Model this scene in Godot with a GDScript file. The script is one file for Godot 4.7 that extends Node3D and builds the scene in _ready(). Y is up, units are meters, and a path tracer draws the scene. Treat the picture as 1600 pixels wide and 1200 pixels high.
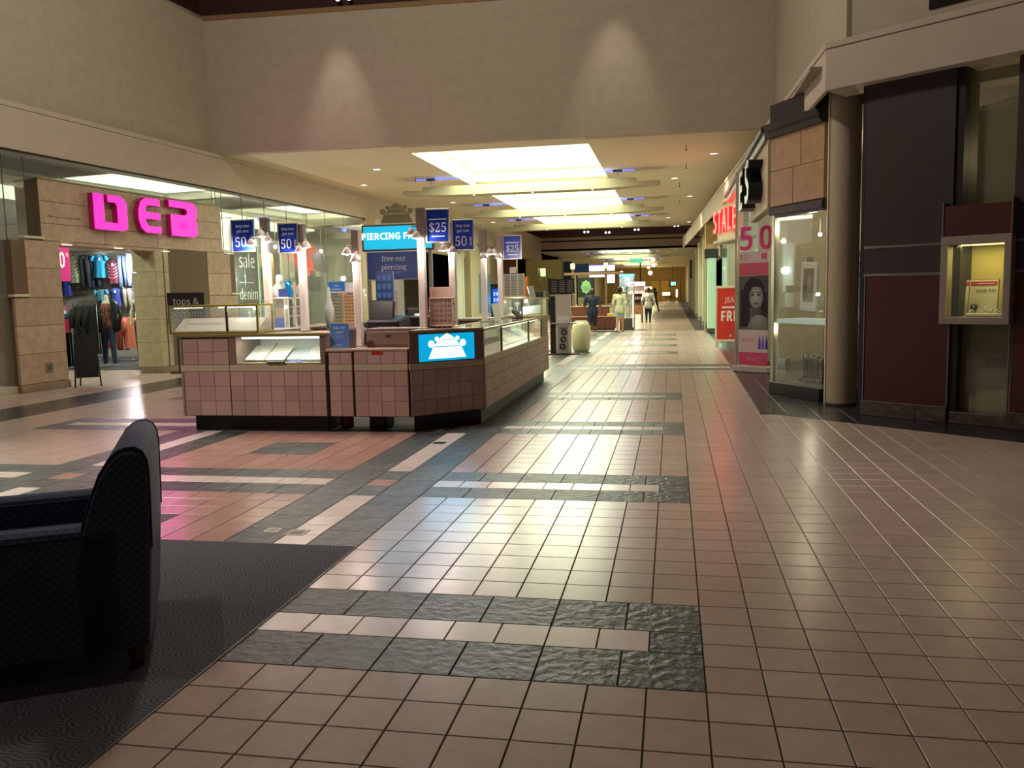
extends Node3D
# A mall concourse at closing time. Units are metres; one floor tile module is T.
const T := 0.22
var rng := RandomNumberGenerator.new()
var mats := {}
var shared := {}
var fonts := {}
var cam: Camera3D

func _ready():
	rng.seed = 7
	# ---- camera
	cam = Camera3D.new()
	cam.name = "camera"
	add_child(cam)
	cam.position = Vector3(-0.1223, 1.485, 3.083)
	cam.rotation = Vector3(-0.1057, 0.1883, -0.0216)
	cam.fov = 48.77
	cam.near = 0.05
	cam.far = 400.0
	cam.current = true
	# ---- surroundings: a closed interior, no sky
	var env := Environment.new()
	env.background_mode = Environment.BG_COLOR
	env.background_color = Color(0.01, 0.01, 0.012)
	env.tonemap_mode = Environment.TONE_MAPPER_LINEAR
	env.tonemap_exposure = 1.0
	env.sdfgi_enabled = true
	env.ssao_enabled = true
	env.ssil_enabled = true
	var we := WorldEnvironment.new()
	we.name = "surroundings"
	we.environment = env
	add_child(we)
	# ---- large lights: translucent ceiling panels of the concourse, court downlights
	for s in SKY:
		area("skylight_glow", Vector3(-4.1, 5.28, (s[0] + s[1]) / 2), Vector2(4.0, s[0] - s[1] - 0.2), Color("f6ffdc"), s[2] * 2.2)
	spot("court_downlight", Vector3(-4.75, 8.6, 0.1), Vector3(-3.0, 0, -0.6), Color("fff0e2"), 7.0, 30, 0.03)
	spot("court_downlight", Vector3(-10.2, 8.6, -0.6), Vector3(-4.0, 0, -4.0), Color("ffeee6"), 70.0, 21, 0.1)
	spot("court_downlight", Vector3(3.0, 9.4, -2.0), Vector3(3.0, 0, -2.4), Color("ffece6"), 14.0, 20, 0.08)
	spot("court_downlight", Vector3(-0.5, 9.4, -9.0), Vector3(-0.8, 0, -7.0), Color("fff0e2"), 2.0, 30, 0.08)
	spot("court_downlight", Vector3(-8.5, 9.4, -5.0), Vector3(-8.6, 0, -7.0), Color("fff0e2"), 6.0, 34, 0.08)
	spot("wall_wash", Vector3(-7.45, 9.3, -14.55), Vector3(-7.45, 4.6, -15.5), Color("fff0e0"), 9.0, 16, 0.03)
	spot("wall_wash", Vector3(-1.3, 9.3, -14.85), Vector3(-1.3, 4.6, -15.8), Color("fff0e0"), 7.0, 18, 0.03)
	omni("court_globe", Vector3(-4.6, 9.2, -6.5), Color("fff6e8"), 25.0, 0.5)
	omni("court_globe", Vector3(-4.0, 9.2, 5.0), Color("fff3e4"), 1.2, 0.5)
	build_floor()
	build_shell()
	build_ceiling()
	build_kiosk()
	build_armchair()
	build_boutique()
	build_right_side()
	build_concourse()

const SKY := [[-16.7, -23.4, 44.0], [-25.7, -32.0, 40.0], [-34.2, -40.2, 36.0], [-67.5, -74.5, 34.0], [-84.0, -92.0, 34.0], [-104.0, -112.0, 30.0]]

# ------------------------------------------------------------------ lights
func area(called, at: Vector3, size: Vector2, c: Color, e: float) -> AreaLight3D:
	var l := AreaLight3D.new()
	l.name = called
	l.area_size = size
	l.light_color = c
	l.light_energy = e
	l.shadow_enabled = true
	l.area_range = 60.0
	add_child(l, true)
	l.position = at
	l.rotation.x = -PI / 2
	return l

func spot(called, at: Vector3, to: Vector3, c: Color, e: float, angle: float, size: float, parent: Node3D = null) -> SpotLight3D:
	var l := SpotLight3D.new()
	l.name = called
	l.light_color = c
	l.light_energy = e
	l.spot_angle = angle
	l.spot_range = 60.0
	l.spot_attenuation = 2.0
	l.spot_angle_attenuation = 0.8
	l.light_size = size
	l.shadow_enabled = true
	(parent if parent else self).add_child(l, true)
	l.position = at
	var f = (to - at).normalized()
	var up := Vector3.UP if absf(f.y) < 0.99 else Vector3.BACK
	l.basis = Basis.looking_at(f, up)
	return l

func omni(called, at: Vector3, c: Color, e: float, size := 0.03, parent: Node3D = null) -> OmniLight3D:
	var l := OmniLight3D.new()
	l.name = called
	l.light_color = c
	l.light_energy = e
	l.omni_range = 60.0
	l.omni_attenuation = 2.0
	l.light_size = size
	l.shadow_enabled = true
	(parent if parent else self).add_child(l, true)
	l.position = at
	return l

# ------------------------------------------------------------------ materials
func mat(hex: String, rough := 0.6, metal := 0.0, spec := 0.5) -> StandardMaterial3D:
	var k := "%s|%s|%s|%s" % [hex, rough, metal, spec]
	if not mats.has(k):
		var m := StandardMaterial3D.new()
		m.resource_name = "paint_" + hex
		m.albedo_color = Color(hex)
		m.roughness = rough
		m.metallic = metal
		m.metallic_specular = spec
		mats[k] = m
	return mats[k]

func glow(hex: String, e: float) -> StandardMaterial3D:
	var k := "glow%s|%s" % [hex, e]
	if not mats.has(k):
		var m := StandardMaterial3D.new()
		m.resource_name = "glow_" + hex
		m.albedo_color = Color(hex).darkened(0.3)
		m.roughness = 0.5
		m.emission_enabled = true
		m.emission = Color(hex)
		m.emission_energy_multiplier = e
		mats[k] = m
	return mats[k]

func glass(hex := "dfeee4", a := 0.07) -> StandardMaterial3D:
	var k := "glass%s|%s" % [hex, a]
	if not mats.has(k):
		var m := StandardMaterial3D.new()
		m.resource_name = "glass"
		m.albedo_color = Color(Color(hex), a)
		m.transparency = BaseMaterial3D.TRANSPARENCY_ALPHA
		m.roughness = 0.02
		mats[k] = m
	return mats[k]

func noise_tex(freq: float, a: Color, b: Color, size := 256, oct := 4, sd := 1) -> NoiseTexture2D:
	var n := FastNoiseLite.new()
	n.noise_type = FastNoiseLite.TYPE_SIMPLEX
	n.seed = sd
	n.frequency = freq
	n.fractal_octaves = oct
	var g := Gradient.new()
	g.set_color(0, a)
	g.set_color(1, b)
	var t := NoiseTexture2D.new()
	t.width = size
	t.height = size
	t.seamless = true
	t.noise = n
	t.color_ramp = g
	return t

func stone(hex: String, rough: float, contrast: float, scale: float, relief := 0.0, sd := 1, key := "") -> StandardMaterial3D:
	# mottled mineral surface: noise multiplies the base colour, optional fine relief
	var k := "stone%s|%s|%s|%s|%s|%s" % [hex, rough, contrast, scale, relief, key]
	if not mats.has(k):
		var m := StandardMaterial3D.new()
		m.resource_name = "stone_" + hex
		var c := Color(hex)
		m.albedo_texture = noise_tex(0.012, c.darkened(contrast), c.lightened(contrast * 0.6), 256, 5, sd)
		m.uv1_triplanar = true
		m.uv1_world_triplanar = true
		m.uv1_scale = Vector3.ONE * scale
		m.roughness = rough
		if relief > 0.0:
			m.heightmap_enabled = true
			m.heightmap_texture = noise_tex(0.02, Color.BLACK, Color.WHITE, 256, 5, sd + 3)
			m.heightmap_scale = relief
		mats[k] = m
	return mats[k]

# ------------------------------------------------------------------ shapes
func ST(smooth := false) -> SurfaceTool:
	var s := SurfaceTool.new()
	s.begin(Mesh.PRIMITIVE_TRIANGLES)
	s.set_smooth_group(0 if smooth else -1)
	return s

func tri(s, a: Vector3, b: Vector3, c: Vector3, n: Vector3):
	if (c - a).cross(b - a).dot(n) >= 0.0:
		s.add_vertex(a); s.add_vertex(b); s.add_vertex(c)
	else:
		s.add_vertex(a); s.add_vertex(c); s.add_vertex(b)

func quad(s, a: Vector3, b: Vector3, c: Vector3, d: Vector3, n: Vector3):
	tri(s, a, b, c, n)
	tri(s, a, c, d, n)

func cbox(s, xf: Transform3D, size: Vector3, r := 0.0):
	# box with its twelve edges and eight corners cut off by r
	var h := size * 0.5
	r = minf(r, minf(h.x, minf(h.y, h.z)) * 0.9)
	var e := h - Vector3.ONE * r
	for a in 3:
		var b := (a + 1) % 3
		var c := (a + 2) % 3
		for sg in [-1.0, 1.0]:
			var p := []
			for q in [[-1, -1], [1, -1], [1, 1], [-1, 1]]:
				var v := Vector3()
				v[a] = sg * h[a]; v[b] = q[0] * e[b]; v[c] = q[1] * e[c]
				p.append(xf * v)
			var n := Vector3(); n[a] = sg
			quad(s, p[0], p[1], p[2], p[3], xf.basis * n)
		if r <= 0.0:
			continue
		for s1 in [-1.0, 1.0]:
			for s2 in [-1.0, 1.0]:
				var v1 := Vector3(); var v2 := Vector3()
				v1[b] = s1 * h[b]; v1[c] = s2 * e[c]; v2[b] = s1 * e[b]; v2[c] = s2 * h[c]
				var lo := Vector3(); lo[a] = -e[a]
				var n := Vector3(); n[b] = s1; n[c] = s2
				quad(s, xf * (v1 + lo), xf * (v1 - lo), xf * (v2 - lo), xf * (v2 + lo), xf.basis * n)
	if r > 0.0:
		for sx in [-1.0, 1.0]:
			for sy in [-1.0, 1.0]:
				for sz in [-1.0, 1.0]:
					tri(s, xf * Vector3(sx * h.x, sy * e.y, sz * e.z), xf * Vector3(sx * e.x, sy * h.y, sz * e.z), xf * Vector3(sx * e.x, sy * e.y, sz * h.z), xf.basis * Vector3(sx, sy, sz))

func at(p: Vector3) -> Transform3D:
	return Transform3D(Basis(), p)

func boxst(size: Vector3, r := 0.003) -> SurfaceTool:
	var s := ST()
	cbox(s, Transform3D(), size, r)
	return s

func tube(s, pts: Array, rad, n := 10, cap := true):
	# swept round bar; rad is a number or one radius per point
	var rings := []
	var up := Vector3.UP
	for i in pts.size():
		var d: Vector3 = (pts[mini(i + 1, pts.size() - 1)] - pts[maxi(i - 1, 0)]).normalized()
		if absf(d.dot(up)) > 0.95:
			up = Vector3.RIGHT if absf(d.x) < 0.9 else Vector3.FORWARD
		var sx := d.cross(up).normalized()
		var sy := sx.cross(d).normalized()
		up = sy
		var r: float = rad[i] if rad is Array else rad
		var ring := []
		for k in n:
			var a := TAU * k / n
			ring.append(pts[i] + (sx * cos(a) + sy * sin(a)) * r)
		rings.append(ring)
	for i in rings.size() - 1:
		for k in n:
			var k2 := (k + 1) % n
			var mid: Vector3 = (rings[i][k] + rings[i][k2]) * 0.5 - pts[i]
			quad(s, rings[i][k], rings[i][k2], rings[i + 1][k2], rings[i + 1][k], mid)
	if cap:
		for e in [0, rings.size() - 1]:
			var o: Vector3 = pts[e] - pts[1 if e == 0 else e - 1]
			for k in n:
				tri(s, pts[e], rings[e][k], rings[e][(k + 1) % n], o)

func lathe(s, xf: Transform3D, prof: Array, n := 20, sx := 1.0, sz := 1.0):
	# prof: Vector2(radius, height) from bottom to top
	for i in prof.size() - 1:
		for k in n:
			var p := []
			for q in [[i, k], [i, k + 1], [i + 1, k + 1], [i + 1, k]]:
				var a: float = TAU * q[1] / n
				p.append(xf * Vector3(prof[q[0]].x * cos(a) * sx, prof[q[0]].y, prof[q[0]].x * sin(a) * sz))
			var am := TAU * (k + 0.5) / n
			var dr: float = prof[i + 1].x - prof[i].x
			var dy: float = prof[i + 1].y - prof[i].y
			var nn := Vector3(cos(am) * dy, -dr, sin(am) * dy)
			if prof[i].x > 0.0 and prof[i + 1].x > 0.0:
				quad(s, p[0], p[1], p[2], p[3], xf.basis * nn)
			elif prof[i].x > 0.0:
				tri(s, p[0], p[1], p[2], xf.basis * nn)
			else:
				tri(s, p[0], p[2], p[3], xf.basis * nn)

func prism(s, xf: Transform3D, poly: PackedVector2Array, z0: float, z1: float):
	# outline in the local xy plane, extruded from z0 to z1
	var idx := Geometry2D.triangulate_polygon(poly)
	for i in range(0, idx.size(), 3):
		for z in [[z0, -1.0], [z1, 1.0]]:
			var v := []
			for j in 3:
				var q := poly[idx[i + j]]
				v.append(xf * Vector3(q.x, q.y, z[0]))
			tri(s, v[0], v[1], v[2], xf.basis * Vector3(0, 0, z[1]))
	var ar := 0.0
	for i in poly.size():
		ar += poly[i].cross(poly[(i + 1) % poly.size()])
	for i in poly.size():
		var a := poly[i]
		var b := poly[(i + 1) % poly.size()]
		var nn := Vector3(b.y - a.y, a.x - b.x, 0) * signf(ar)
		quad(s, xf * Vector3(a.x, a.y, z0), xf * Vector3(b.x, b.y, z0), xf * Vector3(b.x, b.y, z1), xf * Vector3(a.x, a.y, z1), xf.basis * nn)

func frame(x0: float, z0: float, x1: float, z1: float) -> Transform3D:
	# local x runs along the wall to the viewer's right, z points out of it
	var x := Vector3(x1 - x0, 0, z1 - z0).normalized()
	return Transform3D(Basis(x, Vector3.UP, x.cross(Vector3.UP)), Vector3(x0, 0, z0))

# ------------------------------------------------------------------ nodes
func obj(called: String, s: SurfaceTool, m: Material, parent: Node3D = null) -> MeshInstance3D:
	s.generate_normals()
	var o := MeshInstance3D.new()
	o.name = called
	o.mesh = s.commit()
	o.material_override = m
	(parent if parent else self).add_child(o, true)
	return o

func inst(called: String, mesh: Mesh, m: Material, parent: Node3D, xf: Transform3D) -> MeshInstance3D:
	var o := MeshInstance3D.new()
	o.name = called
	o.mesh = mesh
	o.material_override = m
	parent.add_child(o, true)
	o.transform = xf
	return o

func boxmesh(size: Vector3, r: float) -> Mesh:
	var k := "box%.4f,%.4f,%.4f,%.4f" % [size.x, size.y, size.z, r]
	if not shared.has(k):
		var s := boxst(size, r)
		s.generate_normals()
		shared[k] = s.commit()
	return shared[k]

func bx(parent: Node3D, called: String, c: Vector3, size: Vector3, m: Material, r := 0.003, rot := Vector3.ZERO) -> MeshInstance3D:
	return inst(called, boxmesh(size, r), m, parent, Transform3D(Basis.from_euler(rot), c))

func numbered(called: String) -> String:
	if not has_node(called):
		return called
	var i := 1
	while has_node("%s_%03d" % [called, i]):
		i += 1
	return "%s_%03d" % [called, i]

func tag(o: Node3D, label: String, category: String, group := "", kind := "") -> Node3D:
	if label: o.set_meta("label", label)
	if category: o.set_meta("category", category)
	if group: o.set_meta("group", group)
	if kind: o.set_meta("kind", kind)
	return o

func thing(called: String, label: String, category: String, xf := Transform3D(), group := "") -> Node3D:
	var o := Node3D.new()
	o.name = numbered(called)
	add_child(o)
	o.transform = xf
	return tag(o, label, category, group)

func struct(called: String) -> Node3D:
	var o := Node3D.new()
	o.name = numbered(called)
	add_child(o)
	o.set_meta("kind", "structure")
	return o

func stuff(o: Node3D) -> Node3D:
	o.set_meta("kind", "stuff")
	return o

func font(fname: String, weight: int) -> SystemFont:
	var k := fname + str(weight)
	if not fonts.has(k):
		var f := SystemFont.new()
		f.font_names = PackedStringArray([fname])
		f.font_weight = weight
		fonts[k] = f
	return fonts[k]

func txt(parent: Node3D, called: String, t: String, xf: Transform3D, cap: float, m: Material, fname := "Droid Serif", weight := 400, squeeze := 1.0, depth := 0.003) -> MeshInstance3D:
	# raised lettering whose capitals are cap metres high, centred on xf
	var k := "txt%s|%s|%s|%.4f|%.4f" % [t, fname, weight, cap, depth]
	if not shared.has(k):
		var tm := TextMesh.new()
		tm.text = t
		tm.font = font(fname, weight)
		tm.font_size = 48
		tm.pixel_size = cap / 34.0
		tm.depth = depth
		tm.curve_step = 4.0
		shared[k] = tm
	return inst(called, shared[k], m, parent, xf.scaled_local(Vector3(squeeze, 1, 1)))

func lamp(parent: Node3D, p: Vector3, r: float, m: Material):
	var s := ST(true)
	lathe(s, at(p), [Vector2(0, -r), Vector2(r * 0.7, -r * 0.7), Vector2(r, 0), Vector2(r * 0.7, r * 0.7), Vector2(0, r)], 10)
	return obj("bulb", s, m, parent)

# ------------------------------------------------------------------ floor
const TAN := 0
const WHITE := 1
const PINK := 2
const SLATE := 3
const DARK := 4
var tiles := []   # [polygon in tile units, kind]

func clip(poly: PackedVector2Array, n: Vector2, d: float) -> PackedVector2Array:
	# keeps the side where n.p <= d
	var out := PackedVector2Array()
	for i in poly.size():
		var a := poly[i]
		var b := poly[(i + 1) % poly.size()]
		var da := n.dot(a) - d
		var db := n.dot(b) - d
		if da <= 0.0: out.append(a)
		if da * db < 0.0: out.append(a.lerp(b, da / (da - db)))
	return out

func fill(u0: float, u1: float, v0: float, v1: float, su: float, sv: float, kind: int, cuts := []):
	var v := v0
	while v < v1 - 0.05:
		var ve := minf(v + sv, v1)
		var u := u0
		while u < u1 - 0.05:
			var ue := minf(u + su, u1)
			var p := PackedVector2Array([Vector2(u, v), Vector2(ue, v), Vector2(ue, ve), Vector2(u, ve)])
			for c in cuts:
				if p.size() > 2:
					p = clip(p, c[0], c[1])
			if p.size() > 2:
				tiles.append([p, kind])
			u = ue
		v = ve

func row(u0: float, u1: float, v: float, w0: float, w1: float):
	# a cross band four modules deep: slate, white strip w0..w1, slate
	fill(u0, u1, v, v + 1.5, 1.5, 1.5, SLATE)
	fill(u0, u1, v + 2.5, v + 4, 1.5, 1.5, SLATE)
	if w0 > u0: fill(u0, w0, v + 1.5, v + 2.5, 1, 1, SLATE)
	fill(w0, w1, v + 1.5, v + 2.5, 1, 1, WHITE)
	if w1 < u1: fill(w1, u1, v + 1.5, v + 2.5, 1, 1, SLATE)

func col(u: float, v0: float, v1: float):
	fill(u, u + 1.5, v0, v1, 1.5, 1.5, SLATE)
	fill(u + 1.5, u + 2.5, v0, v1, 1, 1, WHITE)
	fill(u + 2.5, u + 4, v0, v1, 1.5, 1.5, SLATE)

func cross(u: float, v: float):
	for a in [0.0, 2.5]:
		fill(u, u + 1.5, v + a, v + a + 1.5, 1.5, 1.5, SLATE)
		fill(u + 2.5, u + 4, v + a, v + a + 1.5, 1.5, 1.5, SLATE)
		fill(u + 1.5, u + 2.5, v + a, v + a + 1.5, 1, 1.5, SLATE)
	fill(u, u + 1.5, v + 1.5, v + 2.5, 1.5, 1, SLATE)
	fill(u + 2.5, u + 4, v + 1.5, v + 2.5, 1.5, 1, SLATE)
	fill(u + 1.5, u + 2.5, v + 1.5, v + 2.5, 1, 1, PINK)

func cell(u: float, v0: float, v: float):
	# nine by nine rosy field with a slate square in the middle
	fill(u, u + 9, v0, minf(v + 3, v + 3), 1, 1, PINK) if v0 < v + 3 else null
	fill(u, u + 3, maxf(v0, v + 3), v + 6, 1, 1, PINK)
	fill(u + 3, u + 6, maxf(v0, v + 3), v + 6, 1.5, 1.5, SLATE)
	fill(u + 6, u + 9, maxf(v0, v + 3), v + 6, 1, 1, PINK)
	fill(u, u + 9, v + 6, v + 9, 1, 1, PINK)

func in_view(p: Vector3) -> Vector3:
	# picture position and depth of a point (frame taken as 1600 x 1200)
	var q := cam.transform.affine_inverse() * p
	var f := 600.0 / tan(deg_to_rad(cam.fov / 2))
	return Vector3(800 + f * q.x / -q.z, 600 - f * q.y / -q.z, -q.z)

func tile_mesh(st: SurfaceTool, p: PackedVector2Array, c: Vector2, g: float, b: float, h: float, tint = null):
	# one tile: top with a small bevel, sides down into the joint; c is the local origin
	var n := p.size()
	var mid := Vector2()
	for q in p: mid += q / n
	var rings := []
	for lv in [[g, -h], [g, -b], [g + b, 0.0]]:
		var ring := []
		for i in n:
			var q := p[i]
			var e0 := (q - p[(i + n - 1) % n]).normalized()
			var e1 := (p[(i + 1) % n] - q).normalized()
			var dirn := (e1 - e0).normalized() if (e1 - e0).length() > 0.01 else (mid - q).normalized()
			var sn := maxf(absf(e1.cross(dirn)), 0.35)
			var v: Vector2 = q * T + dirn * (lv[0] / sn) - c
			ring.append(Vector3(v.x, lv[1], -v.y))
		rings.append(ring)
	if tint != null: st.set_color(tint)
	for i in n:
		var j := (i + 1) % n
		var o := Vector3(p[i].x + p[j].x - 2 * mid.x, 0, -(p[i].y + p[j].y - 2 * mid.y))
		for k in 2:
			quad(st, rings[k][i], rings[k][j], rings[k + 1][j], rings[k + 1][i], o + Vector3.UP * 0.001)
	for i in range(1, n - 1):
		tri(st, rings[2][0], rings[2][i], rings[2][i + 1], Vector3.UP)

func build_floor():
	var fl := struct("floor")
	var grout := mat("3a302b", 0.85)
	bx(fl, "grout_bed", Vector3(-7, -0.158, -57), Vector3(44, 0.3, 150), grout, 0)
	var v_bands := [0.0, 13.0, 26.0, 39.0, 78.3, 91.3, 104.3, 117.3]
	var all := v_bands + [-13.0, 59.3]
	all.sort()
	var diag := [Vector2(0.8727, 1.0), 33.61 + 0.8727 * 4.13]
	var edge := [Vector2(1, -0.0118), 4.13 - 0.0118 * 33.61]
	# concourse strip, near to far
	for i in all.size():
		var v: float = all[i]
		var top: float = v + (6.0 if v == 59.3 else 4.0)
		var nxt: float = all[i + 1] if i + 1 < all.size() else 132.0
		if v == 59.3:
			for w in [[-39.0, -13.0], [-13.0, 4.4]]:
				fill(w[0], w[1], v, v + 2.0, 2, 2.0, SLATE)
				fill(w[0], w[1], v + 2.0, v + 3.3, 1.3, 1.3, WHITE)
				fill(w[0], w[1], v + 3.3, v + 6.0, 2, 2.7, SLATE)
		else:
			row(-9, 0, v, -9, -1)
			if v > 20.0: row(-35, -26, v, -34, -26)
			elif v > 0.0: row(-35, -26, v, -35, -26)
		fill(-9, 0, top, nxt, 1, 1, TAN)
		if v >= 13.0: fill(-35, -26, top, nxt, 1, 1, TAN)
	# beside the band ends, out to the dark border
	fill(0, 26, -9, 33, 1, 1, TAN, [diag])
	fill(0, 6, 33, 59.3, 1, 1, TAN, [edge])
	fill(0, 5, 65.3, 132, 1, 1, TAN, [edge])
	fill(-39, -35, 13, 59.3, 1, 1, TAN)
	fill(-39, -35, 65.3, 132, 1, 1, TAN)
	# bands that run with the concourse, and the fields between them
	for u in [-13.0, -26.0]:
		col(u, 7.25, 13)
		for v in [13.0, 26.0, 39.0]:
			cross(u, v)
		col(u, 17, 26)
		col(u, 30, 39)
		col(u, 43, 59.3)
		for v in [65.3, 78.3, 91.3, 104.3, 117.3]:
			if v > 70.0: cross(u, v)
			col(u, v + (4.0 if v > 70.0 else 0.0), minf(v + 13.0, 132))
	for v in [13.0, 26.0, 39.0, 78.3, 91.3, 104.3, 117.3]:
		row(-22, -13, v, -22, -13)
	cell(-22, 7.25, 4)
	cell(-22, 17, 17)
	cell(-22, 30, 30)
	fill(-22, -13, 43, 59.3, 1, 1, PINK)
	for v in [65.3, 82.3, 95.3, 108.3, 121.3]:
		fill(-22, -13, v, minf(v + (13.0 if v == 65.3 else 9.0), 132), 1, 1, PINK)
	fill(-45, -26, 7.25, 13, 1, 1, TAN)
	# dark strips along both shop fronts
	fill(-43.5, -39, 7.25, 132, 1.5, 1.5, DARK)
	fill(-66, -43.5, 7.25, 66, 1, 1, TAN)
	fill(4, 22, 12, 33.6, 1.5, 1.5, DARK, [[-diag[0], -diag[1]]])
	fill(4, 22, 33.6, 132, 1.5, 1.5, DARK, [[-edge[0], -edge[1]]])
	# the tiles that show largest become parts of their own, the rest one mesh
	var hexes := [["b29d92", "b49f94", "af9a8f", "b6a196"], ["d8c9c3", "d4c6be", "dbcdc6", "d6c7c0"], ["ab8577", "ad887a", "a78173", "b08b7d"], ["3f4340", "454844", "3a3e3d", "484a44"], ["2b2a2d", "2e2d30", "29282b", "2c2c2f"]]
	var ms := []
	for k in 5:
		var r := []
		for h in hexes[k]:
			r.append(stone(h, 0.42, 0.22, 2.2, 0.5, 5) if k == SLATE else tile_mat(h, 0.25 if k != DARK else 0.34))
		ms.append(r)
	var rank := []
	for i in tiles.size():
		var p: PackedVector2Array = tiles[i][0]
		var mid := Vector2()
		var ar := 0.0
		for j in p.size():
			mid += p[j] / p.size()
			ar += absf(p[j].cross(p[(j + 1) % p.size()])) * 0.5
		ar = absf(area_of(p))
		var q := in_view(Vector3(mid.x * T, 0, -mid.y * T))
		var px := 0.0
		if q.z > 0.3 and q.x > -40 and q.x < 1640 and q.y < 1230:
			px = ar / pow(q.z, 3)
			if mid.x < -10.2 and mid.y > 25.7: px = 0.0
			if q.x < 240 and q.y > 760: px = 0.0
		tiles[i].append(mid)
		rank.append([px, i])
	rank.sort_custom(func(a, b): return a[0] > b[0])
	var own := {}
	var n_tile := 0
	var n_slate := 0
	for r in rank:
		var k: int = tiles[r[1]][1]
		if r[0] <= 0.0: break
		if k == SLATE and n_slate < 150:
			n_slate += 1; own[r[1]] = true
		elif (k == TAN or k == WHITE or k == PINK) and n_tile < 300:
			n_tile += 1; own[r[1]] = true
	var rest := [ST(), ST(), ST(), ST(), ST()]
	for i in tiles.size():
		var p: PackedVector2Array = tiles[i][0]
		var k: int = tiles[i][1]
		var mid: Vector2 = tiles[i][2]
		var tone := rng.randi() % 4
		if own.has(i):
			var st := ST()
			tile_mesh(st, p, mid * T, 0.0032, 0.0015, 0.008)
			st.generate_normals()
			inst("slate_tile" if k == SLATE else "tile", st.commit(), ms[k][tone], fl, at(Vector3(mid.x * T, 0, -mid.y * T)))
		else:
			var c := Color(hexes[k][tone]).srgb_to_linear()
			var gw := 0.0032 if mid.y < 60 else 0.0022
			tile_mesh(rest[k], p, Vector2(), gw, 0.0015, 0.008, c if k != SLATE else Color.WHITE)
	var mesh: ArrayMesh = null
	for k in 5:
		rest[k].generate_normals()
		if k == SLATE:
			rest[k].set_material(ms[SLATE][0])
		else:
			var m: StandardMaterial3D = tile_mat("ffffff", 0.25).duplicate()
			m.vertex_color_use_as_albedo = true
			rest[k].set_material(m)
		mesh = rest[k].commit(mesh) if mesh else rest[k].commit()
	var rf := MeshInstance3D.new()
	rf.name = "tile_field"
	rf.mesh = mesh
	fl.add_child(rf)
	stuff(rf)
	# beyond the reach of single tiles
	bx(fl, "far_paving", Vector3(-3.9, -0.02, -80.5), Vector3(9.2, 0.04, 102.8), tile_mat("9c8676", 0.3), 0)
	# brass-edged service plates let into the floor
	var pl := [[-11.27, 8.4, 0.13], [-12.1, 8.55, 0.1], [-11.1, 23.2, 0.12]]
	for i in 3:
		var b := thing("floor_outlet", ["square metal floor outlet in the white strip beside the carpet", "smaller pale floor outlet in the slate just left of the square outlet", "dark floor outlet in the white strip in front of the kiosk corner"][i], "floor outlet", at(Vector3(pl[i][0] * T, 0.0, -pl[i][1] * T)))
		bx(b, "plate", Vector3(0, 0.001, 0), Vector3(pl[i][2], 0.004, pl[i][2]), mat(["8c8274", "b5ada0", "3b352c"][i], 0.4, 0.6), 0.001)
		bx(b, "lid", Vector3(0, 0.004, 0), Vector3(pl[i][2] * 0.55, 0.003, pl[i][2] * 0.5), mat("55503f" if i != 1 else "8a8478", 0.35, 0.7), 0.001)
	# carpet of the seating area
	var cs := ST()
	cbox(cs, at(Vector3(-5.4, -0.002, 0.74)), Vector3(6.84, 0.012, 4.67), 0.002)
	var cm := StandardMaterial3D.new()
	cm.resource_name = "carpet"
	cm.albedo_texture = swirl_tex()
	cm.uv1_triplanar = true
	cm.uv1_world_triplanar = true
	cm.uv1_scale = Vector3.ONE * 0.75
	cm.roughness = 0.95
	cm.metallic_specular = 0.2
	var cp := obj("carpet", cs, cm)
	tag(cp, "charcoal carpet with a swirl pattern set into the tiles under the armchair", "carpet")
	var ed := thing("carpet_edging", "thin metal edging strip between the charcoal carpet and the tiles", "edging")
	bx(ed, "strip", Vector3(-1.979, 0.003, 0.74), Vector3(0.006, 0.006, 4.67), mat("8f8a80", 0.4, 0.7), 0.001)

func area_of(p: PackedVector2Array) -> float:
	var a := 0.0
	for i in p.size():
		a += p[i].cross(p[(i + 1) % p.size()]) * 0.5
	return a

func tile_mat(hex: String, rough: float) -> StandardMaterial3D:
	var k := "tile%s|%s" % [hex, rough]
	if not mats.has(k):
		var m := StandardMaterial3D.new()
		m.resource_name = "glazed_tile"
		m.albedo_color = Color(hex)
		m.roughness = rough
		m.metallic_specular = 0.5
		m.albedo_texture = shared_tex("mottle")
		m.uv1_triplanar = true
		m.uv1_world_triplanar = true
		m.uv1_scale = Vector3.ONE * 1.3
		mats[k] = m
	return mats[k]

func shared_tex(k: String) -> Texture2D:
	if not shared.has(k):
		match k:
			"rough": shared[k] = noise_tex(0.03, Color(0.8, 0.8, 0.8), Color(1, 1, 1), 256, 4, 21)
			"mottle": shared[k] = noise_tex(0.02, Color(0.955, 0.95, 0.945), Color(1, 1, 1), 256, 4, 22)
	return shared[k]

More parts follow.
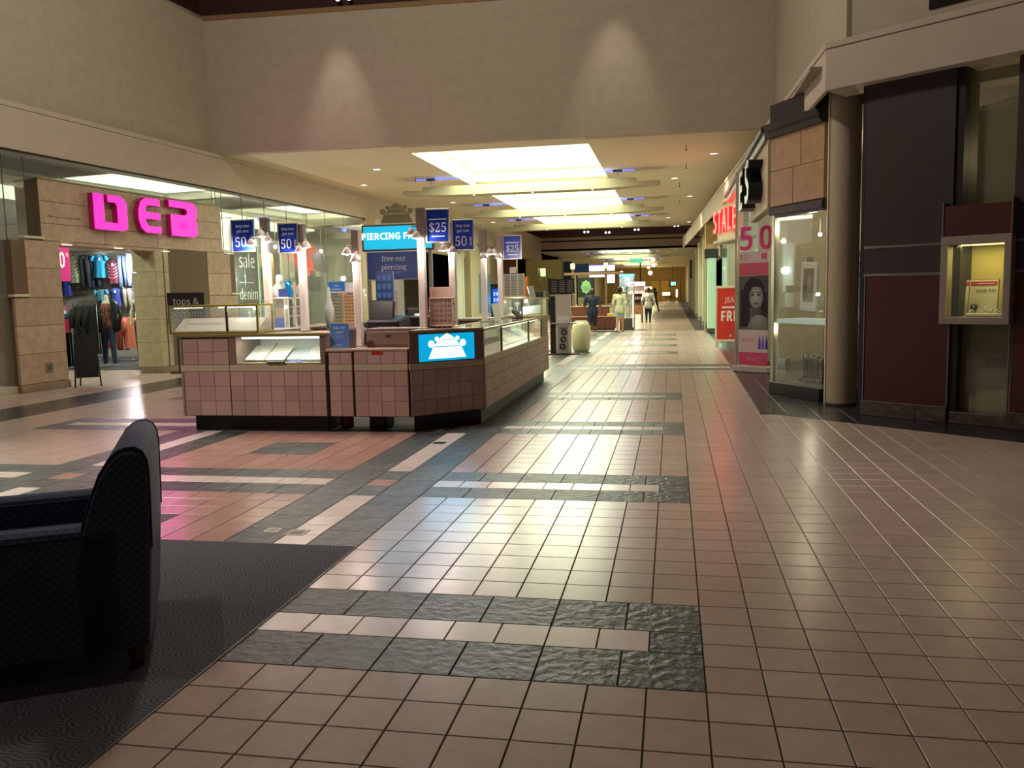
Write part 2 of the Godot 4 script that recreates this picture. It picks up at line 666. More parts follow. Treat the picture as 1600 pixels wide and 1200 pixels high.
func swirl_tex() -> ImageTexture:
	# overlapping fans of arcs in two greys, as woven into the carpet
	var n := 384
	var im := Image.create(n, n, false, Image.FORMAT_RGB8)
	var r := RandomNumberGenerator.new()
	r.seed = 11
	var g := 9
	var pts := []
	for j in g:
		for i in g:
			pts.append(Vector2((i + r.randf_range(0.1, 0.9)) / g, (j + r.randf_range(0.1, 0.9)) / g))
	for y in n:
		for x in n:
			var p := Vector2(x, y) / n
			var ci := int(p.x * g)
			var cj := int(p.y * g)
			var best := 9.0
			var bid := 0
			for dj in [-1, 0, 1]:
				for di in [-1, 0, 1]:
					var id := posmod(cj + dj, g) * g + posmod(ci + di, g)
					var q: Vector2 = pts[id] + Vector2(floorf(float(ci + di) / g), floorf(float(cj + dj) / g))
					var d := Vector2((p.x - q.x), (p.y - q.y) * 1.15).length()
					if d < best:
						best = d; bid = id
			var w := sin(best * TAU * 62.0 + bid)
			var v := 0.33 + 0.06 * w + r.randf_range(-0.035, 0.035)
			im.set_pixel(x, y, Color(v, v, v * 1.04))
	return ImageTexture.create_from_image(im)

# ------------------------------------------------------------------ walls and fascias
func lx(z: float) -> float:
	return -10.5 - 0.0794 * (z + 15.7)

func slab(parent: Node3D, called: String, f: Transform3D, s0: float, s1: float, y0: float, y1: float, z0: float, z1: float, m: Material, r := 0.004) -> MeshInstance3D:
	# box given by its extents in a wall's own frame
	return inst(called, boxmesh(Vector3(absf(s1 - s0), y1 - y0, absf(z1 - z0)), r), m, parent, f * at(Vector3((s0 + s1) / 2, (y0 + y1) / 2, (z0 + z1) / 2)))

func build_shell():
	var plaster := stone("b3a892", 0.85, 0.04, 0.8, 0.05, 9)
	var fasc := stone("c4b7a4", 0.8, 0.03, 0.7, 0.0, 10)
	var maroon := mat("4a2a28", 0.7)
	var line := mat("5f5548", 0.8)
	# left: fascia over the shop glass, plain wall above it, dark clerestory above that
	var fl := frame(lx(16), 16, lx(-15.7), -15.7)
	var len := Vector2(lx(16) - lx(-15.7), 31.7).length()
	var wl := struct("wall_left")
	slab(wl, "upper_wall", fl, 0, len, 4.87, 7.95, -0.5, -0.16, plaster)
	slab(wl, "clerestory", fl, 0, len + 2, 7.9, 10.5, -2.0, -1.7, maroon)
	slab(wl, "clerestory_sill", fl, 0, len + 1, 7.85, 7.95, -1.8, -0.16, plaster)
	slab(wl, "clerestory_window", fl, len - 4.6, len - 1.2, 8.25, 10.2, -1.71, -1.66, mat("15201c", 0.1))
	for k in 3:
		slab(wl, "window_bar", fl, len - 3.6 + k * 1.1, len - 3.54 + k * 1.1, 8.25, 10.2, -1.68, -1.62, mat("5b584e", 0.5))
	var seg := [[lx(16), 16.0, lx(-15.7), -15.7], [lx(-15.7), -15.7, -10.0, -26.0], [-10.0, -26.0, -9.8, -43.0]]
	var tl := struct("trim_1")
	for g in seg:
		var f := frame(g[0], g[1], g[2], g[3])
		var l := Vector2(g[2] - g[0], g[3] - g[1]).length()
		slab(tl, "fascia", f, 0, l, 4.08, 4.775, -0.4, 0, fasc)
		slab(tl, "fascia_cap", f, 0, l, 4.78, 4.87, -0.4, 0.012, fasc)
		slab(tl, "shadow_gap", f, 0, l, 4.055, 4.085, -0.3, -0.012, mat("1c1a18", 0.6), 0)
		slab(tl, "glazing_channel", f, 0, l, 3.985, 4.055, -0.25, -0.03, mat("7d7a70", 0.4, 0.4))
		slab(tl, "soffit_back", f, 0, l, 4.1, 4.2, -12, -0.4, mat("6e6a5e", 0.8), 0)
	# far: the wall over the mouth of the concourse
	var fw := frame(-10.8, -15.48, 2.6, -16.1)
	var wf := struct("wall_far")
	slab(wf, "upper_wall", fw, 0.0, 13.45, 4.872, 7.86, -0.4, 0, plaster)
	slab(wf, "wall_cap", fw, 0.0, 13.4, 7.86, 7.97, -0.42, 0.015, mat("8a6a48", 0.7))
	slab(wf, "clerestory_sill", fw, -1, 14, 7.6, 7.7, -2.4, -0.3, plaster)
	slab(wf, "clerestory", fw, -2, 15, 7.6, 10.5, -2.6, -2.3, maroon)
	# twin spotlights on the sill of the clerestory
	var tw := thing("twin_spotlight", "pair of small bright spotlights high on the maroon clerestory above the far wall", "spotlight", fw * at(Vector3(3.35, 8.02, -0.28)))
	bx(tw, "bracket", Vector3(0.1, 0.0, 0), Vector3(0.5, 0.08, 0.08), mat("1a1818", 0.5), 0.01)
	for k in 2:
		var s := ST(true)
		lathe(s, Transform3D(Basis.from_euler(Vector3(1.2, 0, 0)), Vector3(-0.06 + k * 0.26, 0.14, 0.06)), [Vector2(0.0, -0.1), Vector2(0.05, -0.1), Vector2(0.08, 0.08), Vector2(0.07, 0.08), Vector2(0.0, 0.02)], 14)
		var h := obj("lamp_head", s, mat("1a1818", 0.5), tw)
		lamp(h, Vector3(-0.06 + k * 0.26, 0.15, 0.12), 0.055, glow("fff6e4", 6.0))
	# right: upper wall set back behind the fascia
	var wr := struct("wall_right")
	var fr1 := frame(1.98, -43.5, 1.98, -8.35)
	slab(wr, "upper_wall", Transform3D(), 1.98, 2.3, 3.7, 10.5, -43.5, -8.3, plaster)
	var fd := frame(1.98, -8.35, 1.98 + 7.94, -8.35 + 6.07)
	slab(wr, "upper_wall_oblique", fd, 0, 16, 3.7, 10.5, -0.35, 0, plaster)
	slab(wr, "oblique_window", fd, 1.0, 3.6, 4.62, 6.2, -0.02, 0.02, mat("1d1b18", 0.2))
	slab(wr, "window_bar", fd, 1.62, 1.72, 4.62, 6.2, 0.0, 0.06, mat("77705f", 0.6))
	var tr := struct("trim_2")
	var fq := frame(1.6, -7.41, 1.6 + 7.94, -7.41 + 6.07)
	slab(tr, "fascia", fq, 0.0, 16, 3.72, 4.175, -0.5, 0, fasc)
	slab(tr, "fascia_cap", fq, 0.0, 16, 4.18, 4.25, -0.5, 0.012, fasc)
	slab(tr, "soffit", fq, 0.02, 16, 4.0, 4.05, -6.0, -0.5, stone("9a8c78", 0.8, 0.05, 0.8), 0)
	var fc := frame(1.40, -13.5, 1.6, -7.41)
	var fcl := Vector2(0.2, 6.09).length()
	# this face looks towards the concourse (-x): local z points there when drawn near to far
	var fc2 := Transform3D(Basis(Vector3(-0.2, 0, -6.09).normalized(), Vector3.UP, Vector3(-0.2, 0, -6.09).normalized().cross(Vector3.UP)), Vector3(1.6, 0, -7.41))
	slab(tr, "return_fascia", fc2, 0.0, fcl + 30, 3.72, 4.175, 0.0, 0.05, fasc)
	slab(tr, "return_cap", fc2, 0.0, fcl + 30, 4.18, 4.25, -0.012, 0.05, fasc)
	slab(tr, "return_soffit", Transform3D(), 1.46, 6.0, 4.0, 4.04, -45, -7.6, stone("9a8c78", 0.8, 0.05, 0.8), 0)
	# the rest of the court, behind the camera
	var wb := struct("wall_back")
	slab(wb, "court_wall", Transform3D(), -16, 16, 0, 10.5, 16, 16.4, plaster, 0)
	slab(wb, "side_wall", Transform3D(), 14, 14.4, 0, 10.5, -8, 16.4, plaster, 0)
	slab(wb, "side_wall", Transform3D(), -22.6, -22.2, 0, 10.5, -70, 16.4, plaster, 0)
	var cc := struct("ceiling_court")
	slab(cc, "court_ceiling", Transform3D(), -16, 16, 10.4, 10.6, -19, 16.4, mat("8c7f6c", 0.9), 0)

# ------------------------------------------------------------------ concourse ceiling
func build_ceiling():
	var m := mat("d2c8aa", 0.85)
	var ce := struct("ceiling")
	var zs := [-16.0, SKY[0][0], SKY[0][1], SKY[1][0], SKY[1][1], SKY[2][0], SKY[2][1], -43.0]
	slab(ce, "ceiling_panel", Transform3D(), -11.2, -6.2, 4.87, 5.02, -15.8, -43.0, m, 0)
	slab(ce, "ceiling_panel", Transform3D(), -2.0, 2.3, 4.87, 5.02, -16.2, -43.0, m, 0)
	for k in range(0, 8, 2):
		slab(ce, "ceiling_panel", Transform3D(), -6.2, -2.0, 4.87, 5.02, zs[k], zs[k + 1], m, 0)
	slab(ce, "ceiling_panel", Transform3D(), -11, -6.2, 4.87, 5.02, -66, -125, m, 0)
	slab(ce, "ceiling_panel", Transform3D(), -2.0, 2.3, 4.87, 5.02, -66, -125, m, 0)
	var z2 := [-66.0, SKY[3][0], SKY[3][1], SKY[4][0], SKY[4][1], SKY[5][0], SKY[5][1], -125.0]
	for k in range(0, 8, 2):
		slab(ce, "ceiling_panel", Transform3D(), -6.2, -2.0, 4.87, 5.02, z2[k], z2[k + 1], m, 0)
	slab(ce, "ceiling_void", Transform3D(), -12, 3, 5.6, 5.7, -16.7, -43.2, mat("8c8570", 0.9), 0)
	slab(ce, "ceiling_void", Transform3D(), -12, 3, 5.6, 5.7, -66, -126, mat("8c8570", 0.9), 0)
	var names := ["nearest", "second", "third", "first far", "second far", "last far"]
	for k in 6:
		var z0: float = SKY[k][0]
		var z1: float = SKY[k][1]
		var t := thing("ceiling_light", ["largest glowing ceiling panel, nearest in the concourse, just beyond the far wall", "glowing ceiling panel between the first and the second hanging fin", "glowing ceiling panel between the second and the third hanging fin", "small distant glowing ceiling panel beyond the maroon clerestory band", "very distant glowing ceiling panel behind the first far one", "last glowing ceiling panel at the far end of the concourse"][k], "ceiling light", at(Vector3(-4.1, 4.87, (z0 + z1) / 2)), "glowing ceiling panels")
		var d := z0 - z1
		var wm := mat("e8e6d2", 0.7)
		for s in [-1.0, 1.0]:
			bx(t, "coffer_side", Vector3(s * 2.115, 0.24, 0), Vector3(0.03, 0.5, d + 0.06), wm, 0)
			bx(t, "coffer_end", Vector3(0, 0.24, s * (d / 2 + 0.015)), Vector3(4.26, 0.5, 0.03), wm, 0)
		bx(t, "diffuser", Vector3(0, 0.47, 0), Vector3(4.2, 0.03, d), glow("f4ffe4", 0.95), 0)
		if k < 3:
			# lamps behind the left edge, where the panel is brightest
			for q in 3:
				bx(t, "fluorescent_tube", Vector3(-1.9 + q * 0.14, 0.44, 0), Vector3(0.04, 0.03, d * 0.96), glow("ffffee", 1.3), 0.01)

# ------------------------------------------------------------------ the jewellery kiosk
func tile_face(parent: Node3D, f: Transform3D, s0: float, s1: float, y0: float, y1: float, tw: float, th: float, tones: Array, start := 0.0):
	var cols := maxi(1, roundi((s1 - s0) / tw))
	var rows := maxi(1, roundi((y1 - y0) / th))
	var w := (s1 - s0) / cols
	var h := (y1 - y0) / rows
	var me := boxmesh(Vector3(w - 0.004, h - 0.004, 0.01), 0.0015)
	for j in rows:
		for i in cols:
			inst("facing_tile", me, tones[rng.randi() % tones.size()], parent, f * at(Vector3(s0 + (i + 0.5) * w, y0 + (j + 0.5) * h, 0.003)))

func emblem(parent: Node3D, f: Transform3D, w: float, m: Material, depth := 0.004):
	# tiered roof with round finials over a flared, three-part base
	var k := w / 462.0
	var parts := [["roof_tip", [[0, 267], [70, 228], [101, 202], [-101, 202], [-70, 228]]], ["roof_tier", [[-103, 194], [103, 194], [160, 132], [-168, 132]]],
		["base_panel", [[-172, 122], [-82, 122], [-92, 2], [-231, 2]]], ["base_panel", [[-78, 122], [78, 122], [88, 2], [-88, 2]]], ["base_panel", [[82, 122], [172, 122], [231, 2], [92, 2]]]]
	for p in parts:
		var poly := PackedVector2Array()
		for q in p[1]:
			poly.append(Vector2(q[0], q[1]) * k)
		var s := ST()
		prism(s, f, poly, 0, depth)
		obj(p[0], s, m, parent)
	for c in [[-193, 158, 38], [-126, 210, 25], [126, 210, 25], [193, 158, 38]]:
		var poly := PackedVector2Array()
		for i in 14:
			poly.append((Vector2(c[0], c[1]) + Vector2.from_angle(TAU * i / 14) * c[2]) * k)
		var s := ST()
		prism(s, f, poly, 0, depth)
		obj("finial", s, m, parent)

func fine_print(parent: Node3D, f: Transform3D, w: float, y: float, h: float, m: Material, n := 2):
	# lines of print too small to read in the photograph
	for i in n:
		var l := w * (1.0 if i % 2 == 0 else 0.72)
		bx(parent, "print_line", f * Vector3(0, y - i * h * 2.1, 0.003), Vector3(l, h, 0.002), m, 0).basis = f.basis

func sale_sign(called: String, label: String, f: Transform3D, w: float, h: float, kind: int, group: String) -> Node3D:
	var t := thing(called, label, "sign", f, group)
	var blue := mat("1f3fa8", 0.25)
	var white := mat("f2f2f6", 0.5)
	bx(t, "panel", Vector3(0, 0, -0.004), Vector3(w - 0.02, h - 0.02, 0.012), blue, 0.001)
	var fr := mat("b9b6b4", 0.35, 0.6)
	for s in [-1.0, 1.0]:
		bx(t, "frame_side", Vector3(s * (w / 2 - 0.007), 0, 0), Vector3(0.014, h, 0.026), fr, 0.002)
		bx(t, "frame_rail", Vector3(0, s * (h / 2 - 0.007), 0), Vector3(w - 0.028, 0.014, 0.026), fr, 0.002)
	if kind == 0:
		txt(t, "lettering", "buy one", at(Vector3(0.0, h * 0.3, 0.003)), h * 0.085, white)
		txt(t, "lettering", "get one", at(Vector3(0.0, h * 0.145, 0.003)), h * 0.085, white)
		txt(t, "lettering", "50", at(Vector3(-w * 0.1, -h * 0.19, 0.003)), h * 0.3, white, "Droid Serif", 400, 0.86)
		txt(t, "lettering", "%OFF", at(Vector3(w * 0.34, -h * 0.19, 0.003)) * Transform3D(Basis(Vector3.BACK, PI / 2), Vector3()), h * 0.07, white)
	else:
		fine_print(t, at(Vector3()), w * 0.74, h * 0.19, h * 0.03, white, 1)
		txt(t, "lettering", "$25", at(Vector3(0, -h * 0.05, 0.003)), h * 0.27, white, "Droid Serif", 400, 0.86)
		fine_print(t, at(Vector3()), w * 0.56, -h * 0.31, h * 0.03, white, 1)
	return t

func light_post(label: String, x: float, z: float, y0: float, yl: float, y1: float, heads: Array):
	var t := thing("light_post", label, "post", at(Vector3(x, y0, z)), "lamp posts of the kiosk")
	bx(t, "shaft", Vector3(0, (yl - y0) / 2, 0), Vector3(0.078, yl - y0, 0.078), mat("e8ddd4", 0.5), 0.006)
	bx(t, "foot_plate", Vector3(0, 0.008, 0), Vector3(0.12, 0.016, 0.12), mat("a59a92", 0.4, 0.5), 0.003)
	bx(t, "head", Vector3(0, (yl + y1) / 2 - y0, 0), Vector3(0.092, y1 - yl, 0.092), mat("8f7c70", 0.6), 0.006)
	for h in heads:
		var d := Vector3(h[0], 0, h[1]).normalized()
		var c := Vector3(h[0], yl - y0 + h[2], h[1])
		var s := ST(true)
		tube(s, [Vector3(0, c.y + 0.06, 0) + d * 0.04, c + Vector3(0, 0.07, 0), c + Vector3(0, 0.03, 0)], 0.008, 8)
		var st := obj("lamp_arm", s, mat("c9c2bc", 0.4, 0.6), t)
		var s2 := ST(true)
		lathe(s2, at(c), [Vector2(0.014, 0.05), Vector2(0.03, 0.035), Vector2(0.062, -0.03), Vector2(0.058, -0.03), Vector2(0.026, 0.03), Vector2(0.0, 0.034)], 16)
		var sh := obj("lamp_shade", s2, mat("f0e4dc", 0.4), t)
		lamp(sh, c + Vector3(0, -0.012, 0), 0.03, glow("fff4e6", 9.0))
	omni("post_lamp_light", Vector3(heads[0][0], yl - y0 + heads[0][2] - 0.05, heads[0][1]), Color("ffe9dc"), 0.55, 0.03, t)

func glass_case(called: String, label: String, f: Transform3D, w: float, h: float, d: float, m: Material, divs: Array, gr := "") -> Node3D:
	# framed glass box standing on a counter: x 0..w, y 0..h, z -d..0
	var t := thing(called, label, "display case", f, gr)
	var e := 0.022
	for y in [e / 2, h - e / 2]:
		for z in [-e / 2, -d + e / 2]:
			bx(t, "frame_rail", Vector3(w / 2, y, z), Vector3(w, e, e), m, 0.003)
		for x in [e / 2, w - e / 2]:
			bx(t, "frame_rail", Vector3(x, y, -d / 2), Vector3(e, e, d - 2 * e), m, 0.003)
	for x in [e / 2, w - e / 2]:
		for z in [-e / 2, -d + e / 2]:
			bx(t, "frame_post", Vector3(x, h / 2, z), Vector3(e, h - 2 * e, e), m, 0.003)
	for x in divs:
		bx(t, "divider_post", Vector3(x, h / 2, -e / 2), Vector3(0.026, h - 2 * e, e), mat("4b4436", 0.4, 0.5), 0.002)
	for z in [-0.008, -d + 0.008]:
		bx(t, "pane", Vector3(w / 2, h / 2, z), Vector3(w - 2 * e, h - 2 * e, 0.005), glass(), 0)
	for x in [0.008, w - 0.008]:
		bx(t, "pane", Vector3(x, h / 2, -d / 2), Vector3(0.005, h - 2 * e, d - 2 * e), glass(), 0)
	bx(t, "pane", Vector3(w / 2, h - 0.006, -d / 2), Vector3(w - 2 * e, 0.005, d - 2 * e), glass(), 0)
	bx(t, "case_floor", Vector3(w / 2, 0.01, -d / 2), Vector3(w - 2 * e, 0.016, d - 2 * e), mat("b8b2a2", 0.6), 0)
	return t

func pad(label: String, f: Transform3D, w: float, d: float, hex: String, kind: int, group: String):
	# slanted tray with rows of rings, chains or studs
	var t := thing("jewellery_tray", label, "jewellery tray", f * Transform3D(Basis(Vector3.RIGHT, 0.42), Vector3(0, d * 0.22, 0)), group)
	bx(t, "tray", Vector3(), Vector3(w, 0.018, d), mat(hex, 0.8), 0.004)
	var s := ST(true)
	var gm := mat(["c9a64b", "b9bcc2", "d8b968"][kind], 0.25, 0.9)
	var nx := int(w / 0.026)
	var nz := int(d / 0.03)
	for i in nx:
		for j in nz:
			var p := Vector3((i + 0.5 - nx / 2.0) * 0.026, 0.012, (j + 0.5 - nz / 2.0) * 0.03)
			if kind == 1:
				cbox(s, at(p), Vector3(0.004, 0.004, 0.024), 0)
			else:
				cbox(s, at(p), Vector3(0.009, 0.008, 0.007), 0.002)
	stuff(obj("jewellery", s, gm, t))

func build_kiosk():
	var tones := [mat("b4948a", 0.5), mat("ae8e84", 0.5), mat("b8988e", 0.5), mat("ab8a80", 0.5)]
	var body := mat("6d544b", 0.7)
	var cream := mat("b5a58c", 0.6)
	var trim := mat("7c6358", 0.55)
	var black := mat("0e0d0d", 0.5)
	var kf := frame(-5.62, -5.665, -2.915, -5.665)
	# front showcase counter
	var c := thing("display_counter", "tiled kiosk counter with a bright jewellery window and a gold framed glass box on top", "counter", kf, "counters of the kiosk")
	var idf := Transform3D()
	slab(c, "toe_kick", idf, 0.085, 1.71, 0.0, 0.18, -0.55, -0.095, black)
	slab(c, "carcass", idf, 0.0, 0.6, 0.18, 1.075, -0.6, -0.002, body)
	slab(c, "carcass", idf, 0.6, 1.75, 0.18, 0.757, -0.6, -0.002, body)
	tile_face(c, idf, 0.035, 0.6, 0.186, 0.685, 0.165, 0.166, tones)
	tile_face(c, idf, 0.608, 1.745, 0.186, 0.685, 0.165, 0.166, tones)
	tile_face(c, idf, 0.035, 0.6, 0.762, 1.055, 0.165, 0.15, tones)
	slab(c, "corner_trim", idf, 0.0, 0.032, 0.18, 1.07, -0.6, 0.01, mat("8b7a68", 0.5))
	slab(c, "cream_band", idf, 0.0, 0.602, 0.688, 0.758, -0.02, 0.012, cream)
	slab(c, "cream_band", idf, 0.606, 1.748, 0.688, 0.758, -0.02, 0.012, cream)
	for s in [0.602, 1.69]:
		slab(c, "window_jamb", idf, s, s + 0.085 if s < 1 else s + 0.06, 0.757, 1.075, -0.6, 0.006, trim)
	slab(c, "window_sill", idf, 0.687, 1.69, 0.757, 0.782, -0.05, 0.008, mat("a79a62", 0.4, 0.4))
	slab(c, "case_floor", idf, 0.687, 1.69, 0.757, 0.775, -0.6, -0.05, mat("f1efe8", 0.6), 0)
	slab(c, "case_back", idf, 0.687, 1.69, 0.775, 1.075, -0.6, -0.58, mat("eef0ea", 0.6), 0)
	slab(c, "window_pane", idf, 0.687, 1.69, 0.782, 1.07, -0.012, -0.006, glass(), 0)
	slab(c, "fluorescent_tube", idf, 0.72, 1.66, 1.045, 1.065, -0.1, -0.07, glow("f4fff0", 4.0), 0.008)
	slab(c, "lock_bar", idf, 1.06, 1.28, 0.778, 0.80, 0.0, 0.03, mat("77746c", 0.3, 0.8), 0.006)
	var la := area("case_light", Vector3(), Vector2(0.9, 0.04), Color("f2fff0"), 0.42)
	la.reparent(c, false); la.position = Vector3(1.19, 1.04, -0.085)
	var kt := thing("kiosk_worktop", "brown edged worktop running over the front counter of the kiosk", "worktop", kf)
	slab(kt, "slab", idf, -0.02, 1.76, 1.078, 1.108, -0.62, 0.012, mat("7f7460", 0.35))
	slab(kt, "front_edge", idf, -0.02, 1.76, 1.076, 1.11, 0.012, 0.022, mat("9c8f55", 0.35, 0.5))
	var labs := ["white slanted jewellery tray at the near left of the bright front window", "white slanted jewellery tray beside the tan divider in the front window", "small white jewellery tray behind the blue gems in the front window", "white slanted tray of rings at the right of the bright front window"]
	for i in 4:
		pad(labs[i], kf * at(Vector3(0.83 + i * 0.245, 0.80, -0.30)), 0.23, 0.34 if i != 2 else 0.25, ["f4f0ea", "f6f2ec", "dfe6e2", "f7f5f0"][i], [0, 2, 1, 0][i], "")
	for i in 2:
		var g := thing("gem_cushion", ["blue gem cushion by the lock bar of the front window", "second blue gem cushion, further from the lock bar"][i], "jewel cushion", kf * at(Vector3(1.32 + i * 0.09, 0.776, -0.06)))
		var s := ST(true)
		lathe(s, Transform3D(), [Vector2(0, 0), Vector2(0.036, 0.0), Vector2(0.04, 0.01), Vector2(0.02, 0.024), Vector2(0, 0.026)], 14)
		obj("cushion", s, mat("6f6fd8", 0.5), g)
	var bar := thing("tray_divider", "slanting tan divider between two trays in the front window", "divider", kf * at(Vector3(0.9525, 0.885, -0.3)))
	bx(bar, "bar", Vector3(), Vector3(0.012, 0.012, 0.42), mat("a8865a", 0.5), 0.002, Vector3(0.42, 0, 0))
	# lower gate section
	var g := thing("kiosk_gate", "lower tiled gate of the kiosk with a red label, open at the floor", "gate", kf)
	slab(g, "panel", idf, 1.785, 2.06, 0.18, 0.90, -0.06, -0.002, body)
	slab(g, "panel", idf, 2.078, 2.695, 0.18, 0.90, -0.45, -0.002, body)
	tile_face(g, idf, 1.79, 2.056, 0.186, 0.685, 0.14, 0.166, tones)
	tile_face(g, idf, 1.79, 2.056, 0.762, 0.895, 0.14, 0.14, tones)
	tile_face(g, idf, 2.082, 2.69, 0.186, 0.685, 0.155, 0.166, tones)
	tile_face(g, idf, 2.082, 2.69, 0.762, 0.912, 0.155, 0.15, tones)
	for q in [[1.787, 2.058], [2.08, 2.692]]:
		slab(g, "cream_band", idf, q[0], q[1], 0.688, 0.758, -0.02, 0.012, cream)
	slab(g, "hinge_post", idf, 2.058, 2.08, 0.18, 0.9, -0.05, -0.012, mat("4a2c22", 0.6))
	slab(g, "ledge", idf, 1.76, 2.08, 0.90, 0.93, -0.4, 0.02, mat("b6a394", 0.4))
	slab(g, "ledge", idf, 2.082, 2.695, 0.90, 0.925, -0.5, 0.014, mat("9a7f74", 0.4))
	slab(g, "red_label", idf, 2.285, 2.42, 0.862, 0.912, 0.008, 0.011, mat("b0241f", 0.5), 0)
	slab(g, "foot", idf, 2.15, 2.35, 0.0, 0.18, -0.5, -0.2, black, 0.02)
	# flyer in a holder on the ledge
	var fy := thing("flyer", "blue join our team flyer in a clear holder on the gate ledge", "flyer", kf * Transform3D(Basis(Vector3.RIGHT, -0.12), Vector3(1.895, 0.932, -0.05)))
	bx(fy, "sheet", Vector3(0, 0.135, 0), Vector3(0.215, 0.27, 0.004), mat("2f74d6", 0.3), 0)
	txt(fy, "lettering", "join our", at(Vector3(0, 0.225, 0.003)), 0.026, mat("f4f6fb", 0.5))
	txt(fy, "lettering", "team!", at(Vector3(0, 0.178, 0.003)), 0.026, mat("f4f6fb", 0.5))
	fine_print(fy, at(Vector3()), 0.11, 0.14, 0.005, mat("a9c4ee", 0.5), 3)
	txt(fy, "lettering", "Pagoda", at(Vector3(0, 0.04, 0.003)), 0.014, mat("f4f6fb", 0.5))
	bx(fy, "holder", Vector3(0, 0.125, 0.008), Vector3(0.23, 0.25, 0.003), glass(), 0)
	bx(fy, "back_stand", Vector3(0.06, 0.12, -0.07), Vector3(0.22, 0.24, 0.02), mat("a9968a", 0.6), 0.004)
	bx(fy, "foot", Vector3(0, 0.004, -0.03), Vector3(0.22, 0.006, 0.1), mat("b6a394", 0.4), 0.001)
	var db := thing("cash_box", "brown wooden cash box with a small dark label behind the gate", "cash drawer", at(Vector3(-3.22, 0.926, -6.12)))
	bx(db, "box", Vector3(0, 0.105, 0), Vector3(0.54, 0.21, 0.36), mat("7a6054", 0.55), 0.006)
	bx(db, "drawer_front", Vector3(0, 0.1, 0.182), Vector3(0.49, 0.15, 0.012), mat("846a5d", 0.55), 0.004)
	bx(db, "label", Vector3(-0.01, 0.125, 0.19), Vector3(0.06, 0.03, 0.003), mat("3a2c26", 0.5), 0)
	# red bag and mat seen under the gate
	var fm := thing("floor_mat", "grey floor mat inside the kiosk, seen under the gate", "mat", at(Vector3(-3.9, 0.0, -8.5)))
	bx(fm, "mat", Vector3(0, 0.004, 0.05), Vector3(2.6, 0.012, 5.3), mat("56544f", 0.95), 0.003)
	var ext := thing("red_canister", "dark red canister standing on the floor under the gate", "canister", at(Vector3(-3.78, 0.01, -6.0)))
	var es := ST(true)
	lathe(es, Transform3D(), [Vector2(0, 0), Vector2(0.07, 0), Vector2(0.075, 0.01), Vector2(0.075, 0.15), Vector2(0.05, 0.19), Vector2(0.02, 0.2), Vector2(0, 0.2)], 18)
	obj("tank", es, mat("6d1520", 0.35), ext)
	bx(ext, "white_tag", Vector3(-0.02, 0.14, 0.075), Vector3(0.02, 0.02, 0.004), mat("e8e4e0", 0.6), 0)
	# oblique corner cabinet with the light box
	var kd := frame(-2.915, -5.665, -2.242, -6.338)
	var cc := thing("corner_cabinet", "oblique tiled corner cabinet of the kiosk with a cyan light box", "counter", kd, "counters of the kiosk")
	slab(cc, "toe_kick", idf, 0.1, 0.88, 0.0, 0.18, -0.12, -0.075, black)
	var plan := PackedVector2Array([Vector2(-2.91, -5.67), Vector2(-2.247, -6.333), Vector2(-2.78, -6.333), Vector2(-2.91, -6.2)])
	var flat := kd.affine_inverse() * Transform3D(Basis(Vector3.RIGHT, Vector3.BACK, Vector3.UP), Vector3())
	var cs := ST()
	prism(cs, flat, plan, 0.18, 1.09)
	obj("carcass", cs, mat("5a443b", 0.7), cc)
	var cw := ST()
	prism(cw, flat, PackedVector2Array([Vector2(-2.91, -5.65), Vector2(-2.232, -6.333), Vector2(-2.79, -6.333), Vector2(-2.91, -6.21)]), 1.091, 1.118)
	obj("worktop", cw, mat("b39a8c", 0.4), cc)
	tile_face(cc, idf, 0.01, 0.94, 0.186, 0.685, 0.155, 0.166, tones)
	slab(cc, "cream_band", idf, 0.0, 0.95, 0.688, 0.758, -0.02, 0.01, cream)
	slab(cc, "sign_surround", idf, 0.01, 0.12, 0.762, 1.085, -0.02, 0.006, trim)
	slab(cc, "sign_surround", idf, 0.832, 0.94, 0.762, 1.085, -0.02, 0.006, trim)
	slab(cc, "sign_surround", idf, 0.12, 0.832, 1.072, 1.085, -0.02, 0.006, trim)
	slab(cc, "corner_bead", idf, 0.944, 0.956, 0.18, 1.1, -0.02, 0.012, mat("b9a898", 0.4, 0.3))
	var lb := slab(cc, "light_box_panel", idf, 0.125, 0.828, 0.772, 1.068, -0.03, 0.008, glow("00a8de", 0.95), 0.002)
	emblem(cc, at(Vector3(0.476, 0.795, 0.008)), 0.48, glow("f4ffff", 1.3))
	var la2 := area("light_box_glow", Vector3(), Vector2(0.7, 0.29), Color("59d0ff"), 0.35)
	la2.reparent(cc, false); la2.transform = Transform3D(Basis(Vector3.UP, PI), Vector3(0.476, 0.92, 0.02))
	# long side showcase
	var kr := frame(-2.235, -6.34, -2.235, -11.43)
	var sc := thing("side_showcase", "long glass fronted tiled showcase along the concourse side of the kiosk", "counter", kr, "counters of the kiosk")
	slab(sc, "toe_kick", idf, 0.08, 5.0, 0.0, 0.18, -0.5, -0.07, mat("5c6257", 0.5))
	slab(sc, "carcass", idf, 0.0, 5.09, 0.18, 0.757, -0.56, -0.003, body)
	tile_face(sc, idf, 0.01, 5.08, 0.186, 0.685, 0.165, 0.166, [mat("b09788", 0.5), mat("aa9081", 0.5), mat("b59c8d", 0.5)])
	slab(sc, "cream_band", idf, 0.0, 5.09, 0.688, 0.775, -0.02, 0.01, mat("b8aa86", 0.55))
	slab(sc, "end_cabinet", idf, 4.4, 5.09, 0.775, 1.085, -0.56, -0.003, mat("a78767", 0.55))
	slab(sc, "case_floor", idf, 0.0, 4.4, 0.76, 0.778, -0.56, -0.03, mat("efeee6", 0.6), 0)
	slab(sc, "case_back", idf, 0.0, 4.4, 0.778, 1.08, -0.56, -0.54, mat("c9cabc", 0.6), 0)
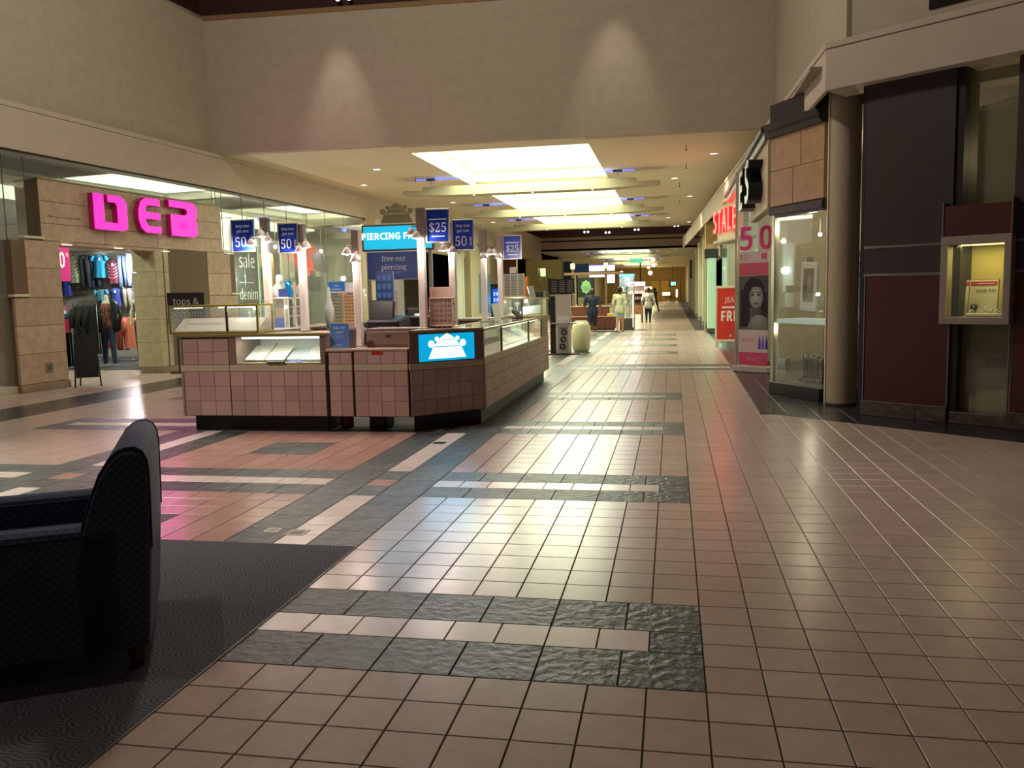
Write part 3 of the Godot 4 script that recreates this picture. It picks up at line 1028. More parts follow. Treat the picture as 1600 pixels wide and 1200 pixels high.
	slab(sc, "inner_wall", idf, 1.04, 1.06, 0.778, 1.08, -0.54, -0.03, mat("b5b09c", 0.6), 0)
	for q in [[1.03, 0.05], [3.1, 0.035], [4.365, 0.03], [0.0, 0.02]]:
		slab(sc, "mullion", idf, q[0], q[0] + q[1], 0.775, 1.075, -0.02, 0.004, mat("3d3a26", 0.4, 0.5) if q[0] > 0.5 else mat("c8b9a2", 0.4))
	for q in [[0.02, 1.03], [1.08, 3.1], [3.135, 4.365]]:
		slab(sc, "window_pane", idf, q[0], q[1], 0.778, 1.075, -0.012, -0.006, glass(), 0)
	slab(sc, "top_frame", idf, 0.0, 5.1, 1.078, 1.105, -0.03, 0.014, mat("a9a670", 0.35, 0.4))
	slab(sc, "glass_top", idf, 0.0, 4.4, 1.095, 1.103, -0.56, -0.03, glass("dfe8d0", 0.35), 0)
	slab(sc, "worktop", idf, 4.4, 5.1, 1.085, 1.108, -0.58, -0.03, mat("b9a78a", 0.4))
	slab(sc, "back_rail", idf, 0.3, 5.1, 1.07, 1.105, -0.6, -0.56, mat("8a6f5e", 0.5))
	for q in [[1.1, 3.08], [3.15, 4.35]]:
		slab(sc, "fluorescent_tube", idf, q[0], q[1], 1.05, 1.068, -0.09, -0.06, glow("f4fff0", 4.0), 0.008)
		var l3 := area("case_light", Vector3(), Vector2(q[1] - q[0], 0.04), Color("f0fff0"), 0.62)
		l3.reparent(sc, false); l3.position = Vector3((q[0] + q[1]) / 2, 1.044, -0.075)
	var names := ["unlit bay nearest the corner", "unlit bay, second from the corner", "first of the lit bay after the dark mullion", "second of the lit bay after the dark mullion", "third of the lit bay after the dark mullion", "fourth of the lit bay after the dark mullion", "fifth of the lit bay after the dark mullion", "near half of the last small bay", "middle of the last small bay", "far end of the last small bay"]
	var pos := [0.3, 0.72, 1.32, 1.72, 2.12, 2.52, 2.9, 3.4, 3.78, 4.15]
	for i in 10:
		pad("jewellery tray in the side showcase, " + names[i], kr * at(Vector3(pos[i], 0.80, -0.29)), 0.34, 0.36, ["c9c1ae", "b9b2a0", "f0efe4", "e6ebd6", "f3efd2", "eff0e6", "f2f0e2", "f3f4f0", "f0f2ee", "f4f4f0"][i], i % 3, "")
	# rear and far-left counters close the ring
	var kb := thing("rear_counter", "plain rear counter closing the far end of the kiosk", "counter", at(Vector3(-3.955, 0, -11.4)), "counters of the kiosk")
	bx(kb, "body", Vector3(0, 0.6, 0.2), Vector3(2.24, 0.9, 0.5), body, 0.005)
	bx(kb, "toe_kick", Vector3(0, 0.08, 0.22), Vector3(2.2, 0.16, 0.4), black, 0.002)
	bx(kb, "worktop", Vector3(0, 1.07, 0.2), Vector3(2.24, 0.04, 0.56), mat("8a7a6c", 0.4), 0.004)
	var kl := thing("end_counter", "plain counter along the boutique side of the kiosk", "counter", at(Vector3(-5.36, 0, -8.85)), "counters of the kiosk")
	bx(kl, "body", Vector3(0, 0.6, 0), Vector3(0.5, 0.9, 5.1), body, 0.005)
	bx(kl, "toe_kick", Vector3(0.02, 0.08, 0), Vector3(0.4, 0.16, 5.0), black, 0.002)
	bx(kl, "worktop", Vector3(0, 1.07, 0), Vector3(0.54, 0.04, 5.14), mat("9a8c7a", 0.4), 0.004)
	# glass boxes on the counters
	var gold := mat("b4a24a", 0.3, 0.7)
	var gc := glass_case("glass_case", "gold framed glass box with a sloping white insert on the front counter", at(Vector3(-5.735, 1.112, -5.66)), 1.09, 0.325, 0.38, gold, [0.71])
	var ins := ST()
	prism(ins, Transform3D(Basis(Vector3.UP, PI / 2), Vector3()), PackedVector2Array([Vector2(0.04, 0.03), Vector2(0.34, 0.03), Vector2(0.34, 0.17), Vector2(0.26, 0.17)]), 0.03, 1.06)
	obj("sloping_insert", ins, mat("a9a79a", 0.7), gc)
	slab(gc, "lamp_strip", idf, 0.6, 1.05, 0.288, 0.3, -0.06, -0.03, glow("f6ffe8", 2.5), 0.003)
	slab(gc, "lamp_strip", idf, 0.05, 0.4, 0.288, 0.3, -0.06, -0.03, glow("f6ffe8", 1.2), 0.003)
	var gr := glass_case("glass_case", "brass framed glass box of white jewellery stands at the far end of the side showcase", at(Vector3(-2.87, 1.11, -10.6)), 0.66, 0.31, 0.75, mat("b9a878", 0.35, 0.5), [0.33])
	for q in [[0.1, 0.12], [0.22, 0.2]]:
		var s := ST(true)
		lathe(s, at(Vector3(q[0], 0.02, -0.2)), [Vector2(0.0, 0), Vector2(0.05, 0), Vector2(0.045, 0.02), Vector2(0.012, 0.04), Vector2(0.012, q[1] * 0.7), Vector2(0.05, q[1]), Vector2(0, q[1] + 0.02)], 14)
		obj("bust_stand", s, mat("efefe8", 0.6), gr)
	bx(gr, "sloping_insert", Vector3(0.44, 0.1, -0.3), Vector3(0.36, 0.016, 0.4), mat("dfe4da", 0.7), 0.003, Vector3(0.35, 0, 0.1))
	omni("glass_box_light", Vector3(0.2, 0.25, -0.3), Color("eaffea"), 0.12, 0.03, gr)
	omni("glass_box_light", Vector3(0.8, 0.27, -0.25), Color("f2ffe0"), 0.05, 0.02, gc)
	# lamp posts
	light_post("white lamp post rising behind the gold framed glass box", -4.74, -6.13, 1.11, 2.19, 2.42, [[-0.11, 0.13, -0.06], [0.0, 0.1, 0.04], [0.06, 0.07, -0.02]])
	light_post("white lamp post between the gold framed glass box and the earring tower", -4.3, -6.13, 1.11, 2.06, 2.33, [[0.02, 0.1, -0.02], [0.08, 0.06, 0.03]])
	light_post("white lamp post reaching down to the open gate ledge", -3.63, -6.1, 0.93, 1.97, 2.24, [[-0.08, 0.08, 0.03], [0.02, 0.1, -0.06]])
	light_post("tallest white lamp post, next to the lit name sign", -2.87, -6.12, 1.118, 2.13, 2.46, [[-0.02, 0.1, 0.02], [-0.09, 0.07, 0.06]])
	light_post("white lamp post behind the tan earring cabinet", -2.72, -6.9, 1.11, 2.02, 2.35, [[-0.09, 0.06, 0.03], [0.03, 0.1, 0.0]])
	light_post("slim lamp post beside the teal wall panel, over the side showcase", -2.75, -8.75, 1.107, 2.08, 2.4, [[0.1, 0.04, 0.0], [0.03, 0.09, -0.06]])
	light_post("farthest slim lamp post, carrying the small 25 dollar sign", -2.75, -9.95, 1.11, 2.1, 2.4, [[-0.08, 0.06, 0.04], [-0.02, 0.1, -0.03]])
	# signs on the posts
	var sg := "blue sale signs on the kiosk posts"
	sale_sign("sale_sign", "blue buy one get one sign partly behind lamp heads, above the gold framed glass box", at(Vector3(-4.992, 2.22, -6.08)), 0.29, 0.37, 0, sg)
	sale_sign("sale_sign", "blue buy one get one sign over the acrylic jewellery tower", at(Vector3(-4.435, 2.176, -6.08)), 0.25, 0.345, 0, sg)
	sale_sign("sale_sign", "largest blue 25 dollar sign, on the tallest lamp post", at(Vector3(-2.66, 2.252, -6.07)), 0.27, 0.37, 1, sg)
	sale_sign("sale_sign", "blue buy one get one sign just beside the largest 25 dollar sign", at(Vector3(-2.565, 2.195, -6.84)), 0.27, 0.37, 0, sg)
	sale_sign("sale_sign", "smallest blue 25 dollar sign, farthest along the side showcase", at(Vector3(-2.55, 2.205, -9.93)), 0.29, 0.37, 1, sg)
	# lit name sign with the emblem, and the ear piercing board below it
	var ns := thing("name_sign", "long cyan lit name sign under the tiered roof emblem in the middle of the kiosk", "sign", at(Vector3(-3.93, 2.315, -8.5)) * Transform3D(Basis(Vector3.UP, 0.0), Vector3()))
	bx(ns, "housing", Vector3(0, 0, -0.06), Vector3(1.06, 0.37, 0.1), mat("4c423c", 0.5), 0.006)
	bx(ns, "light_panel", Vector3(0, 0, -0.006), Vector3(1.0, 0.32, 0.012), glow("12b4dc", 1.0), 0.002)
	txt(ns, "lettering", "PIERCING PAGODA", at(Vector3(0.03, 0.02, 0.002)), 0.09, glow("f0ffff", 1.5), "Droid Sans", 700, 0.98)
	bx(ns, "emblem_base", Vector3(-0.01, 0.192, -0.04), Vector3(0.56, 0.022, 0.04), mat("cfc4a8", 0.5), 0.003)
	emblem(ns, at(Vector3(-0.01, 0.2, -0.04)), 0.48, mat("77704e", 0.6), 0.02)
	for s in [-0.47, 0.45]:
		bx(ns, "sign_post", Vector3(s, -0.7, -0.09), Vector3(0.05, 1.06, 0.05), mat("8f857b", 0.5), 0.004)
	var l4 := area("name_sign_glow", Vector3(), Vector2(1.0, 0.3), Color("7fdcff"), 0.6)
	l4.reparent(ns, false); l4.transform = Transform3D(Basis(Vector3.UP, PI), Vector3(0, 0, 0.02))
	var ep := thing("ear_piercing_sign", "dark blue free ear piercing board hanging under the lit name sign", "sign", at(Vector3(-4.0, 1.92, -8.46)))
	bx(ep, "board", Vector3(0, 0, 0), Vector3(0.73, 0.385, 0.014), mat("1d3d80", 0.35), 0.002)
	for s in [-1.0, 1.0]:
		bx(ep, "frame_rail", Vector3(0, s * 0.196, 0), Vector3(0.76, 0.014, 0.024), mat("a5a3a0", 0.35, 0.6), 0.002)
		bx(ep, "frame_side", Vector3(s * 0.372, 0, 0), Vector3(0.014, 0.385, 0.024), mat("a5a3a0", 0.35, 0.6), 0.002)
	txt(ep, "lettering", "free ear", at(Vector3(0.02, 0.1, 0.008)), 0.068, mat("c9cede", 0.5))
	txt(ep, "lettering", "piercing", at(Vector3(0.02, -0.02, 0.008)), 0.068, mat("c9cede", 0.5))
	fine_print(ep, at(Vector3(0.03, 0, 0.006)), 0.2, -0.09, 0.008, mat("6f86b5", 0.5), 2)
	# blue card rack in front of it
	var cr := thing("card_rack", "translucent blue rack of earring cards in front of the ear piercing board", "rack", at(Vector3(-3.86, 1.09, -7.7)))
	bx(cr, "panel", Vector3(0, 0.48, 0), Vector3(0.24, 0.5, 0.05), mat("23447f", 0.3), 0.004)
	for j in 4:
		for i in 3:
			bx(cr, "earring_card", Vector3(-0.07 + i * 0.07, 0.3 + j * 0.115, 0.03), Vector3(0.05, 0.07, 0.01), mat("4a70b4", 0.4), 0.001)
	bx(cr, "stand", Vector3(0, 0.11, 0), Vector3(0.1, 0.24, 0.06), mat("14161c", 0.5), 0.004)
	kiosk_goods()

func earring_panel(t: Node3D, c: Vector3, w: float, h: float, hex: String, nx: int, ny: int, turn := 0.0):
	var f := Transform3D(Basis(Vector3.UP, turn), c)
	var p := bx(t, "card_panel", c, Vector3(w, h, 0.02), mat(hex, 0.5), 0.003, Vector3(0, turn, 0))
	var s := ST()
	for j in ny:
		for i in nx:
			cbox(s, at(Vector3((i + 0.5 - nx / 2.0) * w * 0.9 / nx, (j + 0.5 - ny / 2.0) * h * 0.86 / ny, 0.014)), Vector3(0.016, 0.013, 0.008), 0.003)
	stuff(obj("earrings", s, mat("4d4436", 0.4, 0.3), p))

func earring_tower(label: String, p: Vector3, turn: float, hexes: Array, top: String):
	var t := thing("earring_tower", label, "display tower", Transform3D(Basis(Vector3.UP, turn), p), "earring towers inside the kiosk")
	bx(t, "core", Vector3(0, 0.24, -0.1), Vector3(0.36, 0.46, 0.16), mat("d8c4ae", 0.5), 0.006)
	bx(t, "foot", Vector3(0, 0.012, -0.08), Vector3(0.42, 0.024, 0.26), mat("b79b84", 0.5), 0.006)
	earring_panel(t, Vector3(-0.1, 0.24, -0.01), 0.17, 0.42, hexes[0], 5, 8)
	earring_panel(t, Vector3(0.1, 0.24, -0.01), 0.17, 0.42, hexes[1], 5, 8)
	for i in 2:
		bx(t, "heading", Vector3(-0.1 + i * 0.2, 0.435, 0.002), Vector3(0.08, 0.018, 0.004), mat("4b6fae", 0.4), 0)
	bx(t, "top_card", Vector3(-0.09, 0.535, -0.05), Vector3(0.22, 0.13, 0.012), mat("2f86e0", 0.4), 0.002)
	txt(t, "lettering", top, at(Vector3(-0.09, 0.545, -0.043)), 0.022, mat("f4f8ff", 0.5))
	fine_print(t, at(Vector3(-0.09, 0, -0.045)), 0.12, 0.5, 0.01, mat("e8f0ff", 0.5), 1)
	bx(t, "top_card", Vector3(0.11, 0.525, -0.09), Vector3(0.2, 0.12, 0.012), mat("f2f4f6", 0.5), 0.002)

func bust(label: String, p: Vector3, h: float, turn: float):
	var t := thing("necklace_bust", label, "bust", Transform3D(Basis(Vector3.UP, turn), p), "white necklace busts on the acrylic tower")
	var s := ST(true)
	lathe(s, Transform3D(), [Vector2(0.0, 0), Vector2(0.055, 0), Vector2(0.075, h * 0.25), Vector2(0.085, h * 0.45), Vector2(0.06, h * 0.6), Vector2(0.03, h * 0.72), Vector2(0.026, h * 0.95), Vector2(0.0, h)], 16, 1.0, 0.55)
	obj("form", s, mat("d9dcd6", 0.6), t)

func kiosk_goods():
	var idf := Transform3D()
	# tan locked earring cabinet on a turntable
	var t := thing("earring_cabinet", "tan locked earring cabinet with twenty-five drops on the corner worktop", "cabinet", Transform3D(Basis(Vector3.UP, 0.14), Vector3(-2.69, 1.119, -6.27)))
	bx(t, "turntable", Vector3(0, 0.012, 0), Vector3(0.22, 0.024, 0.2), mat("a5684f", 0.5), 0.006)
	for i in 4:
		bx(t, "base_stud", Vector3(-0.09 + i * 0.06, 0.012, 0.101), Vector3(0.03, 0.012, 0.004), mat("33241e", 0.5), 0)
	bx(t, "cabinet", Vector3(0, 0.185, 0), Vector3(0.275, 0.32, 0.2), mat("c7a897", 0.55), 0.006)
	bx(t, "backing", Vector3(0, 0.185, 0.101), Vector3(0.25, 0.3, 0.006), mat("bb9b8b", 0.6), 0.001)
	for x in [-0.132, 0.132]:
		bx(t, "door_stile", Vector3(x, 0.185, 0.106), Vector3(0.012, 0.32, 0.012), mat("e2c8b8", 0.5), 0.002)
	for y in [0.031, 0.339]:
		bx(t, "door_rail", Vector3(0, y, 0.106), Vector3(0.25, 0.012, 0.012), mat("e2c8b8", 0.5), 0.002)
	for j in 5:
		for i in 5:
			var s := ST(true)
			var c := Vector3(-0.096 + i * 0.046, 0.088 + j * 0.057, 0.106)
			tube(s, [c + Vector3(-0.008, 0.012, 0), c + Vector3(-0.012, -0.006, 0.002), c + Vector3(0, -0.016, 0.003), c + Vector3(0.012, -0.006, 0.002), c + Vector3(0.008, 0.012, 0)], 0.0028, 6)
			obj("drop_earring", s, mat("6d5a4e", 0.3, 0.6), t)
	bx(t, "lock", Vector3(-0.125, 0.195, 0.118), Vector3(0.02, 0.016, 0.02), mat("e6e0d8", 0.2, 0.8), 0.004)
	for y in [0.07, 0.275]:
		bx(t, "hinge", Vector3(0.138, y, 0.106), Vector3(0.012, 0.02, 0.016), mat("3b2c26", 0.4, 0.5), 0.002)
	bx(t, "header_card", Vector3(-0.012, 0.4, 0.03), Vector3(0.25, 0.125, 0.012), mat("cbb0a2", 0.5), 0.002)
	omni("cabinet_lamp_light", Vector3(0, 0.75, 0.35), Color("ffe6d8"), 0.07, 0.03, t)
	# acrylic tower with shelves, a tag and busts on top
	var a := thing("acrylic_tower", "clear acrylic jewellery tower with white edges behind the front counter", "display tower", at(Vector3(-4.73, 1.11, -6.55)))
	var wh := mat("efe9e6", 0.4)
	for x in [-0.17, 0.03, 0.08, 0.17]:
		bx(a, "edge", Vector3(x, 0.2, 0.1), Vector3(0.012, 0.36, 0.012), wh, 0.002)
		bx(a, "edge", Vector3(x, 0.2, -0.1), Vector3(0.012, 0.36, 0.012), wh, 0.002)
	for y in [0.02, 0.385]:
		bx(a, "deck", Vector3(0, y, 0), Vector3(0.36, 0.012, 0.22), wh, 0.002)
	for y in [0.17, 0.28]:
		bx(a, "shelf", Vector3(0.125, y, 0), Vector3(0.09, 0.006, 0.2), wh, 0.001)
	bx(a, "pane", Vector3(0, 0.2, 0.104), Vector3(0.35, 0.35, 0.004), glass(), 0)
	bx(a, "back_card", Vector3(-0.06, 0.2, 0.02), Vector3(0.1, 0.34, 0.008), mat("bba690", 0.6), 0.001)
	bx(a, "blue_card", Vector3(-0.06, 0.09, 0.05), Vector3(0.13, 0.12, 0.006), mat("3f66c0", 0.4), 0.001)
	bx(a, "dark_back", Vector3(0.055, 0.2, -0.02), Vector3(0.04, 0.34, 0.01), mat("2a1d1a", 0.6), 0.001)
	for q in [[0.11, 0.3], [0.14, 0.19], [0.12, 0.05]]:
		bx(a, "charm", Vector3(q[0], q[1], 0.03), Vector3(0.03, 0.03, 0.02), mat("d8b56a", 0.3, 0.7), 0.008)
	var tc := thing("price_card", "small dark blue card standing on top of the acrylic tower", "card", at(Vector3(-4.74, 1.501, -6.52)))
	bx(tc, "card", Vector3(0, 0.055, 0), Vector3(0.12, 0.1, 0.008), mat("3b4d86", 0.4), 0.001)
	bx(tc, "foot", Vector3(0, 0.004, 0), Vector3(0.13, 0.008, 0.05), wh, 0.001)
	var blue := thing("blue_pouch", "shiny blue gift pouch behind the dark blue card", "pouch", at(Vector3(-4.715, 1.501, -6.62)).scaled_local(Vector3(0.85, 1, 0.85)))
	var s2 := ST(true)
	lathe(s2, idf, [Vector2(0, 0), Vector2(0.06, 0), Vector2(0.072, 0.06), Vector2(0.05, 0.13), Vector2(0.06, 0.2), Vector2(0.02, 0.205), Vector2(0, 0.19)], 14, 1.0, 0.5)
	obj("pouch", s2, mat("1a86c0", 0.2, 0.3), blue)
	bust("white necklace bust tilted beside the shiny blue pouch", Vector3(-4.87, 1.501, -6.66), 0.24, 0.5)
	bust("tall slim white necklace bust on the acrylic tower, next to the lamp post", Vector3(-4.55, 1.501, -6.62), 0.24, -0.3)
	bust("white necklace bust behind the second lamp post", Vector3(-4.36, 1.11, -7.0), 0.52, -0.6)
	# earring towers
	earring_tower("double earring tower with a green and a tan panel under a blue card", Vector3(-4.42, 1.1, -7.6), 0.1, ["a9ac8d", "d8ac72"], "free")
	earring_tower("narrow tan earring tower beside the dark cash register", Vector3(-4.1, 1.1, -8.25), -1.0, ["cdb294", "d2b48e"], "ear")
	# register and clutter
	var r := thing("cash_register", "black cash register with a raised screen in the middle of the kiosk", "cash register", Transform3D(Basis(Vector3.UP, -0.2), Vector3(-3.52, 0.926, -6.72)))
	var bk := mat("121214", 0.4)
	bx(r, "drawer_base", Vector3(0, 0.07, 0), Vector3(0.5, 0.14, 0.4), bk, 0.008)
	bx(r, "body", Vector3(0.02, 0.22, -0.03), Vector3(0.44, 0.18, 0.32), mat("17171a", 0.45), 0.02, Vector3(0.18, 0, 0))
	bx(r, "screen_back", Vector3(-0.08, 0.4, -0.05), Vector3(0.34, 0.24, 0.05), bk, 0.015, Vector3(-0.2, 0, 0))
	bx(r, "screen_neck", Vector3(-0.08, 0.3, -0.08), Vector3(0.07, 0.14, 0.06), bk, 0.01)
	for i in 3:
		bx(r, "key", Vector3(0.02 + i * 0.09, 0.2, 0.175), Vector3(0.05, 0.02, 0.01), mat("5a5a60", 0.4), 0.002)
	var p := thing("receipt_printer", "black receipt printer with a sheet of paper beside the cash register", "printer", at(Vector3(-3.22, 1.08, -7.3)))
	bx(p, "case", Vector3(0, 0.08, 0), Vector3(0.3, 0.16, 0.3), mat("1c1c20", 0.4), 0.015)
	bx(p, "stand", Vector3(0, -0.075, 0), Vector3(0.34, 0.15, 0.34), mat("25201d", 0.5), 0.006)
	bx(p, "paper", Vector3(-0.03, 0.175, 0.02), Vector3(0.16, 0.004, 0.12), mat("dcdcdc", 0.7), 0, Vector3(0.2, 0.4, 0.1))
	var ch := thing("office_chair", "black high backed chair behind the cash register", "chair", Transform3D(Basis(Vector3.UP, 0.3), Vector3(-3.45, 0.01, -8.0)))
	bx(ch, "backrest", Vector3(0, 1.05, 0.2), Vector3(0.44, 0.55, 0.07), bk, 0.03, Vector3(-0.1, 0, 0))
	bx(ch, "seat", Vector3(0, 0.62, 0), Vector3(0.46, 0.08, 0.44), bk, 0.03)
	bx(ch, "column", Vector3(0, 0.32, 0), Vector3(0.05, 0.54, 0.05), mat("55555a", 0.3, 0.8), 0.01)
	for i in 5:
		bx(ch, "foot", Vector3(sin(TAU * i / 5) * 0.14, 0.04, cos(TAU * i / 5) * 0.14), Vector3(0.045, 0.05, 0.28), bk, 0.01, Vector3(0, TAU * i / 5, 0))
	# scanner, easel card, mirror on the side showcase
	var sc := thing("card_reader", "black card reader on a stand lying on the side showcase top", "card reader", Transform3D(Basis(Vector3.UP, 0.6), Vector3(-2.42, 1.106, -9.55)))
	bx(sc, "keypad", Vector3(0, 0.07, 0), Vector3(0.1, 0.03, 0.26), mat("1b1a1c", 0.4), 0.008, Vector3(0.4, 0, 0))
	bx(sc, "base", Vector3(0.0, 0.012, -0.02), Vector3(0.12, 0.024, 0.16), mat("131214", 0.4), 0.006)
	bx(sc, "neck", Vector3(0, 0.04, -0.02), Vector3(0.03, 0.05, 0.03), mat("1b1a1c", 0.4), 0.004)
	var ez := thing("easel_card", "pale leaning card on the side showcase, in front of the blue vending machine", "card", Transform3D(Basis(Vector3.UP, 0.5), Vector3(-2.55, 1.106, -8.6)))
	bx(ez, "card", Vector3(0, 0.13, 0), Vector3(0.1, 0.26, 0.01), mat("c9cdb4", 0.5), 0.002, Vector3(-0.3, 0, 0.1))
	bx(ez, "strut", Vector3(0, 0.09, -0.06), Vector3(0.04, 0.18, 0.008), mat("9a9c86", 0.5), 0.002, Vector3(0.25, 0, 0))
	var mi := thing("tilting_mirror", "small tilted mirror on top of the brass framed glass box", "mirror", Transform3D(Basis(Vector3.UP, 0.7), Vector3(-2.4, 1.421, -10.75)))
	bx(mi, "mirror", Vector3(0, 0.1, 0), Vector3(0.12, 0.2, 0.01), mat("cfe0d4", 0.15, 0.7), 0.002, Vector3(-0.4, 0, 0))
	bx(mi, "foot", Vector3(0, 0.008, -0.02), Vector3(0.1, 0.016, 0.1), mat("8f9a90", 0.4), 0.003)
	var wt := thing("wire_tower", "tall pale wire earring tower with a top card on the brass framed glass box", "display tower", at(Vector3(-2.72, 1.421, -11.0)))
	for x in [-0.17, -0.06, 0.06, 0.17]:
		bx(wt, "upright", Vector3(x, 0.21, 0.06), Vector3(0.012, 0.4, 0.012), mat("c9b692", 0.4, 0.3), 0.002)
	for i in 3:
		earring_panel(wt, Vector3(-0.115 + i * 0.115, 0.21, 0.05), 0.1, 0.38, "8f9284", 4, 9)
	bx(wt, "deck", Vector3(0, 0.012, 0.03), Vector3(0.4, 0.024, 0.16), mat("c9c09c", 0.4), 0.004)
	bx(wt, "top_card", Vector3(-0.02, 0.46, 0.05), Vector3(0.11, 0.1, 0.01), mat("b4ab98", 0.5), 0.002)
	var bt := thing("black_box", "flat black boxes on the brass framed glass box, next to the tilted mirror", "box", at(Vector3(-2.34, 1.421, -11.16)))
	bx(bt, "box", Vector3(0, 0.05, 0), Vector3(0.2, 0.1, 0.3), mat("141214", 0.4), 0.006)
	bx(bt, "lid", Vector3(0, 0.104, 0), Vector3(0.21, 0.012, 0.31), mat("a05a52", 0.5), 0.003)

# ------------------------------------------------------------------ armchair in the seating area
func build_armchair():
	var b := Basis(Vector3(-0.51, 0, -0.86), Vector3.UP, Vector3(0.86, 0, -0.51)).orthonormalized()
	# local x runs across the chair, -z is where it faces
	var t := thing("armchair", "navy patterned upholstered armchair turned away on the swirled carpet", "armchair", Transform3D(b, Vector3(-2.2, 0.004, 0.115)))
	var fab := StandardMaterial3D.new()
	fab.resource_name = "woven_upholstery"
	fab.albedo_texture = weave_tex()
	fab.uv1_triplanar = true
	fab.uv1_scale = Vector3.ONE * 14.0
	fab.roughness = 0.85
	fab.metallic_specular = 0.3
	fab.rim_enabled = true
	fab.rim = 0.3
	var pipe := mat("23283a", 0.7)
	var prof := [[0.0, 0.1], [-0.028, 0.5], [-0.034, 0.8], [-0.03, 0.86], [-0.015, 0.895], [0.012, 0.913], [0.045, 0.912], [0.075, 0.9], [0.105, 0.873], [0.145, 0.81], [0.185, 0.71], [0.22, 0.6], [0.245, 0.5], [0.255, 0.4], [0.25, 0.1]]
	# backrest: the side profile lofted across with softened ends
	var s := ST(true)
	var secs := [[0.0, 0.965], [0.012, 0.99], [0.04, 1.0], [0.42, 1.01], [0.8, 1.0], [0.828, 0.99], [0.84, 0.965]]
	var rings := []
	for q in secs:
		var r := []
		for p in prof:
			r.append(Vector3(q[0], 0.1 + (p[1] - 0.1) * q[1], -(0.11 + (p[0] - 0.11) * (2 * q[1] - 1.0))))
		rings.append(r)
	for i in rings.size() - 1:
		for k in prof.size():
			var k2 := (k + 1) % prof.size()
			var c: Vector3 = (rings[i][k] + rings[i][k2]) / 2
			quad(s, rings[i][k], rings[i][k2], rings[i + 1][k2], rings[i + 1][k], c - Vector3(c.x, 0.5, -0.1))
	s.set_smooth_group(-1)
	for e in [0, rings.size() - 1]:
		var pl := PackedVector2Array()
		for p in rings[e]: pl.append(Vector2(p.z, p.y))
		var idx := Geometry2D.triangulate_polygon(pl)
		for i in range(0, idx.size(), 3):
			tri(s, rings[e][idx[i]], rings[e][idx[i + 1]], rings[e][idx[i + 2]], Vector3(-1 if e == 0 else 1, 0, 0))
	obj("backrest", s, fab, t)
	for x in [0.014, 0.826]:
		var pts := []
		for p in prof.slice(1, 13):
			pts.append(Vector3(x, 0.1 + (p[1] - 0.1) * 0.992 + 0.003, -(0.11 + (p[0] - 0.11) * 0.99)))
		var s2 := ST(true)
		tube(s2, pts, 0.006, 8)
		obj("piping", s2, pipe, t)
	# arms: slab with rounded top, flat outer face
	for x in [0.0, 0.7]:
		var s3 := ST(true)
		var arm := PackedVector2Array([Vector2(0.0, 0.1), Vector2(0.14, 0.1), Vector2(0.14, 0.54), Vector2(0.13, 0.58), Vector2(0.105, 0.603), Vector2(0.07, 0.61), Vector2(0.035, 0.606), Vector2(0.01, 0.592), Vector2(0.0, 0.565)])
		s3.set_smooth_group(-1)
		prism(s3, at(Vector3(x, 0, 0)), arm, -0.86, -0.1)
		var a := obj("arm", s3, fab, t)
		var s4 := ST(true)
		tube(s4, [Vector3(x + 0.002, 0.572, -0.1), Vector3(x + 0.002, 0.572, -0.86), Vector3(x + 0.02, 0.6, -0.864), Vector3(x + 0.12, 0.6, -0.864), Vector3(x + 0.138, 0.55, -0.864), Vector3(x + 0.138, 0.12, -0.864)], 0.006, 8)
		obj("piping", s4, pipe, a)
	bx(t, "seat_cushion", Vector3(0.42, 0.4, -0.54), Vector3(0.55, 0.16, 0.62), fab, 0.04)
	bx(t, "seat_base", Vector3(0.42, 0.21, -0.5), Vector3(0.56, 0.22, 0.66), fab, 0.01)
	for q in [[0.06, -0.06], [0.78, -0.06], [0.06, -0.8], [0.78, -0.8]]:
		var s5 := ST()
		lathe(s5, at(Vector3(q[0], 0, q[1])), [Vector2(0, 0), Vector2(0.026, 0.0), Vector2(0.036, 0.11), Vector2(0, 0.11)], 4)
		obj("leg", s5, mat("5a3319", 0.45), t)

func weave_tex() -> ImageTexture:
	# small repeating motif: pale square outlines on a dark twill
	var n := 64
	var im := Image.create(n, n, false, Image.FORMAT_RGB8)
	var r := RandomNumberGenerator.new()
	r.seed = 3
	for y in n:
		for x in n:
			var u := (x % 16) - 8
			var v := (y % 16) - 8
			var m := maxi(absi(u), absi(v))
			var c := Color("363d54")
			if (x + y) % 4 < 2: c = Color("424a63")
			if (m == 4 or m == 1) and (x / 16 + y / 16) % 2 == 0: c = Color("6f7998")
			if absi(u) + absi(v) == 9: c = Color("565f7c")
			var k := r.randf_range(0.9, 1.08)
			im.set_pixel(x, y, Color(c.r * k, c.g * k, c.b * k))
	return ImageTexture.create_from_image(im)

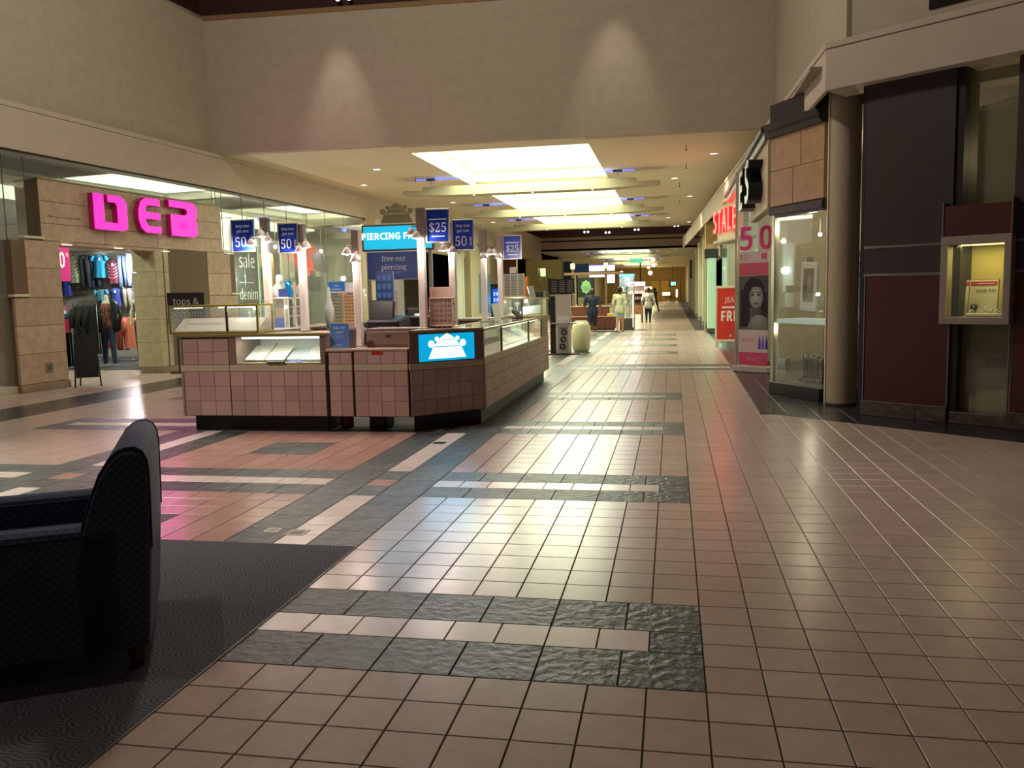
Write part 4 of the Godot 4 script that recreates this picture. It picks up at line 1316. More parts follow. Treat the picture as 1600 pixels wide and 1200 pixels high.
# ------------------------------------------------------------------ figures
func blob(st: SurfaceTool, bones: Array, cell: float, k: float):
	# smooth union of tapered capsules [a, b, ra, rb], meshed as surface nets
	var lo := Vector3.ONE * 1e9
	var hi := -lo
	for q in bones:
		var r: float = maxf(q[2], q[3]) + k + cell * 2
		lo = lo.min(q[0] - Vector3.ONE * r).min(q[1] - Vector3.ONE * r)
		hi = hi.max(q[0] + Vector3.ONE * r).max(q[1] + Vector3.ONE * r)
	var nx := int((hi.x - lo.x) / cell) + 2
	var ny := int((hi.y - lo.y) / cell) + 2
	var nz := int((hi.z - lo.z) / cell) + 2
	var f := PackedFloat32Array()
	f.resize(nx * ny * nz)
	f.fill(1.0)
	for q in bones:
		var a: Vector3 = q[0]
		var ab: Vector3 = q[1] - a
		var l2 := maxf(ab.length_squared(), 1e-9)
		var r := maxf(q[2], q[3]) + k + cell * 1.5
		var b0 := ((a.min(q[1]) - Vector3.ONE * r - lo) / cell).max(Vector3.ZERO)
		var b1 := (a.max(q[1]) + Vector3.ONE * r - lo) / cell
		for z in range(int(b0.z), mini(int(b1.z) + 1, nz)):
			for y in range(int(b0.y), mini(int(b1.y) + 1, ny)):
				var i := (z * ny + y) * nx
				for x in range(int(b0.x), mini(int(b1.x) + 1, nx)):
					var p := lo + Vector3(x, y, z) * cell - a
					var h := clampf(p.dot(ab) / l2, 0, 1)
					var d := (p - ab * h).length() - lerpf(q[2], q[3], h)
					var o := f[i + x]
					var w := maxf(k - absf(o - d), 0.0) / k
					f[i + x] = minf(o, d) - w * w * k * 0.25
	var vid := {}
	var off := [0, 1, nx, nx + 1, nx * ny, nx * ny + 1, nx * ny + nx, nx * ny + nx + 1]
	for z in nz - 1:
		for y in ny - 1:
			var row0 := (z * ny + y) * nx
			for x in nx - 1:
				var i := row0 + x
				var inside := 0
				for o in off:
					if f[i + o] < 0.0: inside += 1
				if inside == 0 or inside == 8: continue
				var s := Vector3()
				var n := 0
				for e in [[0, 1], [2, 3], [4, 5], [6, 7], [0, 2], [1, 3], [4, 6], [5, 7], [0, 4], [1, 5], [2, 6], [3, 7]]:
					var f0 := f[i + off[e[0]]]
					var f1 := f[i + off[e[1]]]
					if (f0 < 0.0) != (f1 < 0.0):
						var tt := f0 / (f0 - f1)
						var p0 := Vector3(e[0] & 1, (e[0] >> 1) & 1, e[0] >> 2)
						var p1 := Vector3(e[1] & 1, (e[1] >> 1) & 1, e[1] >> 2)
						s += p0.lerp(p1, tt); n += 1
				vid[i] = lo + (Vector3(x, y, z) + s / n) * cell
	var st3 := [1, nx, nx * ny]
	for i in vid:
		for a in 3:
			var j: int = i + st3[a]
			if (f[i] < 0.0) == (f[j] < 0.0): continue
			var u: int = st3[(a + 1) % 3]
			var v: int = st3[(a + 2) % 3]
			if not (vid.has(i - u) and vid.has(i - v) and vid.has(i - u - v)): continue
			var nn := Vector3(); nn[a] = 1.0 if f[i] < 0.0 else -1.0
			quad(st, vid[i - u - v], vid[i - v], vid[i], vid[i - u], nn)

func hand_bones(w: Vector3, d: Vector3, side: Vector3, h: float) -> Array:
	# palm, four unequal fingers a little curled, thumb from the side of the palm
	var b := []
	var inw := d.cross(side).normalized()
	for i in 4:
		var o := side * (i - 1.5) * 0.011 * h
		var k0 := w + d * 0.042 * h + o
		var l: float = [0.036, 0.043, 0.04, 0.031][i] * h
		b.append([w + o * 0.6, k0, 0.009 * h, 0.008 * h])
		b.append([k0, k0 + (d + inw * 0.25) * l * 0.55, 0.0055 * h, 0.005 * h])
		b.append([k0 + (d + inw * 0.25) * l * 0.55, k0 + (d * 0.9 + inw * 0.6) * l, 0.005 * h, 0.004 * h])
	b.append([w + d * 0.012 * h - side * 0.012 * h, w + d * 0.03 * h - side * 0.026 * h, 0.007 * h, 0.006 * h])
	b.append([w + d * 0.03 * h - side * 0.026 * h, w + d * 0.05 * h - side * 0.028 * h, 0.006 * h, 0.005 * h])
	return b

func person(label: String, p: Vector3, yaw: float, h: float, o: Dictionary) -> Node3D:
	# faces -z before turning; joints are fractions of the height h
	var t := thing("person", label, "person", Transform3D(Basis(Vector3.UP, yaw), p))
	var J := func(x, y, z): return Vector3(x, y, z) * h
	var st: float = o.get("stride", 0.0)
	var w: float = o.get("build", 1.0)
	var lean: float = o.get("lean", 0.0)
	var legs := []
	var feet := []
	for s in [-1.0, 1.0]:
		var fwd: float = -st * s
		var hip: Vector3 = J.call(0.052 * s, 0.51, 0)
		var kn: Vector3 = J.call(0.054 * s, 0.28 + absf(fwd) * 0.05, fwd * 0.5 - 0.012)
		var an: Vector3 = J.call(0.05 * s, 0.045 + maxf(fwd, 0.0) * 0.35, fwd + (0.04 if fwd > 0.0 else 0.0))
		legs.append([hip, kn, 0.052 * h * w, 0.034 * h * w])
		legs.append([kn, an, 0.033 * h * w, 0.022 * h])
		var toe: Vector3 = an + (J.call(0.008 * s, -0.028, -0.085) if fwd <= 0.0 else J.call(0.008 * s, -0.045, -0.07))
		feet.append([an + J.call(0, -0.026, 0.015), toe, 0.022 * h, 0.017 * h])
	var torso := [[J.call(-0.035, 0.53, 0), J.call(0.035, 0.53, 0), 0.062 * h * w, 0.062 * h * w], [J.call(0, 0.55, 0), J.call(0, 0.66, -lean * 0.4), 0.068 * h * w, 0.06 * h * w],
		[J.call(-0.05, 0.745, -lean), J.call(0.05, 0.745, -lean), 0.058 * h * w, 0.058 * h * w], [J.call(0, 0.66, -lean * 0.4), J.call(0, 0.74, -lean), 0.06 * h * w, 0.062 * h * w],
		[J.call(-0.1, 0.805, -lean), J.call(0.1, 0.805, -lean), 0.03 * h * w, 0.03 * h * w]]
	var arms := []
	var hands := []
	for s in [-1.0, 1.0]:
		var sw: float = st * s * 0.6
		var sh: Vector3 = J.call(0.112 * s * w, 0.802, -lean)
		var el: Vector3 = J.call(0.148 * s * w, 0.64, 0.02 + sw * 0.4 - lean)
		var wr: Vector3 = J.call(0.152 * s * w, 0.5, sw - 0.02 - lean)
		if o.has("reach") and s > 0.0:
			el = J.call(0.15, 0.655, -0.06 - lean); wr = J.call(0.09, 0.6, -0.2 - lean)
		arms.append([sh, el, 0.03 * h * w, 0.024 * h * w])
		arms.append([el, wr, 0.024 * h * w, 0.016 * h])
		hands.append(hand_bones(wr, (wr - el).normalized(), (Vector3.FORWARD if not (o.has("reach") and s > 0.0) else Vector3.LEFT).slide((wr - el).normalized()).normalized(), h))
	var head := [[J.call(0, 0.8, -lean), J.call(0, 0.875, -lean - 0.008), 0.03 * h, 0.03 * h], [J.call(0, 0.93, -lean - 0.008), J.call(0, 0.945, -lean - 0.004), 0.05 * h, 0.052 * h],
		[J.call(0, 0.89, -lean - 0.03), J.call(0, 0.92, -lean - 0.03), 0.03 * h, 0.042 * h], [J.call(0, 0.915, -lean - 0.068), J.call(0, 0.925, -lean - 0.062), 0.009 * h, 0.006 * h]]
	for s in [-1.0, 1.0]:
		head.append([J.call(0.052 * s, 0.915, -lean), J.call(0.054 * s, 0.935, -lean), 0.007 * h, 0.01 * h])
	var sk := ST(true)
	blob(sk, torso + arms + legs + feet + head, 0.016, 0.03 * h)
	for hb in hands:
		blob(sk, hb, 0.0045, 0.006)
	var body := obj("body", sk, mat(o.skin, 0.6), t)
	var grow := func(list: Array, g: float, cut := 1.0) -> Array:
		var r := []
		for q in list:
			r.append([q[0], q[0].lerp(q[1], cut), q[2] + g, lerpf(q[2], q[3], cut) + g])
		return r
	var c := ST(true)
	var sleeves = []
	for i in 4:
		if o.get("sleeve", 2) >= 1 + i % 2:
			sleeves += grow.call([arms[i]], 0.012, 0.96)
	var top: Array = grow.call(torso.slice(1) if o.has("tucked") else torso, 0.012) + sleeves
	if o.has("long_top"):
		top.append([J.call(-0.04, 0.47, 0), J.call(0.04, 0.47, 0), 0.075 * h * w, 0.075 * h * w])
	blob(c, top, 0.016, 0.03 * h)
	obj("top", c, mat(o.top, 0.8), t)
	var l := ST(true)
	var lg: Array = grow.call([torso[0]], 0.008)
	for i in 4:
		if i % 2 == 0:
			lg += grow.call([legs[i]], 0.012, o.get("leg_cut", 1.0))
		elif o.get("leg_cut", 1.0) >= 1.0:
			lg += grow.call([legs[i]], 0.012 if not o.has("slim") else 0.006, o.get("shin_cut", 0.97))
	blob(l, lg, 0.016, 0.02 * h)
	obj("trousers" if o.get("leg_cut", 1.0) >= 1.0 else "shorts", l, mat(o.legs, 0.85), t)
	for q in feet:
		var s2 := ST(true)
		blob(s2, [[q[0], q[1], q[2] + 0.006, q[3] + 0.006], [q[0] + Vector3(0, 0.012, 0.01), q[0].lerp(q[1], 0.3), q[2], q[3]]], 0.012, 0.02)
		obj("shoe", s2, mat(o.shoe, 0.6), t)
	var hr := ST(true)
	var hb2 := [[J.call(0, 0.945, -lean + 0.008), J.call(0, 0.955, -lean - 0.012), 0.056 * h, 0.055 * h], [J.call(0, 0.9, -lean + 0.022), J.call(0, 0.94, -lean + 0.018), 0.04 * h, 0.05 * h]]
	if o.has("long_hair"):
		hb2.append([J.call(0, 0.92, -lean + 0.025), J.call(0, 0.79, -lean + 0.05), 0.045 * h, 0.03 * h])
	if o.has("bun"):
		hb2.append([J.call(0, 0.95, -lean + 0.05), J.call(0, 0.97, -lean + 0.06), 0.028 * h, 0.024 * h])
	blob(hr, hb2, 0.012, 0.02 * h)
	obj("hair", hr, mat(o.hair, 0.6), t)
	if o.has("strap"):
		for s in ([-1.0, 1.0] if o.has("tucked") else [1.0]):
			var s3 := ST(true)
			tube(s3, [J.call(-0.06 * s, 0.6, 0.07 * w), J.call(-0.02 * s, 0.68, 0.078 * w), J.call(0.03 * s, 0.76, 0.072 * w - lean), J.call(0.065 * s, 0.838, 0.01 - lean), J.call(0.06 * s, 0.8, -0.06 - lean)], 0.009, 8)
			obj("strap", s3, mat(o.strap, 0.6), t)
	return t

# ------------------------------------------------------------------ boutique behind the kiosk
func hanging_top(label: String, p: Vector3, w: float, h: float, hex: String, o := {}, yaw := 0.0):
	# garment on a hanger: body flares to a folded hem, short or long sleeves
	var t := thing(o.get("called", "hanging_blouse"), label, "clothing", Transform3D(Basis(Vector3.UP, yaw), p), o.get("group", "clothes on the boutique wall"))
	var s := ST(true)
	var n := 28
	var ph := rng.randf() * 6.0
	var prof := [[1.0, 0.28, 0.3], [0.96, 0.62, 0.55], [0.9, 0.86, 0.8], [0.78, 0.82, 1.0], [0.55, 0.74, 1.0], [0.3, 0.8, 1.05], [0.0, 0.9, 1.15]]
	for i in prof.size() - 1:
		for k in n:
			var v := []
			for q in [[i, k], [i, k + 1], [i + 1, k + 1], [i + 1, k]]:
				var a: float = TAU * q[1] / n
				var f: float = 1.0 + (1.0 - prof[q[0]][0]) * 0.14 * sin(a * 7.0 + ph)
				v.append(Vector3(cos(a) * w * 0.5 * prof[q[0]][1] * f, h * (prof[q[0]][0] - 1.0), sin(a) * 0.055 * prof[q[0]][2] * f))
			quad(s, v[0], v[1], v[2], v[3], (v[0] + v[2]) * Vector3(1, 0, 1) + Vector3(0, 0.001, 0))
	obj("body", s, mat(hex, 0.85), t)
	if o.get("sleeve", 0.3) > 0.0:
		for sd in [-1.0, 1.0]:
			var s2 := ST(true)
			var l: float = o.get("sleeve", 0.3)
			tube(s2, [Vector3(sd * w * 0.36, -h * 0.06, 0), Vector3(sd * w * 0.47, -h * (0.1 + l * 0.4), 0.01), Vector3(sd * w * 0.52, -h * (0.1 + l), 0.015)], [0.05, 0.055, 0.05], 10)
			obj("sleeve", s2, mat(o.get("sleeve_hex", hex), 0.85), t)
	if o.has("stripe"):
		for i in 5:
			var s3 := ST(true)
			var y := -h * (0.22 + i * 0.13)
			tube(s3, [Vector3(-w * 0.36, y + 0.05, 0.03), Vector3(-w * 0.15, y - 0.02, 0.062), Vector3(w * 0.15, y - 0.02, 0.062), Vector3(w * 0.36, y + 0.05, 0.03)], 0.011, 6)
			obj("stripe", s3, mat(o.stripe, 0.8), t)
	hanger(t, w)
	if o.has("tag"):
		bx(t, "price_tag", Vector3(w * 0.1, -h * 0.2, 0.07), Vector3(0.05, 0.08, 0.004), mat("f4f2ee", 0.6), 0)

func hanger(t: Node3D, w: float):
	var s := ST(true)
	tube(s, [Vector3(-w * 0.32, -0.03, 0), Vector3(0, 0.03, 0), Vector3(w * 0.32, -0.03, 0)], 0.007, 6)
	tube(s, [Vector3(0, 0.03, 0), Vector3(0, 0.07, 0), Vector3(0.02, 0.09, 0), Vector3(0.02, 0.115, 0)], 0.004, 6)
	obj("hanger", s, mat("2b2a2c", 0.4, 0.4), t)

func hanging_jeans(label: String, p: Vector3, w: float, h: float, hex: String, o := {}, yaw := 0.0):
	var t := thing("hanging_jeans" if not o.has("called") else o.called, label, "clothing", Transform3D(Basis(Vector3.UP, yaw), p), o.get("group", "clothes on the boutique wall"))
	bx(t, "waistband", Vector3(0, -0.03, 0), Vector3(w * 0.84, 0.06, 0.1), mat(o.get("band", hex), 0.8), 0.02)
	for sd in [-1.0, 1.0]:
		var s := ST(true)
		tube(s, [Vector3(sd * w * 0.2, -0.05, 0), Vector3(sd * w * 0.22, -h * 0.3, 0.01), Vector3(sd * w * 0.24, -h * 0.65, 0.0), Vector3(sd * w * 0.27, -h, 0.005)], [w * 0.23, w * 0.24, w * 0.18, w * 0.19], 14)
		obj("trouser_leg", s, mat(hex, 0.85), t)
	hanger(t, w)
	if o.has("tag"):
		bx(t, "price_tag", Vector3(w * 0.1, -0.07, 0.06), Vector3(0.08, 0.06, 0.004), mat("f4f2ee", 0.6), 0)

func mannequin(label: String, p: Vector3, yaw: float, h: float, top: String, legs: String, open: String):
	var t := thing("mannequin", label, "mannequin", Transform3D(Basis(Vector3.UP, yaw), p))
	var J := func(x, y, z): return Vector3(x, y, z) * h
	var sk := ST(true)
	var torso := [[J.call(-0.04, 0.56, 0), J.call(0.04, 0.56, 0), 0.065 * h, 0.065 * h], [J.call(0, 0.58, 0), J.call(0, 0.68, 0), 0.06 * h, 0.05 * h], [J.call(-0.05, 0.8, 0), J.call(0.05, 0.8, 0), 0.055 * h, 0.055 * h], [J.call(0, 0.68, 0), J.call(0, 0.8, 0), 0.055 * h, 0.06 * h]]
	var b := torso + [[J.call(-0.1, 0.86, 0), J.call(0.1, 0.86, 0), 0.028 * h, 0.028 * h], [J.call(0, 0.86, 0), J.call(0, 0.95, 0), 0.03 * h, 0.028 * h]]
	for s in [-1.0, 1.0]:
		b.append([J.call(0.11 * s, 0.85, 0), J.call(0.14 * s, 0.7, 0.01), 0.026 * h, 0.022 * h])
		b.append([J.call(0.14 * s, 0.7, 0.01), J.call(0.13 * s, 0.56, 0.05), 0.022 * h, 0.016 * h])
	blob(sk, b, 0.017, 0.03 * h)
	obj("body", sk, mat("d6d8c0", 0.5), t)
	var tp := ST(true)
	var g := []
	for q in torso: g.append([q[0], q[1], q[2] + 0.014, q[3] + 0.014])
	blob(tp, g, 0.017, 0.03 * h)
	var pm := mat(top, 0.85)
	if not mats.has("floral" + top):
		pm = StandardMaterial3D.new()
		pm.resource_name = "floral_print"
		var nt := noise_tex(0.035, Color(top), Color("17120f"), 128, 2, 31)
		pm.albedo_texture = nt
		pm.uv1_triplanar = true
		pm.uv1_scale = Vector3.ONE * 4.0
		pm.roughness = 0.85
		mats["floral" + top] = pm
	obj("top", tp, mats["floral" + top], t)
	for s in [-1.0, 1.0]:
		var sst := ST(true)
		tube(sst, [J.call(0.045 * s, 0.8, 0.06), J.call(0.05 * s, 0.885, 0.015), J.call(0.045 * s, 0.82, -0.05)], 0.008, 6)
		obj("strap", sst, mat("1d1714", 0.8), t)
		var l := ST(true)
		blob(l, [[J.call(0.045 * s, 0.57, 0), J.call(0.055 * s, 0.3, 0.01), 0.066 * h, 0.04 * h], [J.call(0.055 * s, 0.3, 0.01), J.call(0.06 * s, 0.05, 0), 0.04 * h, 0.03 * h]], 0.017, 0.02)
		obj("trouser_leg", l, mat(legs, 0.85), t)
		if open:
			var op := ST(true)
			tube(op, [J.call(0.07 * s, 0.9, 0.01), J.call(0.11 * s, 0.83, 0.04), J.call(0.105 * s, 0.66, 0.06), J.call(0.125 * s, 0.47, 0.04)], [0.05, 0.075, 0.07, 0.075], 10)
			tube(op, [J.call(0.13 * s, 0.84, 0), J.call(0.165 * s, 0.68, 0.0), J.call(0.15 * s, 0.5, 0.04)], [0.06, 0.055, 0.045], 10)
			obj("cardigan_side", op, mat(open, 0.9), t)
	bx(t, "base", Vector3(0, 0.008, 0), Vector3(0.34, 0.016, 0.3), mat("b9bcc0", 0.2, 0.8), 0.004)

func sign_letter(which: String, f: Transform3D, w: float, h: float, label: String):
	# thick channel letter with rounded outer corners, built from stroke outlines
	var t := thing("sign_letter", label, "sign letter", f, "")
	var face := glow("ff1fb8", 1.15)
	var side := mat("c01870", 0.5)
	var shapes := []
	match which:
		"D": shapes = [[[0, 0], [0.82, 0], [0.93, 0.03], [1, 0.13], [1, 0.8], [0.93, 0.93], [0.78, 1], [0.42, 1], [0.42, 0.8], [0.64, 0.8], [0.7, 0.72], [0.7, 0.22], [0.3, 0.22], [0.3, 1], [0, 1]]]
		"E": shapes = [[[0.3, 0], [1, 0], [1, 0.2], [0.42, 0.2], [0.34, 0.26], [0.3, 0.4], [0.98, 0.4], [0.98, 0.6], [0.3, 0.6], [0.34, 0.74], [0.44, 0.8], [0.98, 0.8], [0.98, 1], [0.34, 1], [0.12, 0.88], [0.0, 0.62], [0.0, 0.36], [0.1, 0.12]]]
		"B": shapes = [[[0.04, 0], [0.86, 0], [1, 0.1], [1, 0.42], [0.94, 0.52], [1, 0.62], [1, 0.88], [0.84, 1], [0, 1], [0, 0.8], [0.6, 0.8], [0.66, 0.74], [0.66, 0.67], [0.6, 0.61], [0.04, 0.61]], ]
	for sh in shapes:
		var poly := PackedVector2Array()
		for q in sh: poly.append(Vector2(q[0] * w, q[1] * h))
		if which == "B":
			# the lower bowl is open: cut a slot for its counter
			poly = PackedVector2Array()
			for q in [[0.04, 0], [0.86, 0], [1, 0.1], [1, 0.42], [0.94, 0.52], [1, 0.62], [1, 0.88], [0.84, 1], [0, 1], [0, 0.8], [0.56, 0.8], [0.64, 0.75], [0.64, 0.66], [0.56, 0.61], [0.3, 0.61], [0.3, 0.2], [0.6, 0.2], [0.66, 0.25], [0.66, 0.35], [0.6, 0.4], [0.302, 0.4], [0.302, 0.602], [0.04, 0.602]]:
				poly.append(Vector2(q[0] * w, q[1] * h))
		var s := ST()
		prism(s, Transform3D(), poly, 0.0, 0.11)
		obj("return", s, side, t)
		var s2 := ST()
		prism(s2, Transform3D(), poly, 0.111, 0.122)
		obj("face", s2, face, t)
	var l := area("letter_glow", Vector3(), Vector2(w, h), Color("ff4fc8"), 1.2)
	l.reparent(t, false); l.transform = Transform3D(Basis(Vector3.UP, PI), Vector3(w / 2, h / 2, 0.14))

func build_boutique():
	var idf := Transform3D()
	var fp := frame(-10.87, -9.3, -10.35, -15.9)
	var st := [stone("b89a7e", 0.5, 0.1, 1.3, 0.0, 41), stone("bd9f82", 0.5, 0.1, 1.3, 0.0, 42), stone("b39578", 0.5, 0.1, 1.3, 0.0, 43)]
	var pale := stone("b8a684", 0.5, 0.08, 1.3, 0.0, 44)
	var d := struct("door_1")
	d.transform = fp
	var joint := mat("6d5a45", 0.8)
	# stepped stone portal: three tiers of slabs on a backing
	slab(d, "backing", idf, 0.68, 5.98, 2.56, 3.63, -0.5, -0.012, joint, 0)
	slab(d, "backing", idf, 0.02, 0.95, 0.0, 2.56, -0.5, -0.012, joint, 0)
	slab(d, "backing", idf, 3.62, 6.45, 0.0, 2.56, -0.5, -0.012, joint, 0)
	var ys := [0.13, 0.64, 1.12, 1.6, 2.1, 2.58]
	for j in 5:
		var s0 := 0.0 if j < 3 else 0.3
		slab(d, "stone_slab", idf, s0, 1.02, ys[j] + 0.003, ys[j + 1] - 0.003, -0.06, 0, st[j % 3], 0.005)
		slab(d, "stone_slab", idf, 3.6, 3.82, ys[j] + 0.003, ys[j + 1] - 0.003, -0.06, 0, pale, 0.005)
		slab(d, "stone_slab", idf, 3.86, 4.0, ys[j] + 0.003, ys[j + 1] - 0.003, -0.06, 0, pale, 0.005)
		slab(d, "recessed_slab", idf, 4.004, 5.36, ys[j] + 0.003, ys[j + 1] - 0.003, -0.1, -0.05, stone("a58570", 0.5, 0.08, 1.3, 0.0, 45), 0.004)
		slab(d, "stone_slab", idf, 5.364, 6.5 if j < 3 else 6.25, ys[j] + 0.003, ys[j + 1] - 0.003, -0.06, 0, st[(j + 1) % 3], 0.005)
		slab(d, "jamb_slab", idf, 3.56, 3.6, ys[j] + 0.003, ys[j + 1] - 0.003, -0.55, -0.004, pale, 0.004)
		slab(d, "jamb_slab", idf, 1.02, 1.05, ys[j] + 0.003, ys[j + 1] - 0.003, -0.5, -0.004, st[j % 3], 0.004)
	for q in [[0.68, 2.2], [2.206, 3.7], [3.706, 5.98]]:
		for r in [[2.585, 2.88], [2.886, 3.26], [3.266, 3.63]]:
			slab(d, "lintel_slab", idf, q[0], q[1] - 0.004, r[0], r[1], -0.06, 0, st[rng.randi() % 3], 0.005)
	slab(d, "lintel_soffit", idf, 0.95, 3.62, 2.52, 2.58, -0.5, -0.01, st[0], 0.004)
	slab(d, "cornice", idf, 0.66, 6.0, 3.632, 3.66, -0.1, 0.012, mat("8f876c", 0.5, 0.2))
	slab(d, "plinth", idf, -0.02, 1.06, 0, 0.125, -0.5, 0.03, stone("8d7459", 0.5, 0.1, 1.3), 0.006)
	slab(d, "plinth", idf, 3.56, 6.52, 0, 0.125, -0.5, 0.02, stone("8d7459", 0.5, 0.1, 1.3), 0.006)
	for q in [[0.28, 0.72, 2.6], [-0.03, 0.3, 1.615], [5.96, 6.28, 2.6], [6.22, 6.53, 1.615]]:
		slab(d, "step_cap", idf, q[0], q[1], q[2], q[2] + 0.045, -0.1, 0.03, mat("d8cfae", 0.5), 0.004)
	slab(d, "seam", idf, 3.822, 3.856, 0.0, 2.58, -0.08, -0.03, mat("2d261f", 0.6), 0)
	# small fittings on the portal
	var so := thing("wall_socket", "grey square socket plate low on the stone pillar beside the black easel", "socket", fp * at(Vector3(0.62, 0.38, 0.0)))
	bx(so, "plate", Vector3(0, 0, 0.004), Vector3(0.16, 0.17, 0.008), mat("77706a", 0.4, 0.4), 0.002)
	bx(so, "opening", Vector3(0, 0, 0.009), Vector3(0.07, 0.08, 0.004), mat("433c38", 0.5), 0.002)
	for i in 3:
		var rl := thing("portal_downlight", ["slim downlight in the soffit over the pink percent sign", "slim downlight in the soffit over the boutique doorway", "slim downlight over the seam right of the boutique doorway"][i], "downlight", fp * at(Vector3([1.2, 2.5, 3.9][i], 2.53, 0.03)))
		bx(rl, "lens", Vector3(0, 0, 0), Vector3(0.2, 0.012, 0.05), glow("fff0dc", 1.6), 0.003)
	sign_letter("D", fp * at(Vector3(1.81, 2.85, 0.01)), 0.88, 0.66, "glowing pink letter D, first of the boutique name over the doorway")
	sign_letter("E", fp * at(Vector3(3.02, 2.87, 0.01)), 0.66, 0.69, "glowing pink letter E, middle of the boutique name")
	sign_letter("B", fp * at(Vector3(3.97, 2.86, 0.01)), 0.92, 0.74, "glowing pink letter B, last of the boutique name, nearest the kiosk signs")
	var rd := thing("letter_rail", "thin pale conduit on the stone just before the pink letter D", "conduit", fp * at(Vector3(1.25, 3.02, 0.0)))
	bx(rd, "rail", Vector3(0, 0, 0.012), Vector3(0.8, 0.012, 0.012), mat("b89c8c", 0.4, 0.3), 0.003)
	for x in [-0.35, 0.3]:
		bx(rd, "clip", Vector3(x, 0, 0.006), Vector3(0.05, 0.03, 0.016), mat("55443a", 0.5), 0.002)
	# shop glass, butt jointed
	var w := struct("window_1")
	var gm := glass("e4f2e6", 0.06)
	var seams := [-5.5, -3.9, -2.4, -0.9, -0.3, 0.1, 0.55]
	for i in seams.size() - 1:
		slab(w, "pane", fp, seams[i] + 0.006, seams[i + 1] - 0.006, 0.12, 3.99, -0.16, -0.148, gm, 0)
	for x in seams.slice(0, 7):
		slab(w, "glass_seam", fp, x - 0.005, x + 0.005, 0.12, 3.99, -0.162, -0.146, mat("39443c", 0.4), 0)
	slab(w, "glass_sill", fp, -8.0, 0.0, 0.0, 0.12, -0.3, -0.06, mat("b3ac92", 0.5))
	slab(w, "transom_pane", fp, 0.55, 3.2, 3.66, 3.99, -0.16, -0.148, gm, 0)
	slab(w, "transom_pane", fp, 3.21, 6.0, 3.66, 3.99, -0.16, -0.148, gm, 0)
	var s2 := [5.9, 6.02, 6.25, 7.1, 8.1, 9.2, 10.3, 11.4, 12.6, 14.0]
	for i in s2.size() - 1:
		slab(w, "pane", fp, s2[i] + 0.006, s2[i + 1] - 0.006, 0.12, 3.99, -0.16, -0.148, gm, 0)
		slab(w, "glass_seam", fp, s2[i] - 0.005, s2[i] + 0.005, 0.12, 3.99, -0.162, -0.146, mat("39443c", 0.4), 0)
	# shop shell
	var sh := struct("wall_boutique")
	slab(sh, "floor_carpet", idf, -20, -11.0, 0.0, 0.012, -13.7, -26, mat("37373a", 0.95), 0)
	slab(sh, "display_wall", idf, -20, -11.6, 0, 3.7, -17.75, -17.95, mat("a9aaa0", 0.7), 0)
	slab(sh, "side_wall", idf, -20.2, -20, 0, 3.8, -4, -26, mat("b5b4a6", 0.7), 0)
	slab(sh, "near_wall", idf, -20, -11.9, 0, 3.8, -5.2, -5, mat("c3c0a8", 0.7), 0)
	slab(sh, "party_wall", idf, -20, -9.9, 0, 4.1, -25.4, -25.2, mat("8f8d7c", 0.7), 0)
	slab(sh, "shop_ceiling", idf, -20, -11.4, 3.72, 3.82, -4, -26, mat("a3a796", 0.8), 0)
	for q in [[-13.0, -11.5, 1.6], [-12.0, -17.2, 1.2], [-12.2, -21.5, 1.2]]:
		bx(sh, "light_cove", Vector3(q[0], 3.69, q[1]), Vector3(1.2, 0.06, 3.6), glow("f0ffdc", 1.1), 0.01)
		area("cove_glow", Vector3(q[0], 3.62, q[1]), Vector2(1.2, 3.6), Color("f0ffe0"), 14.0)
	# clothes on the display wall
	var zw := -17.55
	var rail := thing("wall_rail", "long chrome rail high on the boutique display wall, behind the hanging tops", "rail", at(Vector3(-15.3, 2.88, zw)))
	var rs := ST(true)
	tube(rs, [Vector3(-1.6, 0, 0), Vector3(1.75, 0, 0)], 0.014, 8)
	obj("bar", rs, mat("9a9da0", 0.25, 0.9), rail)
	for x in [-1.3, -0.2, 0.9]:
		bx(rail, "bracket", Vector3(x, 0, -0.1), Vector3(0.03, 0.04, 0.2), mat("77797c", 0.3, 0.8), 0.004)
	var r2 := thing("wall_rail", "lower chrome rail on the boutique display wall, under the jeans", "rail", at(Vector3(-14.9, 1.97, zw)))
	obj("bar", rs, mat("9a9da0", 0.25, 0.9), r2)
	hanging_top("grey green draped top with pale swags, next to the pink percent sign", Vector3(-16.05, 2.76, zw + 0.05), 0.42, 0.72, "8f9a80", {"stripe": "c9d0b4", "sleeve": 0.1})
	hanging_jeans("black jeans between the draped top and the turquoise top", Vector3(-15.72, 2.78, zw + 0.05), 0.36, 0.86, "20242e", {"tag": 1})
	hanging_jeans("dark indigo jeans half behind the turquoise top", Vector3(-15.45, 2.76, zw), 0.34, 0.84, "1c2740")
	hanging_top("bright turquoise top in the middle of the display wall", Vector3(-15.26, 2.78, zw + 0.07), 0.44, 0.62, "1e8ab8", {"tag": 1, "sleeve": 0.16})
	hanging_top("plum top with pale chevron stripes", Vector3(-14.88, 2.62, zw + 0.07), 0.44, 0.62, "5d2338", {"stripe": "b98a94", "sleeve": 0.0, "tag": 1})
	hanging_jeans("faded blue jeans beside the plum chevron top", Vector3(-14.6, 2.74, zw + 0.04), 0.34, 0.84, "52678a")
	hanging_jeans("light washed jeans next to the bright white strip", Vector3(-14.32, 2.78, zw + 0.06), 0.36, 0.86, "7488ad", {"tag": 1})
	hanging_top("dark red lace top at the end of the display wall", Vector3(-13.92, 2.66, zw + 0.06), 0.36, 0.6, "8a1a2c", {"sleeve": 0.0, "stripe": "b8566a", "tag": 1})
	hanging_top("navy top beside the dark red lace top, by the door jamb", Vector3(-13.62, 2.62, zw), 0.34, 0.6, "1c2a4a", {"sleeve": 0.2})
